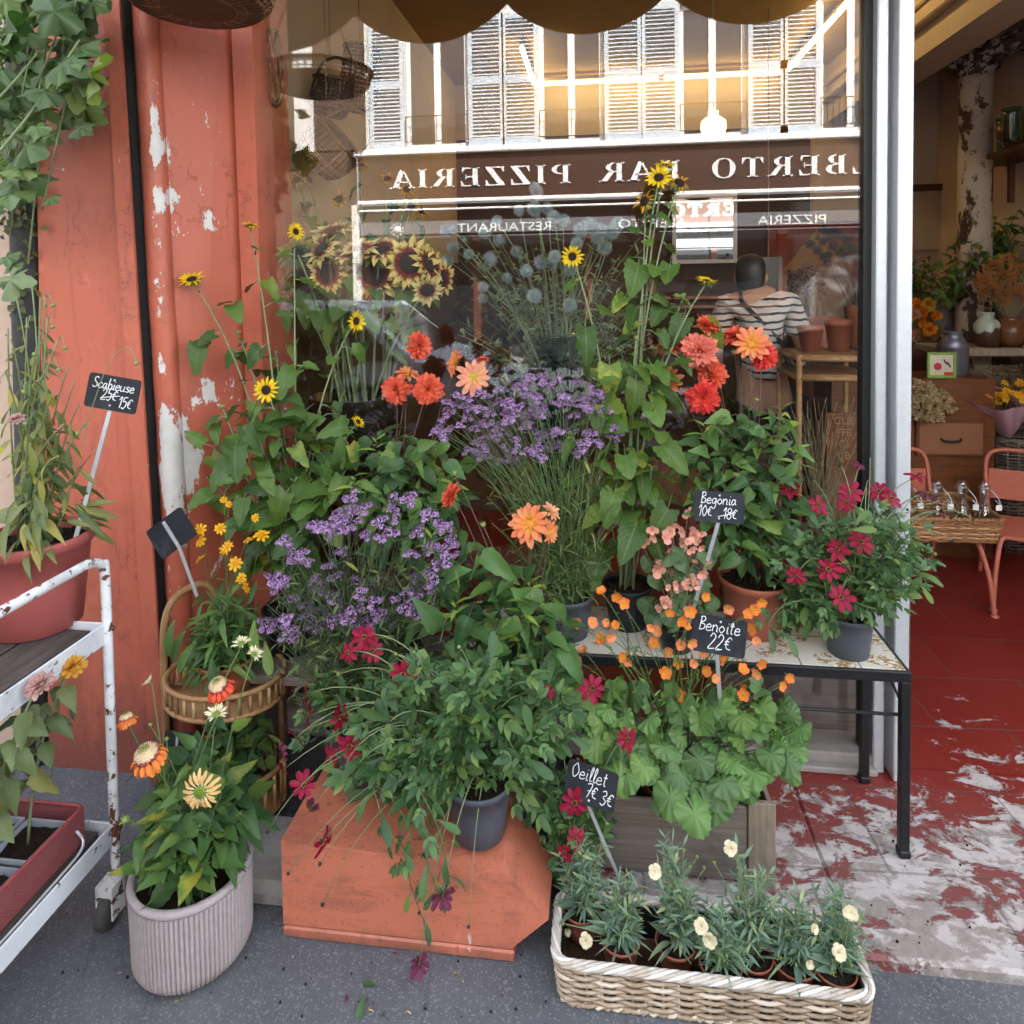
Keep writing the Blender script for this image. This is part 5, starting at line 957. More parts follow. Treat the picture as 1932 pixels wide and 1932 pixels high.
# ------------------------------------------------------------------ burgundy cosmos
def cosmos(loc, label, potargs, heads, crown, buds=(), trail=(), lsz=(.06, .09), fills=()):
    p_ = Plant("potted_cosmos", loc, label, "potted plant", "burgundy cosmos plants"); b = p_.pot(*potargs)
    for kd, (x, y), yy, nn, rr in heads:
        p = P(x, y, yy); s = b + V((U(-.04, .04), U(-.04, .04), .06)); hd = math.hypot(p.x - s.x, p.y - s.y); p_.stem(s, p - V(nn).normalized() * .004, .0016, 0, 0, 12, .0012, 1, s.lerp(p, U(.4, .65)) + V((0, -.01, .05 + U(.25, .5) * hd)) + rv(.015)); p_.flower(kd, p, nn, rr * 1.15)
    for kd, x, y, yy in buds:
        p = P(x, y, yy); s = b + V((U(-.04, .04), U(-.04, .04), .06)); hd = math.hypot(p.x - s.x, p.y - s.y); p_.stem(s, p, .0014, 0, 0, 12, .001, 1, s.lerp(p, U(.45, .75)) + V((0, -.02, .04 + U(.3, .6) * hd)) + rv(.02)); p_.flower(kd, p, rv(.6) + V((0, 0, .6)), U(.006, .009), "flower_bud")
    for (x, y, yy) in crown:
        p = P(x, y, yy); pts = p_.stem(b + V((U(-.05, .05), U(-.05, .05), 0)), p, .0018, .25, .03, 9, .0012, 0); p_.leaves(pts, L_PINN + L_SPOON[:1], 8, lsz, .3, 1.0, .0, .75, .012, 0, .25, True)
    for q in trail:
        pts = catmull([P(*c) for c in q], 5); pts = [b.lerp(pts[0], t / 3) + V((0, 0, .03 * math.sin(PI * t / 3))) for t in range(3)] + pts; p_.st.tube(pts, .0018, .001, 5, 0); p_.leaves(pts[2:], L_SPOON + L_PINN, 11, (.045, .07), .1, .98, .5, .5, .012, 0, .25)
    [p_.fill(*f) for f in fills]; p_.done(G3, [ST_G, ST_GR]); return p_
kb = K(450, 1100, 2.972); bp = (-.298, -.585, .234)
H = lambda k, q, kd, yy, nn, rr: (kd, k(*q), yy, nn, rr); bg_ = "burgundy"
heads = [H(kb, q, kd, yy, nn, r) for q, kd, yy, nn, r in [((720, 325), bg_, -.62, (0, -1, .3), .026), ((630, 415), bg_, -.63, (-.3, -.9, .3), .023), ((765, 405), bg_, -.6, (.3, -.6, .5), .026), ((940, 540), bg_, -.64, (.05, -1, .2), .03), ((640, 945), bg_, -.70, (.1, -1, .2), .028), ((530, 1015), bg_, -.66, (-.6, -.7, .2), .028), ((392, 650), bg_, -.6, (-.9, -.35, .2), .028), ((405, 770), bg_, -.62, (-.9, -.3, .2), .026), ((340, 890), bg_, -.65, (-.4, -.6, -.5), .028), ((585, 780), bg_, -.66, (.85, -.4, .2), .026), ((250, 985), "faded_burgundy", -.66, (-.6, -.6, -.2), .02), ((262, 1080), bg_, -.66, (-.5, -.6, -.4), .02), ((378, 1165), bg_, -.7, (.2, -.6, .7), .026), ((415, 1300), "faded_burgundy", -.7, (-.5, -.3, -.8), .022), ((492, 1485), bg_, -.72, (.9, -.2, -.2), .03), ((1162, 1790), "faded_burgundy", -.75, (0, -.4, .9), .027)]]
heads.append(("faded_burgundy", K(450, 1600, 2.972)(1030, 690), -.74, (.1, -.3, .9), .024))
crown = [(x, y, U(-.72, -.5)) for x, y in inpoly([(600, 1330), (700, 1260), (800, 1240), (900, 1230), (1000, 1250), (1070, 1300), (1090, 1400), (1040, 1430), (980, 1430), (900, 1410), (820, 1460), (700, 1500), (620, 1450)], 46)]
crown += [(x, y, U(-.6, -.5)) for x, y in inpoly([(985, 1480), (1050, 1440), (1060, 1540), (1010, 1530)], 3)]
buds = [("bud", *kb(*q), -.62) for q in ((1255, 385), (1225, 490), (1000, 415), (900, 425), (1440, 740), (1465, 650), (1665, 590), (1550, 515), (970, 965), (770, 735), (575, 540))] + [("dark_bud", *kb(*q), -.72) for q in ((175, 1430), (470, 1610), (290, 1665), (485, 1840), (860, 810), (600, 1070), (640, 1110))] + [("dark_bud", *K(450, 1600, 2.972)(*q), -.72) for q in ((1310, 480), (1030, 400))]
trail = [[(720, 1480, -.7), (770, 1560, -.72), (770, 1650, -.72), (800, 1740, -.71)], [(790, 1490, -.71), (800, 1600, -.73), (830, 1700, -.73)], [(700, 1470, -.7), (730, 1560, -.73), (780, 1620, -.72)], [(780, 1470, -.7), (830, 1570, -.73), (850, 1680, -.73)]]
cosmos(bp, "burgundy cosmos spilling over the salmon box from a grey pot", (bp, .06, .135, M_GREYPOT, .077), heads, crown, buds, trail, fills=[([(620, 1330), (760, 1260), (1000, 1260), (1080, 1320), (1070, 1400), (960, 1430), (840, 1440), (800, 1490), (680, 1490)], 90, (-.7, -.52), L_PINN + L_SPOON[:1], (.055, .095), 0, None, (.8, -.45, .35)), ([(540, 1300), (640, 1270), (660, 1400), (560, 1400)], 14, (-.58, -.5), L_PINN, (.05, .07), 0, None, (.8, -.4, .3))])
kr = K(1400, 600, 3.513); bp = (P(1600, 1215, -.225).x, -.225, TZ)
heads = [H(kr, q, kd, yy, nn, r) for q, kd, yy, nn, r in [((345, 1158), bg_, -.2, (-.3, -.5, .8), .026), ((545, 1262), bg_, -.26, (.3, -.7, .6), .026), ((755, 1175), bg_, -.22, (.0, -.8, .5), .028), ((735, 1245), bg_, -.24, (-.2, -.8, .3), .024), ((950, 1172), bg_, -.2, (-.3, -.7, .6), .026), ((1035, 1218), bg_, -.22, (.3, -.7, .6), .026), ((1205, 1070), bg_, -.2, (.05, -.15, 1), .028), ((1270, 1190), "faded_burgundy", -.18, (.5, -.1, .9), .024), ((1365, 1300), bg_, -.22, (.95, -.25, .2), .024), ((830, 1512), bg_, -.32, (.0, -.75, .7), .031), ((672, 1560), bg_, -.32, (-.2, -.65, .8), .027), ((400, 1738), bg_, -.34, (-.1, -1, .2), .023), ((612, 1695), bg_, -.35, (-.1, -.75, .7), .029), ((705, 1668), bg_, -.32, (.4, -.3, .9), .02), ((697, 1880), bg_, -.36, (.0, -.85, .5), .029), ((825, 990), "faded_burgundy", -.16, (.3, -.3, .8), .018)]]
crown = [(x, y, U(-.36, -.1)) for x, y in inpoly([(1430, 1090), (1460, 1020), (1520, 960), (1620, 950), (1720, 960), (1770, 1080), (1740, 1130), (1640, 1150), (1560, 1160), (1480, 1170), (1440, 1180)], 44)]
buds = [("dark_bud", *kr(*q), -.2) for q in ((890, 940), (880, 1090), (870, 1145), (690, 1000), (500, 1090), (1180, 1215), (1230, 1200), (1140, 1295), (1200, 1310), (1310, 1385), (1430, 1350), (1500, 1330), (1580, 1360), (220, 1490), (1030, 1580), (1440, 1505))] + [("bud", *kr(*q), -.24) for q in ((630, 1380), (1325, 1590), (935, 1690), (980, 1725), (1270, 1800), (980, 1520))]
cosmos(bp, "burgundy cosmos in a grey pot at the table end by the aluminium post", (bp, .052, .11, M_GREYPOT, .064), heads, crown, buds, [[(1640, 1060, -.26), (1700, 1030, -.28), (1660, 965, -.24)], [(1480, 1140, -.34), (1450, 1180, -.36), (1500, 1200, -.36)], [(1600, 1130, -.33), (1660, 1150, -.33), (1690, 1130, -.3)]], (.05, .075), fills=[([(1440, 1080), (1500, 990), (1650, 970), (1750, 1050), (1740, 1120), (1640, 1150), (1480, 1170)], 80, (-.36, -.14), L_PINN + L_SPOON, (.035, .06), 0, None, (.9, -.4, .35))])

# ------------------------------------------------------------------ begonia
bp = (P(1275, 1180, -.24).x, -.25, TZ); p_ = Plant("potted_begonia", bp, "small begonia of salmon flowers beside the black pot", "potted plant"); b = p_.pot(bp, .04, .075, M_DARKPOT, .052); kg = K(850, 600, 3.22)
for q in ((1255, 1310), (1370, 1285), (1190, 1390), (1340, 1350), (1435, 1320), (1505, 1325), (1535, 1368), (1440, 1395), (1310, 1530), (1288, 1552), (1360, 1550), (1440, 1540), (1400, 1572), (1410, 1650), (1340, 1755), (1460, 1745), (1475, 1210), (1505, 1345)):
    p = P(*kg(*q), U(-.3, -.24)); p_.stem(b + rv(.02), p, .0013, .4, .02, 7); p_.flower("begonia", p, V((0, -1, .1)) + rv(.5), U(.017, .024))
for x, y in inpoly([(1215, 1010), (1330, 1000), (1340, 1080), (1300, 1165), (1240, 1160), (1250, 1080)], 22): p = P(x, y, U(-.33, -.28)); p_.stem(b + rv(.02), p, .0012, .4, .02, 7); p_.flower("begonia", p, V((0, -1, .1)) + rv(.6), U(.012, .02))
for (x, y) in inpoly([(1215, 1100), (1230, 1040), (1300, 1010), (1350, 1030), (1345, 1120), (1320, 1170), (1240, 1170)], 26):
    p = P(x, y, U(-.3, -.2)); pts = p_.stem(b + rv(.02), p, .0014, .4, .02, 7); p_.leaf(p, V((U(-1, 1), -.5, U(-.8, .1))), L_BEG, U(.045, .07), 0, V((0, -.8, .5)) + rv(.3)); p_.leaves(pts, L_BEG, 3, (.03, .045), .5, .95, .3, .3, .01)
p_.done(G9, ST_GR)

# ------------------------------------------------------------------ wooden crate with avens
cr = thing("wooden_crate", (.21, -.33, .03), "weathered wooden crate of orange avens behind the wicker basket", "crate"); X0, X1, Y0, Y1, Z1 = -.015, .405, -.435, -.24, .235
mb = MB(); mb.box((X0, Y0, .04), (X1 - .052, Y0 + .012, Z1 - .004), bev=.002); part("front_board", mb, M_WOODC, cr)
mb = MB(); mb.box((X0, Y1 - .012, .04), (X1, Y1, Z1), bev=.002); part("back_board", mb, M_WOODC, cr)
mb = MB(); mb.box((X0, Y0 + .014, .03), (X1, Y1 - .014, .045)); part("base_board", mb, M_WOODC, cr)
for x in (X0 - .012, X1): mb = MB(); mb.box((x, Y0 + .01, .035), (x + .012, Y1, Z1 - .002), bev=.002); part("side_board", mb, M_WOODC2, cr)
for y in (Y0 - .004, Y1 - .03): mb = MB(); mb.box((X1 - .05, y, .03), (X1 + .016, y + .014 if y < -.3 else y + .018, Z1 + .012), bev=.002); part("corner_post", mb, M_WOODC2, cr)
bp = (.19, -.33, .046); p_ = Plant("potted_avens", bp, "orange flowered avens with round scalloped leaves filling the wooden crate", "potted plant"); b = p_.pot(bp, .075, .17, M_TERRA, .088)
kv = K(1000, 1050, 3.22)
for q in ((880, 365), (965, 392), (1003, 360), (975, 447), (765, 458), (808, 482), (780, 558), (1008, 552), (865, 605), (1078, 615), (930, 682), (1025, 676), (855, 735), (1100, 726), (1152, 772), (945, 880), (310, 427), (352, 600), (310, 660), (455, 527), (512, 520), (597, 640), (622, 662), (1095, 270), (1240, 342), (1270, 450), (1358, 372), (1397, 352), (1440, 302), (1385, 470), (1405, 540), (1190, 660), (1323, 715), (1418, 740), (1440, 680), (1323, 808), (1330, 872), (1605, 765), (1565, 815), (460, 240), (550, 268), (597, 310), (400, 432), (495, 427), (543, 442), (950, 565), (940, 420), (1215, 645)):
    p = P(*kv(*q), U(-.48, -.36)); s = b + V((U(-.05, .05), U(-.04, .04), 0)); pts = p_.stem(s, p, .0013, .5, .03, 10, .0009); p_.leaves(pts, L_LAN, 3, (.02, .035), .5, .9, 0, .8); nn = V((0, -.9, .35)) + rv(.55); p_.flower("avens", p, nn, U(.0135, .0185))
for (x, y) in inpoly([(1085, 1320), (1150, 1290), (1250, 1310), (1350, 1300), (1440, 1290), (1500, 1340), (1495, 1440), (1440, 1460), (1390, 1490), (1300, 1520), (1220, 1480), (1130, 1440)], 120):
    yy = -.36 - .16 * min(1, max(0, (y - 1290) / 200)) + U(-.03, .03); p = P(x, y, yy); s = b + V((U(-.05, .05), U(-.05, .05), 0)); p_.stem(s, p, .0015, .5, .02, 7, .0012)
    f_ = (y - 1290) / 250; p_.leaf(p, V((U(-.8, .8), -.5, .5 - 1.3 * f_ + U(-.3, .3))), L_GEUM, U(.042, .08), 0, V((0, -.75, .75)) + rv(.4))
p_.done(G5, ST_G)

# ------------------------------------------------------------------ long wicker basket with carnations
bk = thing("wicker_basket", (.21, -.655, 0), "long rectangular wicker basket of carnation pots on the pavement", "basket"); BX0, BX1, BY0, BY1 = -.112, .54, -.755, -.565
path = rrect(BX0 + .012, BX1 - .012, BY0 + .012, BY1 - .012, .03, .0105)
part("weave", weave(path, .004, .088, 11, .0046, .0043, .03, 5), M_WICK, bk)
mb = MB(); [mb.tube([(x, y, .003), (BX0 * .0 + .214 + (x - .214) * 1.03, -.66 + (y + .66) * 1.03, .098)], .0035, None, 5) for x, y in path[::3]]; part("stakes", mb, M_WICK, bk)
part("rim", braid(path, .094, .0075, .0040, 12, 6, 1.03), M_WICKG, bk)
part("base_rim", braid(path, .006, .005, .004, 40, 2, 1.0), M_WICK, bk)
mb = MB(); mb.box((BX0 + .02, BY0 + .02, .002), (BX1 - .02, BY1 - .02, .01)); part("base", mb, M_WICKD, bk)
mb = MB(); [mb.box(*q) for q in (((BX0 + .017, BY0 + .018, .01), (BX0 + .0185, BY1 - .018, .085)), ((BX1 - .0185, BY0 + .018, .01), (BX1 - .017, BY1 - .018, .085)), ((BX0 + .019, BY1 - .0185, .01), (BX1 - .019, BY1 - .017, .085)), ((BX0 + .019, BY0 + .017, .01), (BX1 - .019, BY0 + .0185, .085)))]; part("liner", mb, M_RUBBER, bk)
kd_ = K(950, 1400, 2.576)
DI = [((400, 850), -.60, .105, "carnation pot in the wicker basket's rear left corner, under the zinc stake", [((330, 955), 's')]),
      ((590, 1010), -.665, .085, "bushy carnation at the left of the basket with one low cream flower", [((422, 1000), 'f'), ((310, 915), 'b'), ((680, 790), 'b'), ((635, 880), 'b'), ((690, 895), 'b')]),
      ((860, 985), -.66, .13, "tall carnation in the basket with a cream flower at its top left", [((756, 662), 'f'), ((835, 665), 'b'), ((930, 640), 'b'), ((900, 560), 'b'), ((965, 590), 'b'), ((1000, 645), 'b'), ((920, 775), 'b')]),
      ((1080, 1090), -.70, .07, "low carnation in the middle of the basket with two cream flowers facing front", [((985, 930), 'f'), ((1026, 995), 'f'), ((1110, 1075), 'b')]),
      ((1235, 1010), -.67, .13, "tallest carnation in the basket with a cream bloom on top", [((1130, 548), 'f'), ((1050, 620), 'b'), ((1160, 605), 'b'), ((1285, 700), 'b'), ((1080, 830), 'b'), ((1165, 790), 'b')]),
      ((1440, 1080), -.675, .085, "leafy carnation in the basket right of the tallest one, hardly flowering", [((1515, 1112), 's'), ((1375, 1085), 'b'), ((1450, 1120), 'b')]),
      ((1640, 1100), -.68, .095, "carnation at the right end of the basket with peach flowers", [((1662, 1056), 'f'), ((1718, 862), 'f'), ((1540, 940), 's'), ((1630, 1160), 'b'), ((1720, 1120), 'b')])]
for (q, yy, hh, lb, fl_) in DI:
    x, y = kd_(*q); c = P(x, y, yy); c = V((min(.5, max(-.075, c.x)), yy, .022)); p_ = Plant("potted_carnation", tuple(c), lb, "potted plant", "carnation pots in the basket"); b = p_.pot(c, .031, .066, M_TERRA, .043, 24)
    for i in range(30):
        a = U(0, 6.28); q_ = U(.005, .066); p = b + V((q_ * math.cos(a), q_ * math.sin(a) * .75, U(.3, 1.25) * hh * 1.65 * (1 - q_ * 4))); pts = p_.stem(b + rv(.012), p, .0011, .3, .01, 7); p_.leaves(pts, L_LAN[:2] + L_GRASS[:2], 7, (.028, .048), .15, 1.0, .12, .9, 0, 0, .3, True)
    for i in range(15): a = U(0, 6.28); p_.leaf(b + V((.012 * math.cos(a), .012 * math.sin(a), U(0, .02))), V((math.cos(a), math.sin(a), U(.1, .9))), L_LAN + L_GRASS, U(.045, .075))
    for fq, k_ in fl_:
        p = P(*kd_(*fq), yy - .035); p_.stem(b + rv(.01), p, .0012, .4, .01, 8)
        if k_ == 'f': p_.flower("carnation", p, V((0, -.8, .5)) + rv(.3), .0175)
        elif k_ == 's': p_.flower("carnation", p, V((.3, -.8, .4)) + rv(.3), .011)
        else: m2 = p_.flower("bud", p, V((0, -.2, 1)), .0055, "flower_bud"); m2.scale = (m2.scale[0], m2.scale[1], m2.scale[2] * 1.8)
    p_.done(G8, ST_GR)
# burgundy cosmos in a terracotta pot at the basket's left rear
bp = (-.055, -.5, .032); heads = [("burgundy", kd_(365, 322), -.62, (.05, -1, .25), .03), ("burgundy", kd_(370, 498), -.62, (.3, -.7, .4), .021), ("burgundy", kd_(318, 565), -.63, (-.3, -.9, .0), .019), ("burgundy", kv(405, 830), -.55, (.1, -.85, .5), .028), ("burgundy", kv(620, 1140), -.53, (.5, -.8, .2), .027), ("burgundy", kb(1765, 635), -.6, (.6, -.4, .6), .014), ("faded_burgundy", kd_(340, 750), -.6, (-.3, -.8, -.2), .016)]
crown = [(x, y, U(-.6, -.5)) for x, y in inpoly([(1030, 1440), (1080, 1430), (1140, 1520), (1140, 1640), (1090, 1700), (1060, 1640), (1020, 1560)], 16)]
cosmos(bp, "burgundy cosmos squeezed between the salmon box and the wooden crate", (bp, .03, .1, M_TERRA, .042), heads, crown, [("bud", *kd_(525, 425), -.56)], (), (.035, .055))

# ------------------------------------------------------------------ bamboo stand with tickseed
sx, sy = -1.085, -.335; bs = thing("bamboo_stand", (sx, sy, 0), "two tier bamboo plant stand by the black joint of the pilaster", "plant stand")
def tier(zb, zt, r, nsp, nm):
    mb = MB(); [mb.tube([V((x, y, z)) for x, y in circle(sx, sy, r, 36, .8)] + [V((sx + r, sy, z))], .0075, None, 7) for z in (zb, zt)]; part(nm + "_rim", mb, M_RATT, bs); mb = MB(); [mb.tube([(x, y, zb), (x, y, zt)], .0052, None, 5) for x, y in circle(sx, sy, r, nsp, .8)]; part(nm + "_spindles", mb, M_RATT, bs); mb = MB(); mb.lathe([(.001, zb), (r, zb), (r, zb + .006), (.001, zb + .006)], 30, 0, T(sx, sy, 0) @ Matrix.Diagonal((1, .8, 1, 1))); part(nm + "_shelf", mb, M_RATT, bs)
tier(.375, .435, .168, 34, "upper"); tier(.06, .17, .16, 26, "lower")
mb = MB(); mb.tube(catmull([(sx - .178, sy - .02, .002), (sx - .178, sy - .02, .3), (sx - .178, sy - .01, .58), (sx - .15, sy + .06, .645), (sx - .1, sy + .12, .60), (sx - .09, sy + .128, .3), (sx - .09, sy + .128, .002)], 7), .0105, None, 8); [mb.tube([(sx + a, sy + .13, .002), (sx + a, sy + .13, .5)], .009, None, 7) for a in (.03, .1)]; part("post", mb, M_RATT, bs)
bp = (-1.075, -.345, .382); p_ = Plant("potted_tickseed", bp, "yellow and orange tickseed in a terracotta pot on the bamboo stand", "potted plant"); b = p_.pot(bp, .06, .105, M_TERRA, .078); kc = K(0, 600, 2.76)
for q, r in (((1050, 1120), .015), ((1155, 1115), .015), ((1053, 1180), .017), ((1050, 1275), .016), ((1195, 1208), .014), ((1180, 1228), .014), ((1305, 1175), .014), ((1235, 1300), .018), ((1265, 1378), .014), ((1290, 1428), .017), ((1372, 1150), .02), ((1338, 1060), .011), ((1172, 965), .009), ((1200, 990), .009)):
    p = P(*kc(*q), U(-.42, -.34)); pts = p_.stem(b + rv(.03), p, .0012, .4, .03, 9); p_.leaves(pts, L_GRASS, 4, (.05, .08), .1, .6, .1, .9); p_.flower("tickseed", p, V((0, -.7, .6)) + rv(.6), r * 1.2)
for i in range(46): a = U(0, 6.28); q = U(.02, .13); p = b + V((q * math.cos(a), q * math.sin(a) * .8, U(.03, .22) - q * .5)); pts = p_.stem(b + rv(.035), p, .0013, .4, .02); p_.leaves(pts, L_LAN + L_LAN[1:], 7, (.06, .11), .1, 1.0, .3, .7, 0, 0, .2)
for x, y in ((370, 1210), (400, 1240), (480, 1170), (350, 1190), (500, 1210), (330, 1170)): p = P(x, y, -.46); p_.leaf(p, V((U(-.6, .6), -.5, -.7)), L_SPOON, .085, 0, V((0, -.8, .5)))
p_.done(G7, ST_G)
bp = (-1.06, -.35, .067); p_ = Plant("potted_shrub", bp, "dark leafy plant on the lower shelf of the bamboo stand", "potted plant"); b = p_.pot(bp, .06, .1, M_DARKPOT, .075)
for i in range(26): a = U(0, 6.28); q = U(.02, .13); p = b + V((q * math.cos(a) + .02, q * math.sin(a) * .8, U(.04, .2))); pts = p_.stem(b + rv(.03), p, .0014, .4, .02); p_.leaves(pts, L_OV + L_LAN, 6, (.06, .09), .2, 1, .3, .5, .01)
p_.done(G6, ST_G)

# ------------------------------------------------------------------ white trolley on the left
tr = thing("metal_trolley", (-1.4, -1.05, 0), "rusty white metal trolley with wooden trays against the left wall", "trolley"); TXA, TXB, TYA, TYB = -1.62, -1.195, -1.6, -.66
for nm, z in (("upper_tray", .735), ("lower_tray", .235)):
    mb = MB(); e = .006; mb.box((TXB - e, TYA, z - .048), (TXB, TYB, z + .004), bev=.002); mb.box((TXA, TYB - e, z - .048), (TXB - e, TYB, z + .004), bev=.002); mb.box((TXA, TYA, z - .048), (TXA + e, TYB - e, z + .004), bev=.002); o_ = part(nm, mb, M_TROL, tr)
    mb = MB(); [mb.box((TXA + .02 + i * .128, TYA, z - .028), (TXA + .14 + i * .128, TYB - .018, z - .008), bev=.002) for i in range(3)]; sub("plank", mb, M_WOODT, o_, tr)
for x in (TXB - .0, TXA):
    mb = MB(); pts = [(x, TYB, .09), (x, TYB, .5), (x, TYB, .85), (x, TYB - .012, .885), (x, TYB - .05, .903), (x, TYB - .12, .905), (x, TYB - .5, .905), (x, TYA + .12, .905), (x, TYA + .05, .903), (x, TYA + .012, .885), (x, TYA, .85), (x, TYA, .5), (x, TYA, .09)]; mb.tube(catmull(pts, 5), .0115, None, 10); part("rail", mb, M_TROLR, tr)
    mb = MB(); mb.lathe([(.001, -.014), (.034, -.014), (.04, -.008), (.04, .008), (.034, .014), (.001, .014)], 20, 0, T(x, TYA + .03, .042) @ RY(PI / 2)); part("wheel", mb, M_RUBBER, tr); mb = MB(); mb.box((x - .02, TYA, .085), (x + .02, TYA + .045, .1)); part("caster_fork", mb, M_TROLR, tr)
    mb = MB(); mb.lathe([(.001, -.014), (.034, -.014), (.04, -.008), (.04, .008), (.034, .014), (.001, .014)], 20, 0, T(x, TYB - .03, .042) @ RY(PI / 2)); part("wheel", mb, plain("old rubber wheel", (.06, .055, .05), .8, .3), tr); mb = MB(); [mb.box((x + d - .002, TYB - .045, .03), (x + d + .002, TYB + .0, .11)) for d in (-.02, .02)]; mb.box((x - .02, TYB - .045, .085), (x + .02, TYB, .1)); part("caster_fork", mb, M_TROLR, tr)
    for z in (.72, .22): mb = MB(); mb.ball((x + .006, TYB + .006, z), .009, 0, 8); part("bolt", mb, M_TROLR, tr)
# wilting plant in the red pot
bp = (-1.375, -.665, .728); p_ = Plant("potted_scabious", bp, "wilting leggy plant in a red plastic pot on the trolley's top tray", "potted plant"); b = p_.pot(bp, .095, .225, M_TERRAR, .122)
for (x, y, yy) in [(30, 560, -.75), (60, 540, -.7), (90, 600, -.72), (110, 640, -.7), (70, 650, -.8), (20, 640, -.8), (140, 720, -.75), (10, 700, -.85), (100, 740, -.8), (160, 800, -.75), (50, 600, -.7), (40, 720, -.85), (120, 800, -.8), (75, 560, -.68), (130, 690, -.7), (150, 760, -.72), (95, 680, -.75), (180, 850, -.72), (60, 780, -.85), (15, 620, -.8), (110, 860, -.85), (85, 560, -.7)]:
    p = P(x, y, yy); pts = p_.stem(b + V((U(-.04, .04), U(-.04, .04), 0)), p, .0026, .7, .025, 10, .0016); p_.leaves(pts, L_LAN + L_SPOON, 9, (.05, .085), .05, .8, 1.1, .1, .0, 0, .35)
    if random.random() < .5: e = p + V((U(-.01, .03), -.01, -.02)); p_.st.tube([p, p + V((.01, 0, .006)), e], .0013, .0011, 5); p_.flower("bud", e, V((.4, -.2, -.9)), .009, "flower_bud")
for k in range(60):
    a = U(0, 6.28); p = b + V((.1 * math.cos(a), .1 * math.sin(a), U(.02, .12))); p_.leaf(p, V((math.cos(a), math.sin(a), U(-1.2, .4))), L_LAN, U(.06, .1), 0, V((0, -.6, .6)) + rv(.5))
p = P(258, 685, -.6); m_ = P(238, 655, -.6); p_.st.tube(catmull([b + V((.06, 0, .02)), P(190, 720, -.62), m_, p], 5), .0013, .001, 5); p_.flower("bud", p, V((.4, -.2, -.9)), .011, "flower_bud")
p_.flower("marigold", P(30, 790, -.92), (0, -.5, .9), .017); p_.done(G11, ST_GR)
# seed tray of faded zinnias on the lower tray
M_PERF = bpy.data.materials.new("red perforated metal"); M_PERF.use_nodes = True; nt = M_PERF.node_tree; bs_ = nt.nodes["Principled BSDF"]; bs_.inputs["Base Color"].default_value = (.27, .075, .075, 1); bs_.inputs["Roughness"].default_value = .5
uvn = N(nt, "SeparateXYZ", None, Vector=N(nt, "TexCoord").outputs["Object"]); s1 = math_(nt, 'SINE', math_(nt, 'MULTIPLY', math_(nt, 'ADD', uvn.outputs[1], uvn.outputs[2]), 900)); s2 = math_(nt, 'SINE', math_(nt, 'MULTIPLY', math_(nt, 'SUBTRACT', uvn.outputs[1], uvn.outputs[2]), 900)); hole = math_(nt, 'MULTIPLY', math_(nt, 'GREATER_THAN', s1, -.2), math_(nt, 'GREATER_THAN', s2, -.2))
tb_ = N(nt, "BsdfTransparent"); mx_ = N(nt, "MixShader", None, i0=hole, i1=bs_.outputs[0], i2=tb_.outputs[0]); nt.links.new(mx_.outputs[0], nt.nodes["Material Output"].inputs[0])
tz = .228; rt_ = thing("mesh_tray", (-1.4, -1.0, tz), "red perforated metal tray on the trolley's lower shelf", "tray"); mx0, mx1, my0, my1 = -1.56, -1.235, -1.5, -.71
mb = MB()
for a, c in (((mx1, my0, tz + .004), (mx1 + .002, my1, tz + .085)), ((mx0, my1, tz + .004), (mx1, my1 + .002, tz + .085)), ((mx0 - .002, my0, tz + .004), (mx0, my1, tz + .085)), ((mx0, my0, tz + .002), (mx1, my1, tz + .004))): mb.box(a, c)
part("mesh", mb, M_PERF, rt_); mb = MB(); mb.tube([V((x, y, tz + .087)) for x, y in rrect(mx0, mx1, my0, my1, .015, .03)] + [V((mx1, my0 + .015, tz + .087))], .0042, None, 6); part("rim", mb, M_MESH, rt_)
mb = MB(); mb.tube(catmull([(mx1 + .006, my0 + .2, tz + .08), (mx1 + .02, my0 + .2, tz + .012), (mx1 + .024, my0 + .3, tz + .006), (mx1 + .024, my1 - .12, tz + .006), (mx1 + .02, my1 - .03, tz + .014), (mx1 + .006, my1 - .03, tz + .05)], 4), .0035, None, 6); part("handle", mb, M_ALU, rt_)
zl = [("faded pink", (75, 1290), 1, -.86), ("old gold", (135, 1258), 2, -.8)]
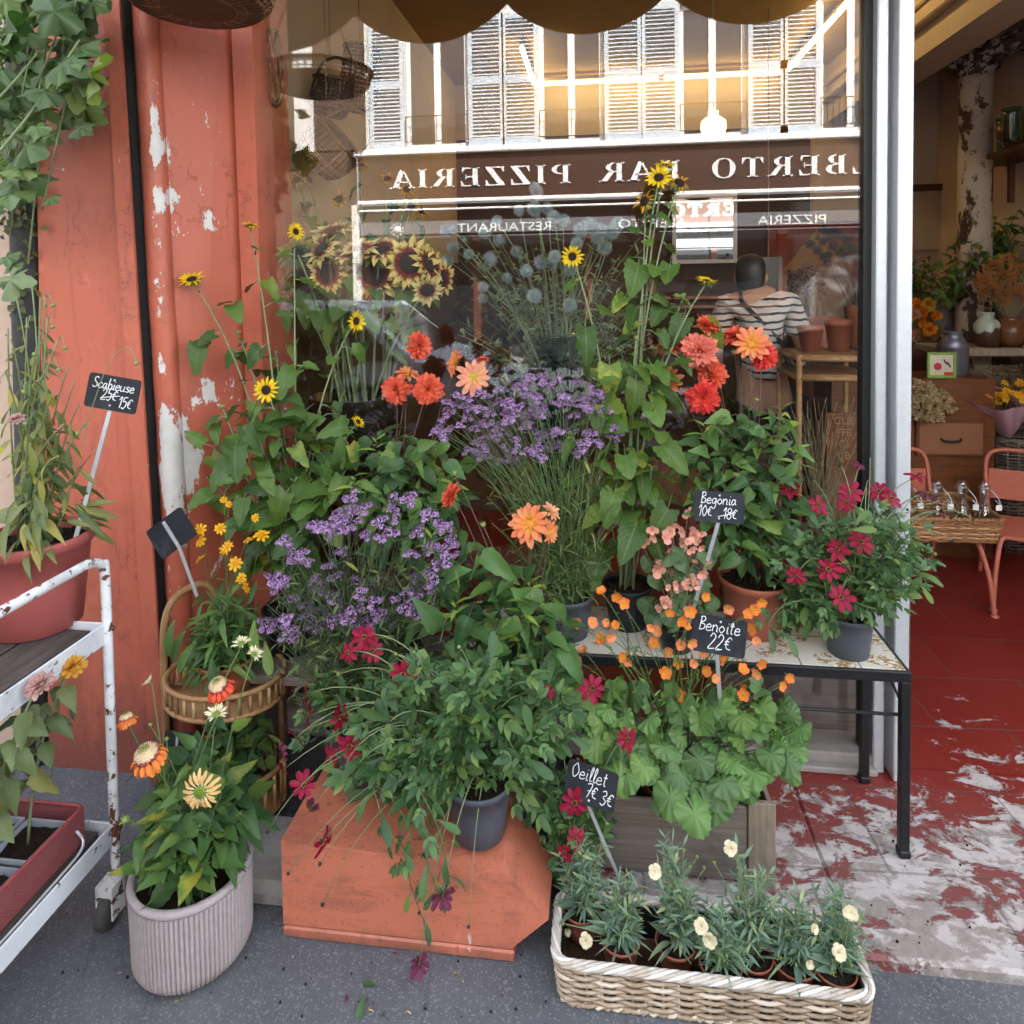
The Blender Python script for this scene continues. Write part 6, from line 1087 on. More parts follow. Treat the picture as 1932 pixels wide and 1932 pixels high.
for i, (x, y) in enumerate(((-1.3, -.80), (-1.41, -.80), (-1.30, -.93), (-1.41, -.93), (-1.3, -1.06), (-1.41, -1.06))):
    lb = ["seedling cell of an old gold zinnia near the trolley's right leg", "seedling cell behind the old gold zinnia on the lower shelf", "seedling cell of a faded pink zinnia on the lower shelf", "seedling cell with grey green leaves behind the pink zinnia", "seedling cell at the tray's near left, bare stem in soil", "seedling cell at the tray's far left by the wall"][i]
    p_ = Plant("potted_zinnia", (x, y, tz + .005), lb, "seedling pot", "zinnia seedling cells"); mb = MB(); e = .05
    mb.add([(x - e, y - .058, tz + .07), (x + e, y - .058, tz + .07), (x + e, y + .058, tz + .07), (x - e, y + .058, tz + .07), (x - e * .7, y - .04, tz + .006), (x + e * .7, y - .04, tz + .006), (x + e * .7, y + .04, tz + .006), (x - e * .7, y + .04, tz + .006)], np.array([(0, 1, 5, 4), (1, 2, 6, 5), (2, 3, 7, 6), (3, 0, 4, 7), (7, 6, 5, 4)]), None, 0, None, False)
    for q in ((x - e, y - .058, x + e, y - .052), (x - e, y + .052, x + e, y + .058), (x - e, y - .052, x - e + .005, y + .052), (x + e - .005, y - .052, x + e, y + .052)): mb.box((q[0], q[1], tz + .066), (q[2], q[3], tz + .074))
    p_.part("cell", mb, M_SEEDT); mb = MB(); v, F = grid(x - e * .94, x + e * .94, y - .05, y + .05, tz + .06, 6, 6); v[:, 2] += np.random.uniform(-.004, .005, len(v)); mb.add(v, F); p_.part("soil", mb, M_SOIL); b = V((x, y, tz + .06))
    if i < 5:
        tp = P(*zl[1][1], -.79) if i == 0 else P(*zl[0][1], -.9) if i == 2 else b + V((U(-.02, .02), U(-.02, .02), U(.16, .3)))
        pts = p_.stem(b, tp, .0035, .5, .015, 10, .0025); p_.leaves(pts, L_OV, 8, (.055, .085), .3, .9, .9, .2, .01, 0, .2, True)
        if i in (0, 2): fo = FL["marigold"][2 if i == 0 else 1]; FL["_z"] = [fo]; p_.flower("_z", tp, (0, -.5, .9), .03)
    p_.done(leafmat("zinnia leaf", (.08, .12, .06), (.14, .18, .10), back=(.2, .24, .16)) if i == 0 else bpy.data.materials["zinnia leaf"], ST_GR)

# ------------------------------------------------------------------ climbing vine
vn = Plant("climbing_vine", (P(40, 0, -.1).x, -.12, .0), "leafy green vine climbing over the salmon board at the top left", "vine"); 
for k in range(9):
    x0 = U(-40, 120); pts = catmull([P(x0 - 60 + U(-40, 40), U(300, 520), U(-.5, -.27)), P(x0, U(120, 260), U(-.5, -.3)), P(x0 + U(20, 90), U(-60, 60), U(-.45, -.26)), P(x0 + U(20, 120), -160, -.3)], 5); vn.st.tube(pts, .0028, .0018, 5); vn.nst = 1
vn.st.tube(catmull([P(-30, 320, -.56), P(60, 210, -.56), P(150, 75, -.52)], 5), .0045, .0025, 6); vn.st.tube(catmull([P(-40, 225, -.56), P(30, 150, -.55), P(70, 100, -.54)], 5), .004, .002, 6)
for (x, y) in inpoly([(-40, -60), (190, -60), (165, 60), (190, 150), (150, 190), (170, 240), (110, 260), (60, 230), (60, 330), (-40, 420)], 95): vn.leaf(P(x, y, U(-.58, -.28)), V((U(-.6, 1), U(-.8, 0), U(-1, .2))), L_PALM, U(.06, .125), 0, V((.1, -.8, .5)) + rv(.55), .0)
for (x, y, s) in ((40, 290, .09), (20, 250, .08), (165, 150, .08), (95, 370, .05), (10, 480, .06), (20, 500, .05), (150, 235, .075)): vn.leaf(P(x, y, -.5), V((.6, -.5, -.5)), L_PALM, s, 0, V((0, -.8, .6)))
vn.leaf(P(25, 515, -.7), V((-.1, -.4, -.9)), L_PALM, .085, 1, V((0, -.9, .5))); vn.done([G10, G14], ST_GR)
for x, y, s, lb in ((690, 1880, .05, "green leaf lying on the asphalt below the salmon box"), (712, 1862, .04, "darker curled leaf beside the green one on the asphalt")):
    mb = MB(); p = G(x, y, .004); mb.tpl(L_SPOON[1], frame((p.x, p.y, .009), (U(-1, 1), U(-1, 1), 0), (0, 0, 1), s)); single("fallen_leaf", mb, G3, lb, "leaf")

# ------------------------------------------------------------------ price signs
c = P(212, 742, -.55); sign(c, .14, .088, R(10), [("Scabieuse", -.40, .1, .31), ("25E", -.2, -.22, .33), ("15E", .14, -.38, .33)], (-1.272, -.665, .925), "tilted chalkboard price sign reading Scabieuse, above the wilting plant", R(4), .1, False, [[(-.2, -.18), (-.0, -.1), (.16, -.04)]])
c = P(323, 1006, -.42); sign(c, .125, .092, R(-36), [], P(372, 1125, -.40), "blank back of a chalkboard sign before the black joint", 0, .1, True)
c = P(1357, 957, -.33); sign(c, .128, .08, R(3), [("Begonia", -.38, .1, .36), ("10E", -.43, -.32, .36), ("18E", .06, -.36, .36)], (P(1275, 1180, -.24).x + .03, -.26, TZ + .06), "chalkboard price sign reading Begonia, before the terracotta dahlia pot", 0, .1, False, [[(-.02, -.3), (.15, -.22), (.32, -.12)]])
c = P(1357, 1200, -.44); sign(c, .13, .09, R(7), [("Beno", -.4, .1, .36), ("i^te", .1, .1, .36), ("22E", -.2, -.36, .42)], P(1360, 1350, -.40), "chalkboard price sign reading Benoite, among the orange avens flowers", 0, .12)
c = P(1115, 1483, -.61); sign(c, .118, .085, R(8), [("Oeillet", -.42, .1, .36), ("7E", -.1, -.3, .34), ("3E", .2, -.36, .36)], P(1195, 1720, -.60), "chalkboard price sign on a long zinc stake in the wicker basket", R(-8), .25)
c = P(335, 1405, -.66); sign(c, .07, .06, R(2), [], P(368, 1500, -.68), "small black sign back among the coneflower leaves", 0, .1, True)

# ------------------------------------------------------------------ hanging baskets outside and in
def lathe_weave(c, prof, n, rows, rad, ang=0.0):
    mb = MB(); m = len(prof)
    for i in range(n):
        for sgn in ((1, -1) if ang else (1,)): mb.tube([V((c[0] + r * math.cos(2 * PI * i / n + sgn * ang * j / m), c[1] + r * math.sin(2 * PI * i / n + sgn * ang * j / m), c[2] + z)) for j, (r, z) in enumerate(prof)], rad, None, 5)
    if rows:
        zs = np.linspace(0, m - 1, rows)
        for rI, f in enumerate(zs):
            j = min(m - 2, int(f)); w = f - j; r = prof[j][0] * (1 - w) + prof[j + 1][0] * w; z = prof[j][1] * (1 - w) + prof[j + 1][1] * w; k = n * 2
            mb.tube([V((c[0] + (r + rad * 1.2 * math.sin(PI * (i + rI))) * math.cos(2 * PI * i / k), c[1] + (r + rad * 1.2 * math.sin(PI * (i + rI))) * math.sin(2 * PI * i / k), c[2] + z)) for i in range(k + 1)], rad, None, 4)
    return mb
c = P(375, 15, -.35); c.z += .02; hb = thing("round_basket", tuple(c), "large shallow round wicker basket hanging at the top above the pilaster", "basket"); pr_ = [(.001, -.02), (.1, -.022), (.17, -.015), (.195, .01), (.205, .05)]
mb = MB(); mb.lathe([(.001, -.022), (.1, -.024), (.168, -.018), (.19, .008), (.19, .012), (.16, -.01), (.001, -.016)], 40, 0, T(*c)); part("bottom", mb, M_WICKD, hb); part("weave", lathe_weave(c, pr_[1:], 44, 9, .0035), M_WICKB, hb); part("rim", braid(circle(c.x, c.y, .203, 60), c.z + .05, .007, .0055, 20, 3), M_WICKB, hb)
mb = MB(); [mb.tube([c + V((.2 * math.cos(a), .2 * math.sin(a), .05)), V((c.x, c.y + .1, 2.84))], .0025, None, 4) for a in (.5, 2.6, 4.7)]; part("cord", mb, ST_W, hb)
c = P(509, 130, .135); lt = thing("lattice_basket", tuple(c), "narrow open lattice wicker basket hanging inside at the window's left edge", "basket"); pr_ = [(.015, -.13), (.035, -.12), (.044, -.08), (.046, -.02), (.044, .05), (.036, .11), (.03, .13)]; part("weave", lathe_weave(c, pr_, 14, 0, .0028, 1.6), M_WICKB, lt); part("rim", braid(circle(c.x, c.y, .03, 24), c.z + .13, .004, .003, 10, 3), M_WICKB, lt); mb = MB(); mb.tube([c + V((0, 0, .13)), V((c.x, c.y, 2.9))], .002, None, 4); part("cord", mb, ST_W, lt)
def basket_hang(px, py, y, r, h, label, mat, lean=0.0, handle=True):
    c = P(px, py, y); r_ = thing("hanging_basket", tuple(c), label, "basket", "baskets hanging inside the window"); pr = [(r * .75, -h / 2), (r * .95, -h * .25), (r, 0), (r * .97, h * .3), (r * .92, h / 2)]; Mx = T(*c) @ RY(lean) @ T(*(-c))
    for nm, mb, mt in (("weave", lathe_weave(c, pr, 30, 16, .0035), mat), ("lining", MB().lathe([(.001, -h * .49)] + [(q * .97, z) for q, z in pr] + [(q * .955, z) for q, z in pr[::-1]] + [(.001, -h * .47)], 30, 0, T(*c)), M_WICKD), ("rim", braid(circle(c.x, c.y, r * .93, 40), c.z + h / 2, .006, .005, 14, 3), mat), ("handle", MB().tube(catmull([c + V((-r * .93, 0, h / 2)), c + V((-r * .7, 0, h / 2 + r * .8)), c + V((0, 0, h / 2 + r * 1.15)), c + V((r * .7, 0, h / 2 + r * .8)), c + V((r * .93, 0, h / 2))], 6), .007, None, 6), mat)):
        if nm == "handle" and not handle: continue
        A = np.array(Mx); mb.v = [v @ A[:3, :3].T + A[:3, 3] for v in mb.v]; part(nm, mb, mt, r_)
    mb = MB(); mb.tube([c + V((0, 0, h / 2 + (r * 1.12 if handle else 0))), V((c.x, c.y, 3.25))], .0025, None, 4); part("cord", mb, ST_W, r_)
basket_hang(618, 285, .5, .115, .15, "lower brown round wicker basket hanging inside the window's left end", M_WICKB, .9); basket_hang(625, 185, .62, .085, .14, "small dark wicker basket hanging above the round one, inside", M_WICKD, .2); basket_hang(680, 150, .7, .08, .26, "tall narrow dark wicker basket hanging next to the reflected shutter", M_WICKB, .1, False)

# ------------------------------------------------------------------ inside: tube lights, lamp, mirror
M_TUBE = emit("fluorescent tube", (1, .74, .30), 2.3)
def tube_light(a, b, label):
    r = thing("tube_light", tuple((V(a) + V(b)) / 2), label, "ceiling light", "tube lights under the shop ceiling"); mb = MB(); mb.tube([a, b], .015, None, 10); part("tube", mb, M_TUBE, r); mb = MB(); o = V((0, 0, .035)); mb.tube([V(a) + o, V(b) + o], .02, None, 4); part("batten", mb, M_BEAM, r)
tube_light((-.50, 3.52, 3.17), (.48, 3.52, 3.17), "tube light on the rear ceiling edge, left one"); tube_light((.53, 3.52, 3.17), (1.42, 3.52, 3.17), "tube light on the rear ceiling edge, right one"); tube_light((-.52, 3.5, 3.17), (-.52, 2.62, 3.17), "short tube light at the left of the ceiling"); tube_light((1.47, 3.45, 3.17), (1.47, 2.4, 3.17), "tube light running forward at the right of the ceiling, rear one"); tube_light((1.47, 2.35, 3.17), (1.47, 1.2, 3.17), "tube light running forward at the right of the ceiling, front one")
c = P(1346, 238, 2.0); lp = thing("pendant_lamp", tuple(c), "round amber glass pendant lamp hanging inside the shop", "lamp"); mb = MB(); mb.lathe([(.03, -.075), (.06, -.06), (.075, -.01), (.07, .03), (.045, .05), (.03, .055), (.03, .085)], 24, 0, T(*c)); part("shade", mb, emit("amber glass glow", (1, .62, .28), .5), lp); mb = MB(); mb.tube([c + V((0, 0, .085)), V((c.x, c.y, 3.25))], .004, None, 6); part("cord", mb, M_ALU, lp)
a, b = P(1278, 372, 3.5), P(1388, 488, 3.5); mr = thing("wall_mirror", (a.x, 3.6, b.z), "rectangular mirror on the shop's back wall reflecting the street", "mirror"); mb = MB(); mb.box((a.x, 3.6, b.z), (b.x, 3.62, a.z)); part("glass", mb, M_MIRROR, mr); mb = MB(); [mb.box(*q) for q in (((a.x - .03, 3.59, b.z - .03), (b.x + .03, 3.63, b.z)), ((a.x - .03, 3.59, a.z), (b.x + .03, 3.63, a.z + .03)), ((a.x - .03, 3.59, b.z), (a.x, 3.63, a.z)), ((b.x, 3.59, b.z), (b.x + .03, 3.63, a.z)))]; part("frame", mb, M_WHITE, mr)
a, b = P(1475, 490, 2.6), P(1475, 555, 2.6); mb = MB(); a, b = P(1424, 485, 2.4), P(1477, 556, 2.4); mb.box((a.x, 2.4, b.z), (b.x, 2.415, a.z), bev=.002); nbd = thing("notice_board", ((a.x + b.x) / 2, 2.4, b.z), "plain grey board hung behind the striped shirt, inside the shop", "board"); part("board", mb, plain("grey board", (.16, .16, .16), .7), nbd); mb = MB(); mb.tube([((a.x + b.x) / 2, 2.41, a.z), ((a.x + b.x) / 2, 2.41, 3.25)], .004, None, 5); part("cord", mb, ST_W, nbd)
# display table with bouquets behind the pane
dt = thing("display_table", (-.55, .4, .03), "dark wooden display table inside the window under the bouquets", "table"); mb = MB(); mb.box((-1.16, .16, .76), (.55, .68, .80), bev=.004); part("table_top", mb, M_TWINE, dt)
for x in (-1.12, .5):
    for y in (.19, .64): mb = MB(); mb.box((x - .025, y - .025, .03), (x + .025, y + .025, .76)); part("leg", mb, M_TWINE, dt)
c = V((-.92, .33, .80)); p_ = Plant("sunflower_bouquet", tuple(c), "bouquet of yellow and maroon sunflowers in a dark tub inside the window", "bouquet"); mb = MB(); mb.lathe([(.001, 0), (.15, 0), (.165, .1), (.175, .33), (.18, .335), (.172, .33), (.16, .1), (.001, .03)], 40, 0, T(*c)); p_.part("tub", mb, plain("dark glazed tub", (.03, .018, .014), .25, .4, 12, .05, .5))
k2 = K(450, 0, 2.972); b = c + V((0, 0, .1))
for q, nn, r, kd in (((545, 1300), (-.1, -.4, .9), .062, "bicolour"), ((480, 1405), (-.4, -.7, .5), .06, "bicolour"), ((517, 1540), (-.1, -1, .05), .062, "bicolour"), ((775, 1545), (.0, -1, .1), .08, "bicolour"), ((980, 1485), (.1, -1, .15), .072, "bicolour"), ((800, 1410), (0, -.5, .9), .07, "bicolour"), ((1090, 1490), (.9, -.4, .2), .06, "bicolour"), ((1150, 1580), (.8, -.6, -.2), .055, "bicolour"), ((1075, 1640), (.3, -.8, -.5), .045, "bicolour"), ((340, 1430), (-.5, .5, .6), .06, "bicolour"), ((270, 1600), (-.8, -.3, .2), .055, "bicolour"), ((610, 1440), (.2, -.3, .9), .05, "bicolour"), ((700, 1400), (0, -.4, .9), .055, "bicolour"), ((340, 1015), (.2, -.9, .3), .034, "old_sunflower"), ((410, 1015), (.7, -.5, .2), .028, "old_sunflower"), ((580, 1125), (.1, -.9, .3), .036, "old_sunflower"), ((700, 935), (0, -.5, .9), .035, "old_sunflower"), ((850, 1010), (.1, -.6, .5), .03, "old_sunflower"), ((960, 1070), (.2, -.7, .4), .032, "old_sunflower"), ((985, 1170), (.2, -.7, -.1), .035, "old_sunflower"), ((1040, 1190), (.5, -.7, -.1), .028, "old_sunflower")):
    p = P(*k2(*q), U(.13, .22) if kd == "bicolour" else U(.4, .5)); pts = p_.stem(b + V((U(-.12, .12), U(-.08, .08), 0)), p - V(nn).normalized() * .012, .0058, .5, .015, 10, .004); p_.leaves(pts, L_SUN, 4, (.06, .09), .55, .95, .6, .3, .02, 0, .3); p_.flower(kd, p, nn, r * (1.3 if kd == 'bicolour' else 1.15))
for q in ((600, 1690), (740, 1760), (960, 1640), (480, 1750), (1000, 1850), (400, 1660), (560, 1800), (900, 1800)): p_.leaf(P(*k2(*q), .2), V((U(-.5, .5), -.5, -.7)), L_SUN, U(.08, .11), 0, V((0, -.8, .5)) + rv(.3))
p_.done(G1, ST_GR)
c = V((-.155, .36, .80)); p_ = Plant("thistle_bouquet", tuple(c), "blue grey globe thistles in a tall teal glass vase inside the window", "bouquet"); mb = MB(); mb.lathe([(.001, 0), (.085, 0), (.09, .02), (.09, .55), (.094, .555), (.088, .55), (.085, .02), (.001, .012)], 36, 0, T(*c)); p_.part("vase", mb, M_TEALG); b = c + V((0, 0, .3)); k3 = K(450, 0, 2.972)
for q in ((1185, 1305), (1215, 1290), (1400, 1315), (1480, 1360), (1190, 1470), (1310, 1435), (1410, 1505), (1430, 1465), (1580, 1420), (1795, 1450), (1720, 1480), (1780, 1500), (1845, 1245), (1595, 1190), (1680, 1060), (1695, 1080), (1680, 1180), (1755, 1180), (1470, 1245), (1790, 1225), (1220, 1400), (1390, 1620), (1390, 1685), (1680, 1670), (1880, 1725), (1880, 1520), (1525, 1570), (1635, 1530)): p = P(*k3(*q), U(.16, .4)); pts = p_.stem(b + V((U(-.05, .05), U(-.05, .05), 0)), p, .0026, .45, .02, 10, .0018); p_.leaves(pts, L_LAN + L_PINN, 5, (.05, .08), .4, .95, .2, .6); p_.flower("thistle", p, (0, 0, 1), random.choice((.022, .026, .03)), "flower_head")
k3b = K(1000, 0, 2.76)
for q in ((375, 1245), (450, 1215), (410, 1300), (330, 1185), (480, 1180), (285, 1205), (150, 1345), (230, 1600), (390, 1210), (265, 1275)): p = P(*k3b(*q), U(.16, .35)); pts = p_.stem(b + rv(.04), p, .0026, .45, .02, 10, .0018); p_.leaves(pts, L_LAN, 4, (.05, .07), .4, .95, .2, .6); p_.flower("thistle", p, (0, 0, 1), random.choice((.024, .03, .033)), "flower_head")
for i in range(120): x, y = U(850, 1250), U(440, 720); p = P(x, y, U(.22, .55)); pts = p_.stem(b + rv(.05), p, .0015, .4, .03); p_.leaves(pts, L_LAN + L_PINN, 6, (.05, .08), .4, 1, .3, .6)
p_.done(G14, ST_GR)
FL["straw"] = [(FL["verbena"][2][0].copy(), None, "x")]; FL["straw"][0][0].materials[0] = petalmat("straw petal", (.62, .46, .22), (.74, .60, .36)); FL["straw"][0][0].materials[1] = ST_W; FL['sedum'] = [(FL['verbena'][0][0].copy(), None, 'x')]; FL['sedum'][0][0].materials[0] = PM_ZI; FL['sedum'][0][0].materials[1] = C_BUDD; FL['posy'] = [(FL['verbena'][1][0].copy(), None, 'x')]; FL['posy'][0][0].materials[0] = PM_BE; FL['posy'][0][0].materials[1] = C_BUD
# dried bunches
def bunch(name, loc, label, region, base, n, kind, lm, sm, fl=None, fr=.012, yr=(.3, .5), lsz=(.02, .035), tp=None, potf=None, cat="dried bouquet"):
    p_ = Plant(name, loc, label, cat); 
    if potf: potf(p_)
    for (x, y) in inpoly(region, n):
        p = P(x, y, U(*yr)); pts = p_.stem(V(base) + rv(.03), p, .0013, .4, .02, 7); p_.leaves(pts, tp or L_GRASS, 7, lsz, .45, 1.0, 0, .8)
        if fl and random.random() < .8: p_.flower(random.choice(fl), p, camdir(p, .6, .4), fr * U(.7, 1.2), "flower_head")
    p_.done(lm, sm); return p_
def cylpot(c, r0, r1, h, mat, nm="vase"): return lambda p_: p_.part(nm, MB().lathe([(.001, 0), (r0, 0), (r0, .01), (r1, h), (r1 * .93, h), (r0 * .9, .02), (.001, .015)], 28, 0, T(*c)), mat)
M_BRN = plain("dark amaranth", (.045, .02, .016), .9, .4, 40, .3); FL["amar"] = [(FL["thistle"][0][0].copy(), None, "x")]; FL["amar"][0][0].materials[0] = M_BRN; FL["amar"][0][0].materials[1] = M_BRN
c = (-.42, .45, .80); bunch("dried_bouquet", c, "dark brown dried amaranth bunch between the sunflowers and thistles", [(850, 560), (880, 530), (960, 560), (990, 640), (960, 700), (860, 690), (835, 640)], V(c) + V((0, 0, .15)), 46, None, leafmat("amaranth leaf", (.04, .02, .016), (.09, .04, .03)), ST_P, ["amar"], .022, (.32, .5), potf=cylpot(c, .06, .08, .2, M_WICKD))
c = (.42, .47, .80); bunch("dried_bouquet", (.95, .45, .42), "grey dried statice inside the window, by the aluminium post", [(1470, 760), (1500, 740), (1620, 750), (1625, 850), (1590, 860), (1480, 850)], (.78, .4, .6), 60, None, GST, ST_W, None, .01, (.15, .45), (.015, .028), potf=cylpot((.78, .4, .42), .07, .09, .22, M_WICKD)); mb = MB(); mb.box((.6, .2, .03), (1.0, .6, .42), bev=.004); single("wooden_box", mb, M_WOODC, "plain wooden box under the grey statice, inside the window", "box")
c = P(1545, 560, 1.9); bunch("dried_bouquet", (1.25, 1.9, 1.13), "pink dried sedum bunch behind the striped shirt", [(1490, 520), (1520, 505), (1550, 520), (1550, 555), (1500, 560)], (1.25, 1.9, 1.2), 26, None, GST, ST_W, ["sedum"], .034, (1.8, 2.0), potf=cylpot((1.25, 1.9, 1.13), .07, .09, .2, M_TERRA)); bunch("dried_bouquet", (1.6, 2.2, 1.13), "dark dried sedum bunch high at the window's right edge", [(1520, 470), (1560, 425), (1600, 440), (1640, 450), (1640, 500), (1540, 500)], (1.55, 2.2, 1.25), 34, None, leafmat("dark dry leaf", (.03, .02, .03), (.06, .04, .05)), ST_P, ["amar"], .03, (2.1, 2.3), potf=cylpot((1.6, 2.2, 1.13), .09, .12, .25, M_TERRA))
mb = MB(); pa = thing("wall_painting", (1.45, 3.6, 1.7), "red wall painting with an ochre triangle, seen through the window", "painting"); a, b = P(1450, 420, 3.6), P(1640, 520, 3.6); mb.box((a.x, 3.64, b.z), (b.x, 3.66, a.z)); part("canvas", mb, plain("red canvas", (.26, .045, .02), .8), pa); mb = MB(); mb.prism([(a.x + .12, b.z + .05), (a.x + .62, b.z + .05), (a.x + .38, a.z - .06)], .004, 0, T(0, 3.634, 0)); part("triangle", mb, plain("ochre paint", (.42, .2, .05), .8), pa)
# rattan side shelf
rs = thing("rattan_shelf", (1.06, 1.25, .03), "rattan side shelf behind the window near the aluminium post", "shelf"); mb = MB()
for z in (1.09, 1.18): [mb.tube(q, .013, None, 8) for q in ([(.9, 1.1, z), (1.22, 1.1, z)], [(.9, 1.45, z), (1.22, 1.45, z)], [(.9, 1.1, z), (.9, 1.45, z)], [(1.22, 1.1, z), (1.22, 1.45, z)])]
[mb.tube([(x, y, .03), (x, y, 1.2)], .013, None, 8) for x in (.9, 1.22) for y in (1.1, 1.45)]; part("frame", mb, M_RATT, rs)
for z in (1.1, 1.19): mb = MB(); mb.box((.9, 1.1, z), (1.22, 1.45, z + .008)); part("shelf_board", mb, M_WICKT, rs)
for i, (x, r, h, lb) in enumerate(((1.0, .055, .12, "small terracotta pot on the rattan shelf, left"), (1.13, .06, .15, "larger terracotta pot on the rattan shelf near the post"))):
    r_ = thing("terracotta_pot", (x, 1.28, 1.2), lb, "pot"); part("pot", MB().lathe([(.001, 0), (r * .75, 0), (r, h * .8), (r * 1.1, h * .8), (r * 1.1, h), (r * .95, h), (r * .7, .02), (.001, .02)], 28, 0, T(x, 1.28, 1.2)), M_TERRA, r_)
wb = thing("letter_panel", (1.0, .75, .8), "wooden panel of carved letter blocks behind the statice", "panel"); mb = MB(); a, b = P(1560, 780, .72), P(1622, 862, .72); mb.box((a.x, .72, b.z - .2), (b.x, .745, a.z)); part("board", mb, M_CAB, wb)
for j, s in enumerate(("CUE", "FFE", "CI", "CB")): text(s, .042, ((a.x + b.x) / 2, .716, a.z - .03 - j * .047), RX(PI / 2), plain("carved wood", (.36, .17, .07), .6) if j == 0 else bpy.data.materials["carved wood"], wb, wb, "letters", .004)
mb = MB(); mb.box((.85, .66, .03), (1.2, .84, b.z - .2)); single("low_shelf", mb, M_CAB, "brown wooden block under the carved letter panel", "shelf")
def paper(c, label, h=.26, r=.11, lean=(0, 0), mat=None, wr=0, sectors=.75):
    mb = MB(); n = 44; v = []; c = V(c); m = 6
    for i in range(m + 1):
        t = i / m
        for j in range(n + 1):
            a = 2 * PI * sectors * j / n + 1.9; rr = (.018 + (r - .018) * t ** .9) * (1 + .09 * math.sin(a * 9) * t); v.append((c.x + rr * math.cos(a) + lean[0] * t, c.y + rr * math.sin(a) + lean[1] * t, c.z + h * t * (1 + .12 * math.sin(a * 2.3 + 1))))
    k = n + 1; mb.add(v, np.array([(i * k + j, i * k + j + 1, (i + 1) * k + j + 1, (i + 1) * k + j) for i in range(m) for j in range(n)])); return mb
M_PINKP = plain("pink wrapping paper", (.55, .36, .42), .8, .08, 9, .25)
def wrapped(loc, label, kinds, lm, n=22, h=.26, r=.11, lean=(0, 0), fr=.02, spread=.11):
    p_ = Plant("wrapped_bouquet", loc, label, "bouquet"); p_.part("paper", paper(loc, "", h, r, lean), M_PINKP); b = V(loc)
    for i in range(n):
        a = U(0, 6.28); q = U(0, spread); p = b + V((q * math.cos(a) + lean[0], q * math.sin(a) + lean[1], h * U(.95, 1.25))); pts = p_.stem(b + V((0, 0, .03)), p, .0015, .4, .01); p_.leaves(pts, L_LAN, 5, (.03, .05), .6, 1, .0, .8)
        if kinds: p_.flower(random.choice(kinds), p, V((0, -.8, .6)) + rv(.5), fr * U(.8, 1.2))
    p_.done(lm, ST_W)
wrapped((1.24, 1.2, 1.2), "pink paper bouquet on the rattan shelf, cut by the aluminium post", ["begonia"], GST, 16, .2, .1, (.05, -.05), .016)
# the shop assistant, seen from behind
px_, py_ = .86, 1.6; pe = thing("person", (px_, py_, .03), "person with black hair in a striped shirt, back turned, behind the window", "person")
SK = plain("skin", (.45, .25, .17), .5, .05, 20, .02); HAIR = wood("black hair", (.006, .005, .005), (.04, .03, .025), (160, 160, 2), .4); JEAN = plain("black trousers", (.012, .013, .018), .8, .2)
def skin(name, verts, edges, rad, mat, root, parent=None, lv=2):
    me = bpy.data.meshes.new(name); me.from_pydata([tuple(V(v)) for v in verts], edges, []); o = bpy.data.objects.new(name, me); link(o); m = o.modifiers.new("skin", 'SKIN'); m.use_smooth_shade = True
    for i, r in enumerate(rad): d = me.skin_vertices[0].data[i]; d.radius = r if isinstance(r, tuple) else (r, r); d.use_root = (i == 0)
    sm = o.modifiers.new("sub", 'SUBSURF'); sm.levels = lv; sm.render_levels = lv; bpy.context.view_layer.update(); nm = bpy.data.meshes.new_from_object(o.evaluated_get(bpy.context.evaluated_depsgraph_get())); bpy.data.objects.remove(o); nm.name = name; nm.materials.clear(); nm.materials.append(mat); q = bpy.data.objects.new(name, nm); link(q); q.parent = parent or root; return q
Bv = [(0, 0, .93), (-.01, 0, 1.12), (-.02, 0, 1.30), (-.03, .01, 1.42), (-.05, .03, 1.475), (-.06, .05, 1.56), (-.06, .05, 1.64), (-.19, .01, 1.385), (-.235, .06, 1.15), (-.20, .22, .98), (.13, .01, 1.385), (.21, .03, 1.14), (.225, .2, 1.06), (-.09, 0, .86), (-.1, 0, .45), (-.1, .0, .09), (-.1, .13, .05), (.09, 0, .86), (.1, .01, .45), (.1, .0, .09), (.1, .13, .05), (-.19, .27, .96), (.22, .27, 1.05)]
Be = [(0, 1), (1, 2), (2, 3), (3, 4), (4, 5), (5, 6), (3, 7), (7, 8), (8, 9), (3, 10), (10, 11), (11, 12), (0, 13), (13, 14), (14, 15), (15, 16), (0, 17), (17, 18), (18, 19), (19, 20), (9, 21), (12, 22)]
Br = [(.15, .1), (.12, .09), (.14, .09), (.12, .075), .05, (.07, .085), (.065, .075), .052, .04, .028, .052, .04, .028, .075, .05, .035, .03, .075, .05, .035, .03, (.04, .018), (.04, .018)]
skin("body", Bv, Be, Br, SK, pe)
for sd, bx_ in ((-1, V((-.19, .28, .96))), (1, V((.22, .28, 1.05)))):
    for k in range(5): a = V(bx_) + V(((k - 2) * .016, .0, 0)); L = (.05, .07, .075, .07, .055)[k]; skin("finger", [a, a + V(((k - 2) * .004, L * .55, -.004)), a + V(((k - 2) * .006, L, -.02))], [(0, 1), (1, 2)], [.009, .0085, .007], SK, pe, None, 1)
sh = skin("shirt", [(0, 0, .96), (-.01, 0, 1.12), (-.02, 0, 1.30), (-.03, .01, 1.41), (-.04, .02, 1.455), (-.19, .01, 1.385), (-.235, .04, 1.2), (.13, .01, 1.385), (.2, .025, 1.2)], [(0, 1), (1, 2), (2, 3), (3, 4), (3, 5), (5, 6), (3, 7), (7, 8)], [(.185, .125), (.15, .11), (.165, .112), (.14, .095), .058, .07, .062, .07, .062], plain("x", (1, 1, 1)), pe)
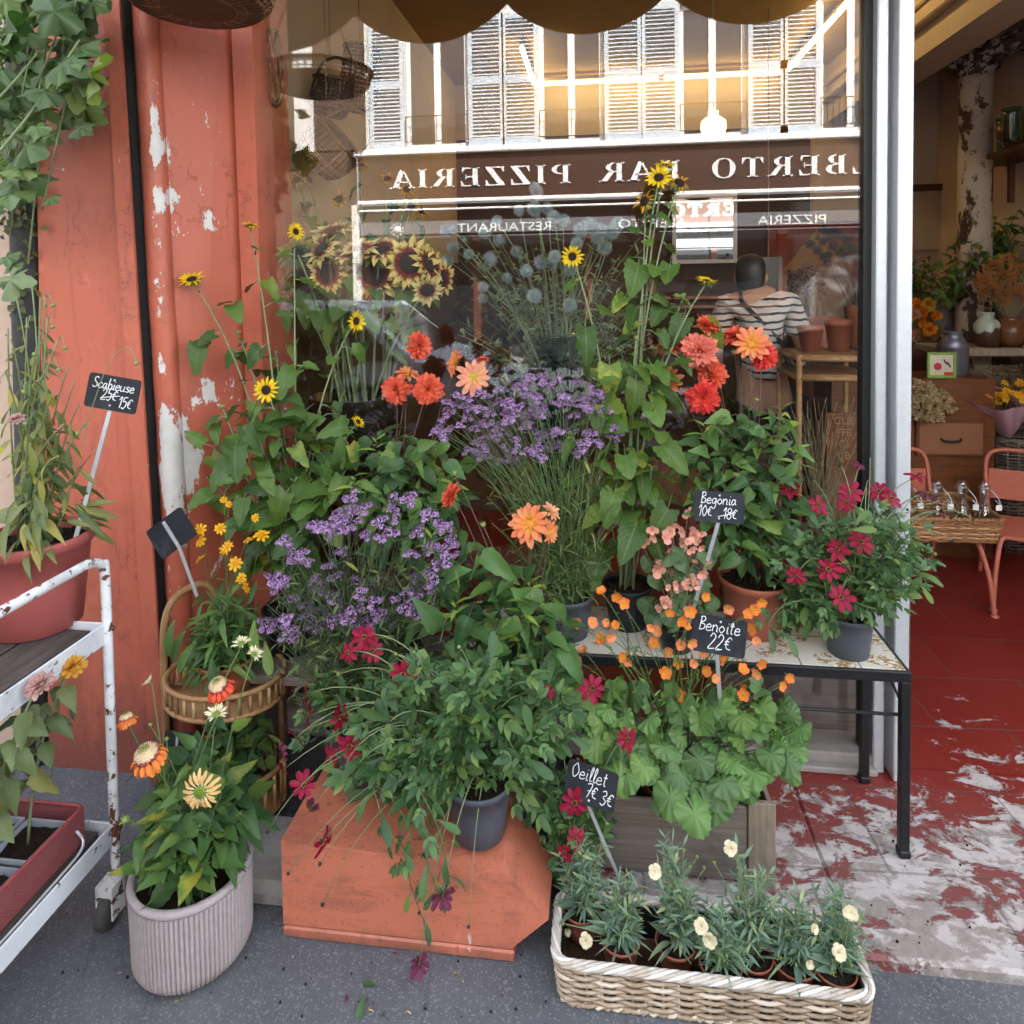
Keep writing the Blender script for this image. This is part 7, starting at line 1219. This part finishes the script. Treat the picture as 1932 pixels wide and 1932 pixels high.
m, nt, b_ = new("striped jersey", .85); z_ = N(nt, "SeparateXYZ", None, Vector=N(nt, "TexCoord").outputs["Object"]); zz_ = math_(nt, 'ADD', z_.outputs[2], math_(nt, 'MULTIPLY', noise(nt, 5, 3), .05)); fr_ = math_(nt, 'FRACT', math_(nt, 'MULTIPLY', zz_, 27)); nt.links.new(mix(nt, step(nt, fr_, .66, .70), (.62, .56, .50), (.015, .015, .02)), b_.inputs["Base Color"]); sh.data.materials[0] = m
skin("trousers", [(0, 0, .93), (-.09, 0, .84), (-.1, 0, .45), (-.1, 0, .1), (.09, 0, .84), (.1, .01, .45), (.1, 0, .1)], [(0, 1), (1, 2), (2, 3), (0, 4), (4, 5), (5, 6)], [(.165, .12), .09, .062, .06, .09, .062, .06], JEAN, pe)
hr = skin("hair", [(-.06, .04, 1.65), (-.065, .02, 1.59), (-.07, .0, 1.51), (-.075, -.02, 1.42)], [(0, 1), (1, 2), (2, 3)], [(.062, .06), (.088, .085), (.084, .066), (.06, .035)], HAIR, pe)
mb = MB(); mb.tube(catmull([(-.13, -.085, 1.40), (-.07, -.13, 1.33), (.05, -.128, 1.2), (.15, -.12, 1.06), (.17, -.06, 1.0)], 6), .011, None, 6); mb.tube(catmull([(-.13, -.08, 1.40), (-.12, .0, 1.46), (-.1, .1, 1.38), (.03, .14, 1.2), (.17, .06, 1.02)], 6), .011, None, 6); mb.build("bag_strap", plain("dark green strap", (.012, .025, .022), .7), pe)
mb = MB(); mb.tube([V((.222 + .034 * math.cos(a), .17, 1.07 + .034 * math.sin(a))) for a in [i * PI / 8 for i in range(17)]], .007, None, 6); mb.ball((.225, .165, 1.105), .016, 0, 10); mb.build("wristwatch", M_ALU, pe)
for sd in (-1, 1): mb = MB(); mb.ball((-.06 + sd * .03, .128, 1.60), .012, 0, 8); mb.build("eye", M_WHITE, pe)
mb = MB(); mb.ball((-.06, .135, 1.575), .014, 0, 8, 1.6); mb.build("nose", SK, pe); mb = MB(); mb.tube([(-.08, .128, 1.54), (-.06, .134, 1.537), (-.04, .128, 1.54)], .005, None, 6); mb.build("mouth", plain("lips", (.35, .12, .1)), pe)

# ------------------------------------------------------------------ inside: seen through the open door
CY = 2.52; CX = P(1840, 300, CY).x; CZ = 3.25; cl = thing("iron_column", (CX, CY, .03), "cast iron column with leafy capital and flaking cream paint", "column"); M_COL = chipped("flaking column paint", (.50, .42, .34), (.055, .024, .016), .515, 7, .02, (1, 1, .6), .6, (.1, .07, .05), .3); M_CAP = chipped("flaking capital", (.06, .026, .018), (.50, .44, .38), .53, 18, .02, (1, 1, 1), .6)
part("shaft", MB().lathe([(.115, .03), (.115, .1), (.1, .12), (.098, 1.4), (.092, CZ - .5), (.098, CZ - .48), (.092, CZ - .46)], 28, 0, T(CX, CY, 0)), M_COL, cl); mb = MB(); mb.lathe([(.092, CZ - .46), (.095, CZ - .3), (.115, CZ - .18), (.16, CZ - .09), (.2, CZ - .05), (.2, CZ - .002)], 24, 0, T(CX, CY, 0))
for i in range(16):
    a = i * PI / 8; up = (i % 2) * .12; mb.tpl(blade(ovate(.5), nu=2, nv=8, fold=.3, curl=.55, rip=.05), frame(V((CX + .095 * math.cos(a), CY + .095 * math.sin(a), CZ - .45 + up)), (math.cos(a) * .55, math.sin(a) * .55, 1), (-math.cos(a), -math.sin(a), .4), .27 - up * .3))
for i in range(4): a = i * PI / 2 + PI / 4; c = V((CX + .22 * math.cos(a), CY + .22 * math.sin(a), CZ - .075)); mb.tube([c + V((.045 * math.cos(q) * math.cos(a), .045 * math.cos(q) * math.sin(a), .045 * math.sin(q))) * (1 - q / 14) for q in [j * .5 for j in range(20)]], .018, None, 6)
mb.box((CX - .2, CY - .2, CZ - .03), (CX + .2, CY + .2, CZ - .001), bev=.005); part("capital", mb, M_CAP, cl)
fr2 = thing("wall_frame", (1.9, 3.6, 1.5), "large dark wooden wall frame behind the door post", "frame"); a, b = P(1660, 350, 3.6), P(1812, 470, 3.6); mb = MB(); e = .05; [mb.box(*q) for q in (((a.x, 3.6, a.z - e), (b.x, 3.64, a.z)), ((b.x - e, 3.6, b.z), (b.x, 3.64, a.z - e)), ((a.x, 3.6, b.z), (a.x + e, 3.64, a.z - e)))]; part("moulding", mb, M_TWINE, fr2); mb = MB(); mb.box((a.x + e, 3.63, b.z), (b.x - e, 3.64, a.z - e)); part("backing", mb, M_BEAM, fr2)
a = P(1866, 290, 2.4); ws = thing("wall_shelf", (2.4, 2.4, a.z), "dark wooden wall shelf to the right of the iron column", "shelf"); mb = MB(); mb.box((a.x, 1.9, a.z - .03), (2.68, 2.75, a.z), bev=.004); part("board", mb, M_TWINE, ws); mb = MB(); mb.box((a.x + .12, 2.4, a.z - .3), (a.x + .15, 2.43, a.z - .03)); part("bracket", mb, M_TWINE, ws)
def jar(name, loc, prof, mat, label, cat, seg=32, extra=None):
    r_ = thing(name, loc, label, cat); part("body", MB().lathe(prof, seg, 0, T(*loc)), mat, r_)
    if extra: extra(r_)
    return r_
z_s = a.z; p1 = P(1912, 250, 2.2); jar("brown_jug", (p1.x, 2.2, z_s), [(.001, 0), (.05, 0), (.085, .06), (.09, .11), (.06, .16), (.055, .18), (.065, .2), (.055, .2), (.05, .17), (.001, .1)], plain("brown glaze", (.12, .045, .02), .25), "brown glazed jug on the wall shelf", "jug"); p1 = P(1880, 250, 2.2)
for i, (dx, lb) in enumerate(((0, "green glass vase on the wall shelf, nearest the column"), (.1, "second green glass vase on the wall shelf, touching the brown jug"))): jar("glass_vase", (p1.x + dx, 2.05 + .25 * i, z_s), [(.001, 0), (.04, 0), (.045, .02), (.04, .15), (.055, .19), (.05, .19), (.035, .15), (.04, .02), (.001, .015)], M_TEALG, lb, "vase")
FL["orange"] = [(FL["verbena"][0][0].copy(), None, "x")]; FL["orange"][0][0].materials[0] = petalmat("dry orange petal", (.6, .16, .02), (.75, .27, .06)); FL["orange"][0][0].materials[1] = ST_W
# long bench with jars and dried bunches
lb_ = thing("long_bench", (2.1, 2.2, .03), "rough wooden bench holding the jars at the back of the shop", "bench"); zb = P(1850, 652, 2.2).z; mb = MB(); mb.box((1.95, 2.02, zb - .045), (2.66, 2.4, zb), bev=.006); part("seat", mb, M_WOODC2, lb_)
for x, y in ((2.05, 2.1), (2.6, 2.1), (2.05, 2.34), (2.6, 2.34)): mb = MB(); mb.tube([(x, y, zb - .045), (x + (.04 if x > 2.3 else -.04), y, .03)], .022, .018, 8); part("leg", mb, M_WOODC2, lb_)
mb = MB(); mb.box((1.35, 2.68, .03), (2.66, 3.05, zb + .01), bev=.004); single("back_counter", mb, M_TWINE, "dark wooden counter behind the jars and marigolds", "counter"); zc = zb + .01
M_GREYJ = plain("grey stoneware", (.20, .20, .20), .35, .08, 8, .03); p1 = P(1806, 650, 2.62); p1 = V((p1.x, 2.86, zc)); pr_ = [(.001, 0), (.13, 0), (.15, .03), (.165, .12), (.165, .2), (.14, .26), (.12, .28), (.13, .3), (.11, .3), (.1, .27), (.001, .2)]
jar("stoneware_jar", tuple(p1), pr_, M_GREYJ, "big grey stoneware jar behind the milk can", "jar", 36, lambda r_: [part("handle", MB().tube(catmull([p1 + V((s * .15, -.03, .22)), p1 + V((s * .19, -.05, .19)), p1 + V((s * .17, -.06, .14))], 6), .012, None, 7), M_GREYJ, r_) for s in (-1, 1)])
p1 = P(1862, 650, 2.14); p1 = V((p1.x, 2.14, zb)); m, nt, b_ = new("drip glaze", .3); z_ = N(nt, "SeparateXYZ", None, Vector=N(nt, "TexCoord").outputs["Object"]).outputs[2]; f_ = math_(nt, 'ADD', z_, math_(nt, 'MULTIPLY', noise(nt, 22, 3, .5, stretch(nt, 1, 1, .15)), -.12)); nt.links.new(mix(nt, step(nt, f_, .035, .045), (.07, .03, .015), (.36, .42, .38)), b_.inputs["Base Color"])
jar("glazed_vase", tuple(p1), [(.001, 0), (.05, 0), (.066, .02), (.068, .13), (.05, .155), (.036, .165), (.036, .19), (.04, .2), (.033, .2), (.03, .16), (.001, .1)], m, "brown vase with pale dripping glaze on the bench", "vase")
p1 = P(1906, 645, 2.14); p1 = V((p1.x, 2.14, zb)); c = p1; p_ = Plant("orange_bouquet", tuple(c), "dried orange bunch in a round brown vase on the bench", "dried bouquet"); p_.part("vase", MB().lathe([(.001, 0), (.055, 0), (.085, .05), (.088, .1), (.06, .15), (.05, .16), (.056, .17), (.046, .17), (.04, .14), (.001, .1)], 32, 0, T(*c)), plain("ochre glaze", (.14, .055, .02), .25)); b = c + V((0, 0, .1))
for (x, y) in inpoly([(1838, 530), (1860, 495), (1900, 480), (1945, 500), (1950, 560), (1900, 570), (1850, 560)], 90): p = P(x, y, U(2.05, 2.25)); pts = p_.stem(b, p, .0014, .4, .01, 7); p_.leaves(pts, L_GRASS, 6, (.02, .035), .6, 1.0, 0, .8, 0, 1); (random.random() < .75) and p_.flower("orange", p, camdir(p, .6), U(.016, .026), "flower_head")
p_.done([GSTRAW, leafmat("dry orange spray", (.5, .14, .03), (.66, .22, .06))], ST_W)
p1 = P(1797, 700, 1.95); zm = P(1797, 706, 1.95).z; jar("milk_can", (p1.x, 1.95, zm), [(.001, 0), (.075, 0), (.078, .01), (.078, .15), (.08, .155), (.055, .2), (.045, .215), (.05, .235), (.052, .24), (.04, .24), (.001, .2)], plain("galvanised milk can", (.17, .17, .21), .35, .15, 20, .05, .5, .6), "old grey metal milk can behind the green framed card", "can")
cb = thing("drawer_cabinet", (1.75, 1.95, .03), "brown wooden cabinet with a drawer at the back of the shop", "cabinet"); xa, xb = P(1695, 800, 1.75).x, P(1880, 800, 1.75).x; mb = MB(); mb.box((1.25, 1.76, .03), (xb, 2.08, zm), bev=.004); part("body", mb, M_CAB, cb); d0, d1 = P(1728, 792, 1.75), P(1858, 862, 1.75)
mb = MB(); mb.box((d0.x, 1.745, d1.z), (d1.x, 1.76, d0.z), bev=.003); mb.box((d0.x + .015, 1.741, d1.z + .015), (d1.x - .015, 1.745, d0.z - .015)); o_ = part("drawer", mb, M_CAB, cb); hx = (d0.x + d1.x) / 2; hz = P(1790, 831, 1.74).z; sub("handle", MB().tube(catmull([(hx - .05, 1.742, hz + .008), (hx - .035, 1.722, hz), (hx + .035, 1.722, hz), (hx + .05, 1.742, hz + .008)], 5), .006, None, 7), M_BLACKM, o_, cb)
gf = thing("framed_card", (P(1777, 700, 1.8).x, 1.82, zm), "green framed card with a red flower drawing beside the milk can", "picture frame"); gx = P(1777, 700, 1.8).x; zt = P(1777, 665, 1.8).z; w_ = .073; hgt = zt - zm; e = .013; mb = MB(); [mb.box(*q) for q in (((gx - w_, 1.8, zm), (gx + w_, 1.812, zm + e)), ((gx - w_, 1.8, zt - e), (gx + w_, 1.812, zt)), ((gx - w_, 1.8, zm + e), (gx - w_ + e, 1.812, zt - e)), ((gx + w_ - e, 1.8, zm + e), (gx + w_, 1.812, zt - e)))]; part("frame", mb, plain("green frame paint", (.20, .34, .06), .5), gf)
mb = MB(); mb.box((gx - w_ + e, 1.806, zm + e), (gx + w_ - e, 1.81, zt - e)); part("card", mb, plain("card", (.6, .55, .42), .8), gf); mb = MB(); Mx = T(gx - .02, 1.803, zm + hgt * .45) @ RX(PI / 2); [mb.tpl(p_rnd[0], Mx @ RZ(i * 1.05) @ SC(.02)) for i in range(6)]; part("flower_drawing", mb, plain("red print", (.5, .03, .05), .8), gf); mb = MB(); mb.tube([(gx + .012, 1.803, zm + hgt * .72), (gx + .025, 1.803, zm + hgt * .55), (gx + .03, 1.803, zm + hgt * .62), (gx + .045, 1.803, zm + hgt * .42)], .004, None, 5); part("print", mb, plain("dark print", (.1, .03, .03), .8), gf); mb = MB(); mb.box((gx + .015, 1.8, zm + e), (gx + .058, 1.804, zm + e + .018)); part("red_print", mb, plain("red label", (.5, .05, .04), .8), gf)
# dried bouquets lying on the cabinet
bunch("straw_bouquet", (P(1735, 770, 1.6).x, 1.66, zm), "round bunch of pale straw flowers at the front of the drawer cabinet", [(1695, 740), (1730, 718), (1790, 740), (1800, 770), (1770, 795), (1720, 790), (1695, 770)], P(1760, 760, 1.95) + V((0, 0, .02)), 110, None, GSTRAW, ST_W, ["straw"], .02, (1.6, 1.74), (.03, .055), L_LAN)
wrapped(tuple(P(1900, 825, 1.9)), "pink wrapped dried bouquet with mustard yellow flowers in the grey hamper", ["tickseed"], GST, 34, .22, .18, (-.1, -.06), .024, .2); wrapped(tuple(P(1950, 815, 1.88)), "second pink wrapped bouquet at the photo's right border, in the grey hamper", ["tickseed"], GST, 24, .22, .18, (-.02, -.05), .024, .18)
hp = thing("wicker_hamper", (P(1915, 860, 1.95).x, 1.95, .03), "tall grey wicker hamper at the right of the drawer cabinet", "hamper"); hx = P(1935, 860, 1.95).x; zt = P(1890, 825, 1.9).z; path = rrect(hx - .17, hx + .2, 1.83, 2.1, .05, .02); part("weave", weave(path, .05, zt, 34, .005, .0075, .12, 2, 4), M_WICKGR, hp); mb = MB(); [mb.tube([(x, y, .04), (hx + .015 + (x - hx - .015) * 1.12, 1.965 + (y - 1.965) * 1.12, zt)], .005, None, 4) for x, y in path[::2]]; part("stakes", mb, M_WICKGR, hp); mb = MB(); mb.box((hx - .16, 1.84, .03), (hx + .19, 2.09, zt - .12)); part("lining", mb, M_WICKD, hp); part("rim", braid(path, zt, .009, .007, 24, 3, 1.12), M_WICKGR, hp)
# foliage plants, marigolds at the back
def bush(loc, label, reg_, n, yr, lm, tp, lsz, pot, kinds=None, fr=.02, cat="potted plant", nm="foliage_plant"):
    p_ = Plant(nm, loc, label, cat); pot(p_); b = V(loc) + V((0, 0, .1))
    for (x, y) in inpoly(reg_, n):
        p = P(x, y, U(*yr)); pts = p_.stem(b, p, .003, .4, .03, 8); p_.leaves(pts, tp, 9, lsz, .35, 1.0, .3, .5)
        if kinds and random.random() < .7: p_.flower(random.choice(kinds), p, camdir(p, .5), fr * U(.8, 1.2), "flower_head")
    p_.done(lm, ST_D)
c = (2.55, 2.9, zc); bush(c, "large dark leafy plant behind the stoneware jar", [(1740, 540), (1780, 470), (1830, 420), (1930, 390), (1960, 500), (1900, 540), (1820, 580)], 85, (2.2, 2.9), G12, L_OV, (.08, .13), cylpot(c, .09, .12, .22, M_DARKPOT)); c = (1.8, 2.9, zc); bush(c, "dark bushy plant behind the marigolds", [(1690, 500), (1720, 470), (1780, 490), (1790, 560), (1700, 570)], 50, (2.6, 2.85), G12, L_OV, (.06, .1), cylpot(c, .08, .1, .2, M_DARKPOT))
c = (P(1725, 620, 2.4).x, 2.4, zc - .0); c = (P(1728, 620, 2.75).x, 2.76, zc); bush(c, "orange marigolds in a dark red pot inside the doorway", [(1695, 590), (1720, 575), (1760, 570), (1775, 620), (1740, 625), (1700, 615)], 16, (2.5, 2.7), G12, L_PINN, (.04, .06), cylpot(c, .07, .1, .17, M_TERRAR), ["marigold"], .045); FL["marigold"] = FL["marigold"][:1]
c = (P(1745, 640, 2.5).x, 2.5, zc); c = (c[0], 2.72, zc); p_ = Plant("pink_posy", c, "posy of tiny pale pink blooms below the marigolds", "bouquet"); cylpot(c, .05, .07, .05, M_TERRA)(p_)
for (x, y) in inpoly([(1715, 622), (1780, 622), (1785, 640), (1715, 642)], 16): p = P(x, y, 2.68); p_.stem(V(c) + V((0, 0, .04)), p, .002, .3, .01, 5); p_.flower("posy", p, (0, -1, .3), .024, "flower_head")
p_.done(G12, ST_D); FL["pinkp"] = []
for i, (px, y_, h_, lb) in enumerate(((1712, 2.85, .26, "tall clear glass vase standing on the back counter, nearest the post"), (1740, 2.95, .32, "taller clear glass vase on the back counter, before the dark wall frame"), (1762, 2.85, .2, "short clear glass vase on the back counter beside the iron column"))):
    q = P(px, 470, y_); jar("glass_vase", (q.x, y_, zc), [(.001, 0), (.05, 0), (.055, .02), (.06, h_), (.064, h_ + .01), (.057, h_ + .01), (.05, .03), (.001, .02)], M_GLASS, lb, "vase")
c = P(1870, 720, 1.98); bunch("dried_bouquet", (2.12, 2.0, zm), "grey lavender bunch behind the pink wrapped bouquets", [(1820, 715), (1850, 690), (1932, 690), (1945, 740), (1840, 745)], (2.12, 2.0, zm + .02), 60, None, GST, ST_W, ["sedum"], .012, (1.9, 2.05), (.03, .05))
# chairs, tray of bottles
def chair(x, y, rz, label):
    r_ = thing("metal_chair", (x, y, .03), label, "chair", "coral tube metal chairs", None, rz); w, d, sh_, bh = .175, .17, .32, .63
    for s in (-1, 1):
        mb = MB(); mb.tube(catmull([(s * w * .9, -d, sh_), (s * w, -d - .015, sh_ - .03), (s * (w + .02), -d - .05, .16), (s * (w + .03), -d - .07, .0)], 5), .011, None, 8); mb.lathe([(.001, 0), (.018, 0), (.018, .008), (.001, .012)], 10, 0, T(s * (w + .03), -d - .07, 0)); mb.build("front_leg", M_PINKCH, r_)
        mb = MB(); mb.tube(catmull([(s * w, d, sh_), (s * (w + .015), d + .03, .16), (s * (w + .02), d + .07, 0)], 5), .011, None, 8); mb.build("rear_leg", M_PINKCH, r_)
    mb = MB(); mb.tube(catmull([(-w, -d * .3, sh_ - .01), (-w, d * .6, sh_), (-w, d + .03, sh_ + .1), (-w, d + .07, bh - .06), (-w * .75, d + .08, bh), (0, d + .085, bh + .005), (w * .75, d + .08, bh), (w, d + .07, bh - .06), (w, d + .03, sh_ + .1), (w, d * .6, sh_), (w, -d * .3, sh_ - .01)], 6), .011, None, 8); mb.build("back_frame", M_PINKCH, r_)
    mb = MB(); mb.box((-w + .01, d + .055, bh - .24), (w - .01, d + .06, bh - .09), bev=.001); mb.build("backrest", M_PINKCH, r_); mb = MB(); mb.box((-w, -d, sh_ - .012), (w, d, sh_ + .006), bev=.006); mb.build("seat", M_PINKCH, r_)
chair(1.5, 1.3, .1, "coral metal chair carrying the wicker tray of bottles"); chair(2.03, 1.3, -.35, "coral metal chair at the photo's right border, seat empty")
tx0, tx1, ty0, ty1 = P(1680, 1000, 1.05).x, P(1893, 1000, 1.05).x, 1.08, 1.44; tz0 = .362; tw = thing("wicker_tray", ((tx0 + tx1) / 2, 1.2, tz0), "shallow orange brown wicker tray of glass bottles on the coral chair", "tray")
path = rrect(tx0, tx1, ty0, ty1, .03, .016); part("weave", weave(path, tz0, tz0 + .1, 11, .004, .0052, .08, 2, 4), M_WICKT, tw); part("rim", braid(path, tz0 + .108, .007, .006, 30, 3, 1.08), M_WICKT, tw); mb = MB(); mb.box((tx0 + .01, ty0 + .01, tz0 - .004), (tx1 - .01, ty1 - .01, tz0 + .006)); part("base", mb, M_WICKT, tw)
for i, (px, lb) in enumerate(((1712, "glass swing top bottle in the wicker tray, beside the post"), (1768, "glass swing top bottle in front of the coral backrest"), (1815, "glass swing top bottle under the cabinet drawer"), (1858, "glass swing top bottle nearest the right border chair"))):
    q = P(px, 930, 1.2); c = V((q.x, 1.2, tz0 + .006)); r_ = thing("glass_bottle", tuple(c), lb, "bottle", "swing top bottles in the tray"); part("body", MB().lathe([(.001, 0), (.05, 0), (.055, .01), (.05, .05), (.026, .12), (.02, .15), (.02, .2), (.026, .205), (.026, .215), (.018, .215), (.016, .15), (.022, .12), (.046, .05), (.05, .012), (.001, .006)], 24, 0, T(*c)), M_GLASS, r_)
    part("stopper", MB().lathe([(.001, .208), (.017, .21), (.019, .225), (.012, .24), (.001, .243)], 14, 0, T(*c)), M_GLASS, r_); part("wire", MB().tube(catmull([c + V((.026, -.0, .2)), c + V((.045, -.02, .17)), c + V((.05, -.03, .14)), c + V((.03, -.03, .16))], 5), .0022, None, 5), M_ALU, r_); part("tag", MB().box((c.x + .03, c.y - .036, c.z + .115), (c.x + .055, c.y - .033, c.z + .14)), M_WHITE, r_)

mb = MB()
for i in range(70):
    x, y = random.choice(((U(500, 1040), U(1800, 1920)), (U(0, 700), U(1780, 1925)), (U(1480, 1900), U(1560, 1790)))); z_ = .034 if y < 1795 and x > 1450 else .003; p = G(x, y, z_)
    if i % 3 == 0: mb.tpl(random.choice(p_cos + L_LAN), frame((p.x, p.y, z_ + .003), (U(-1, 1), U(-1, 1), .05), V((0, 0, 1)) + rv(.3), U(.006, .016)), i % 2)
    else: mb.ball((p.x, p.y, z_), U(.0012, .0035), 2, 5)
tag(mb.build("litter", [GSTRAW, PM_CBD, M_SOIL]), "dry petals and soil crumbs scattered over pavement and doorstep", None, None, "stuff")
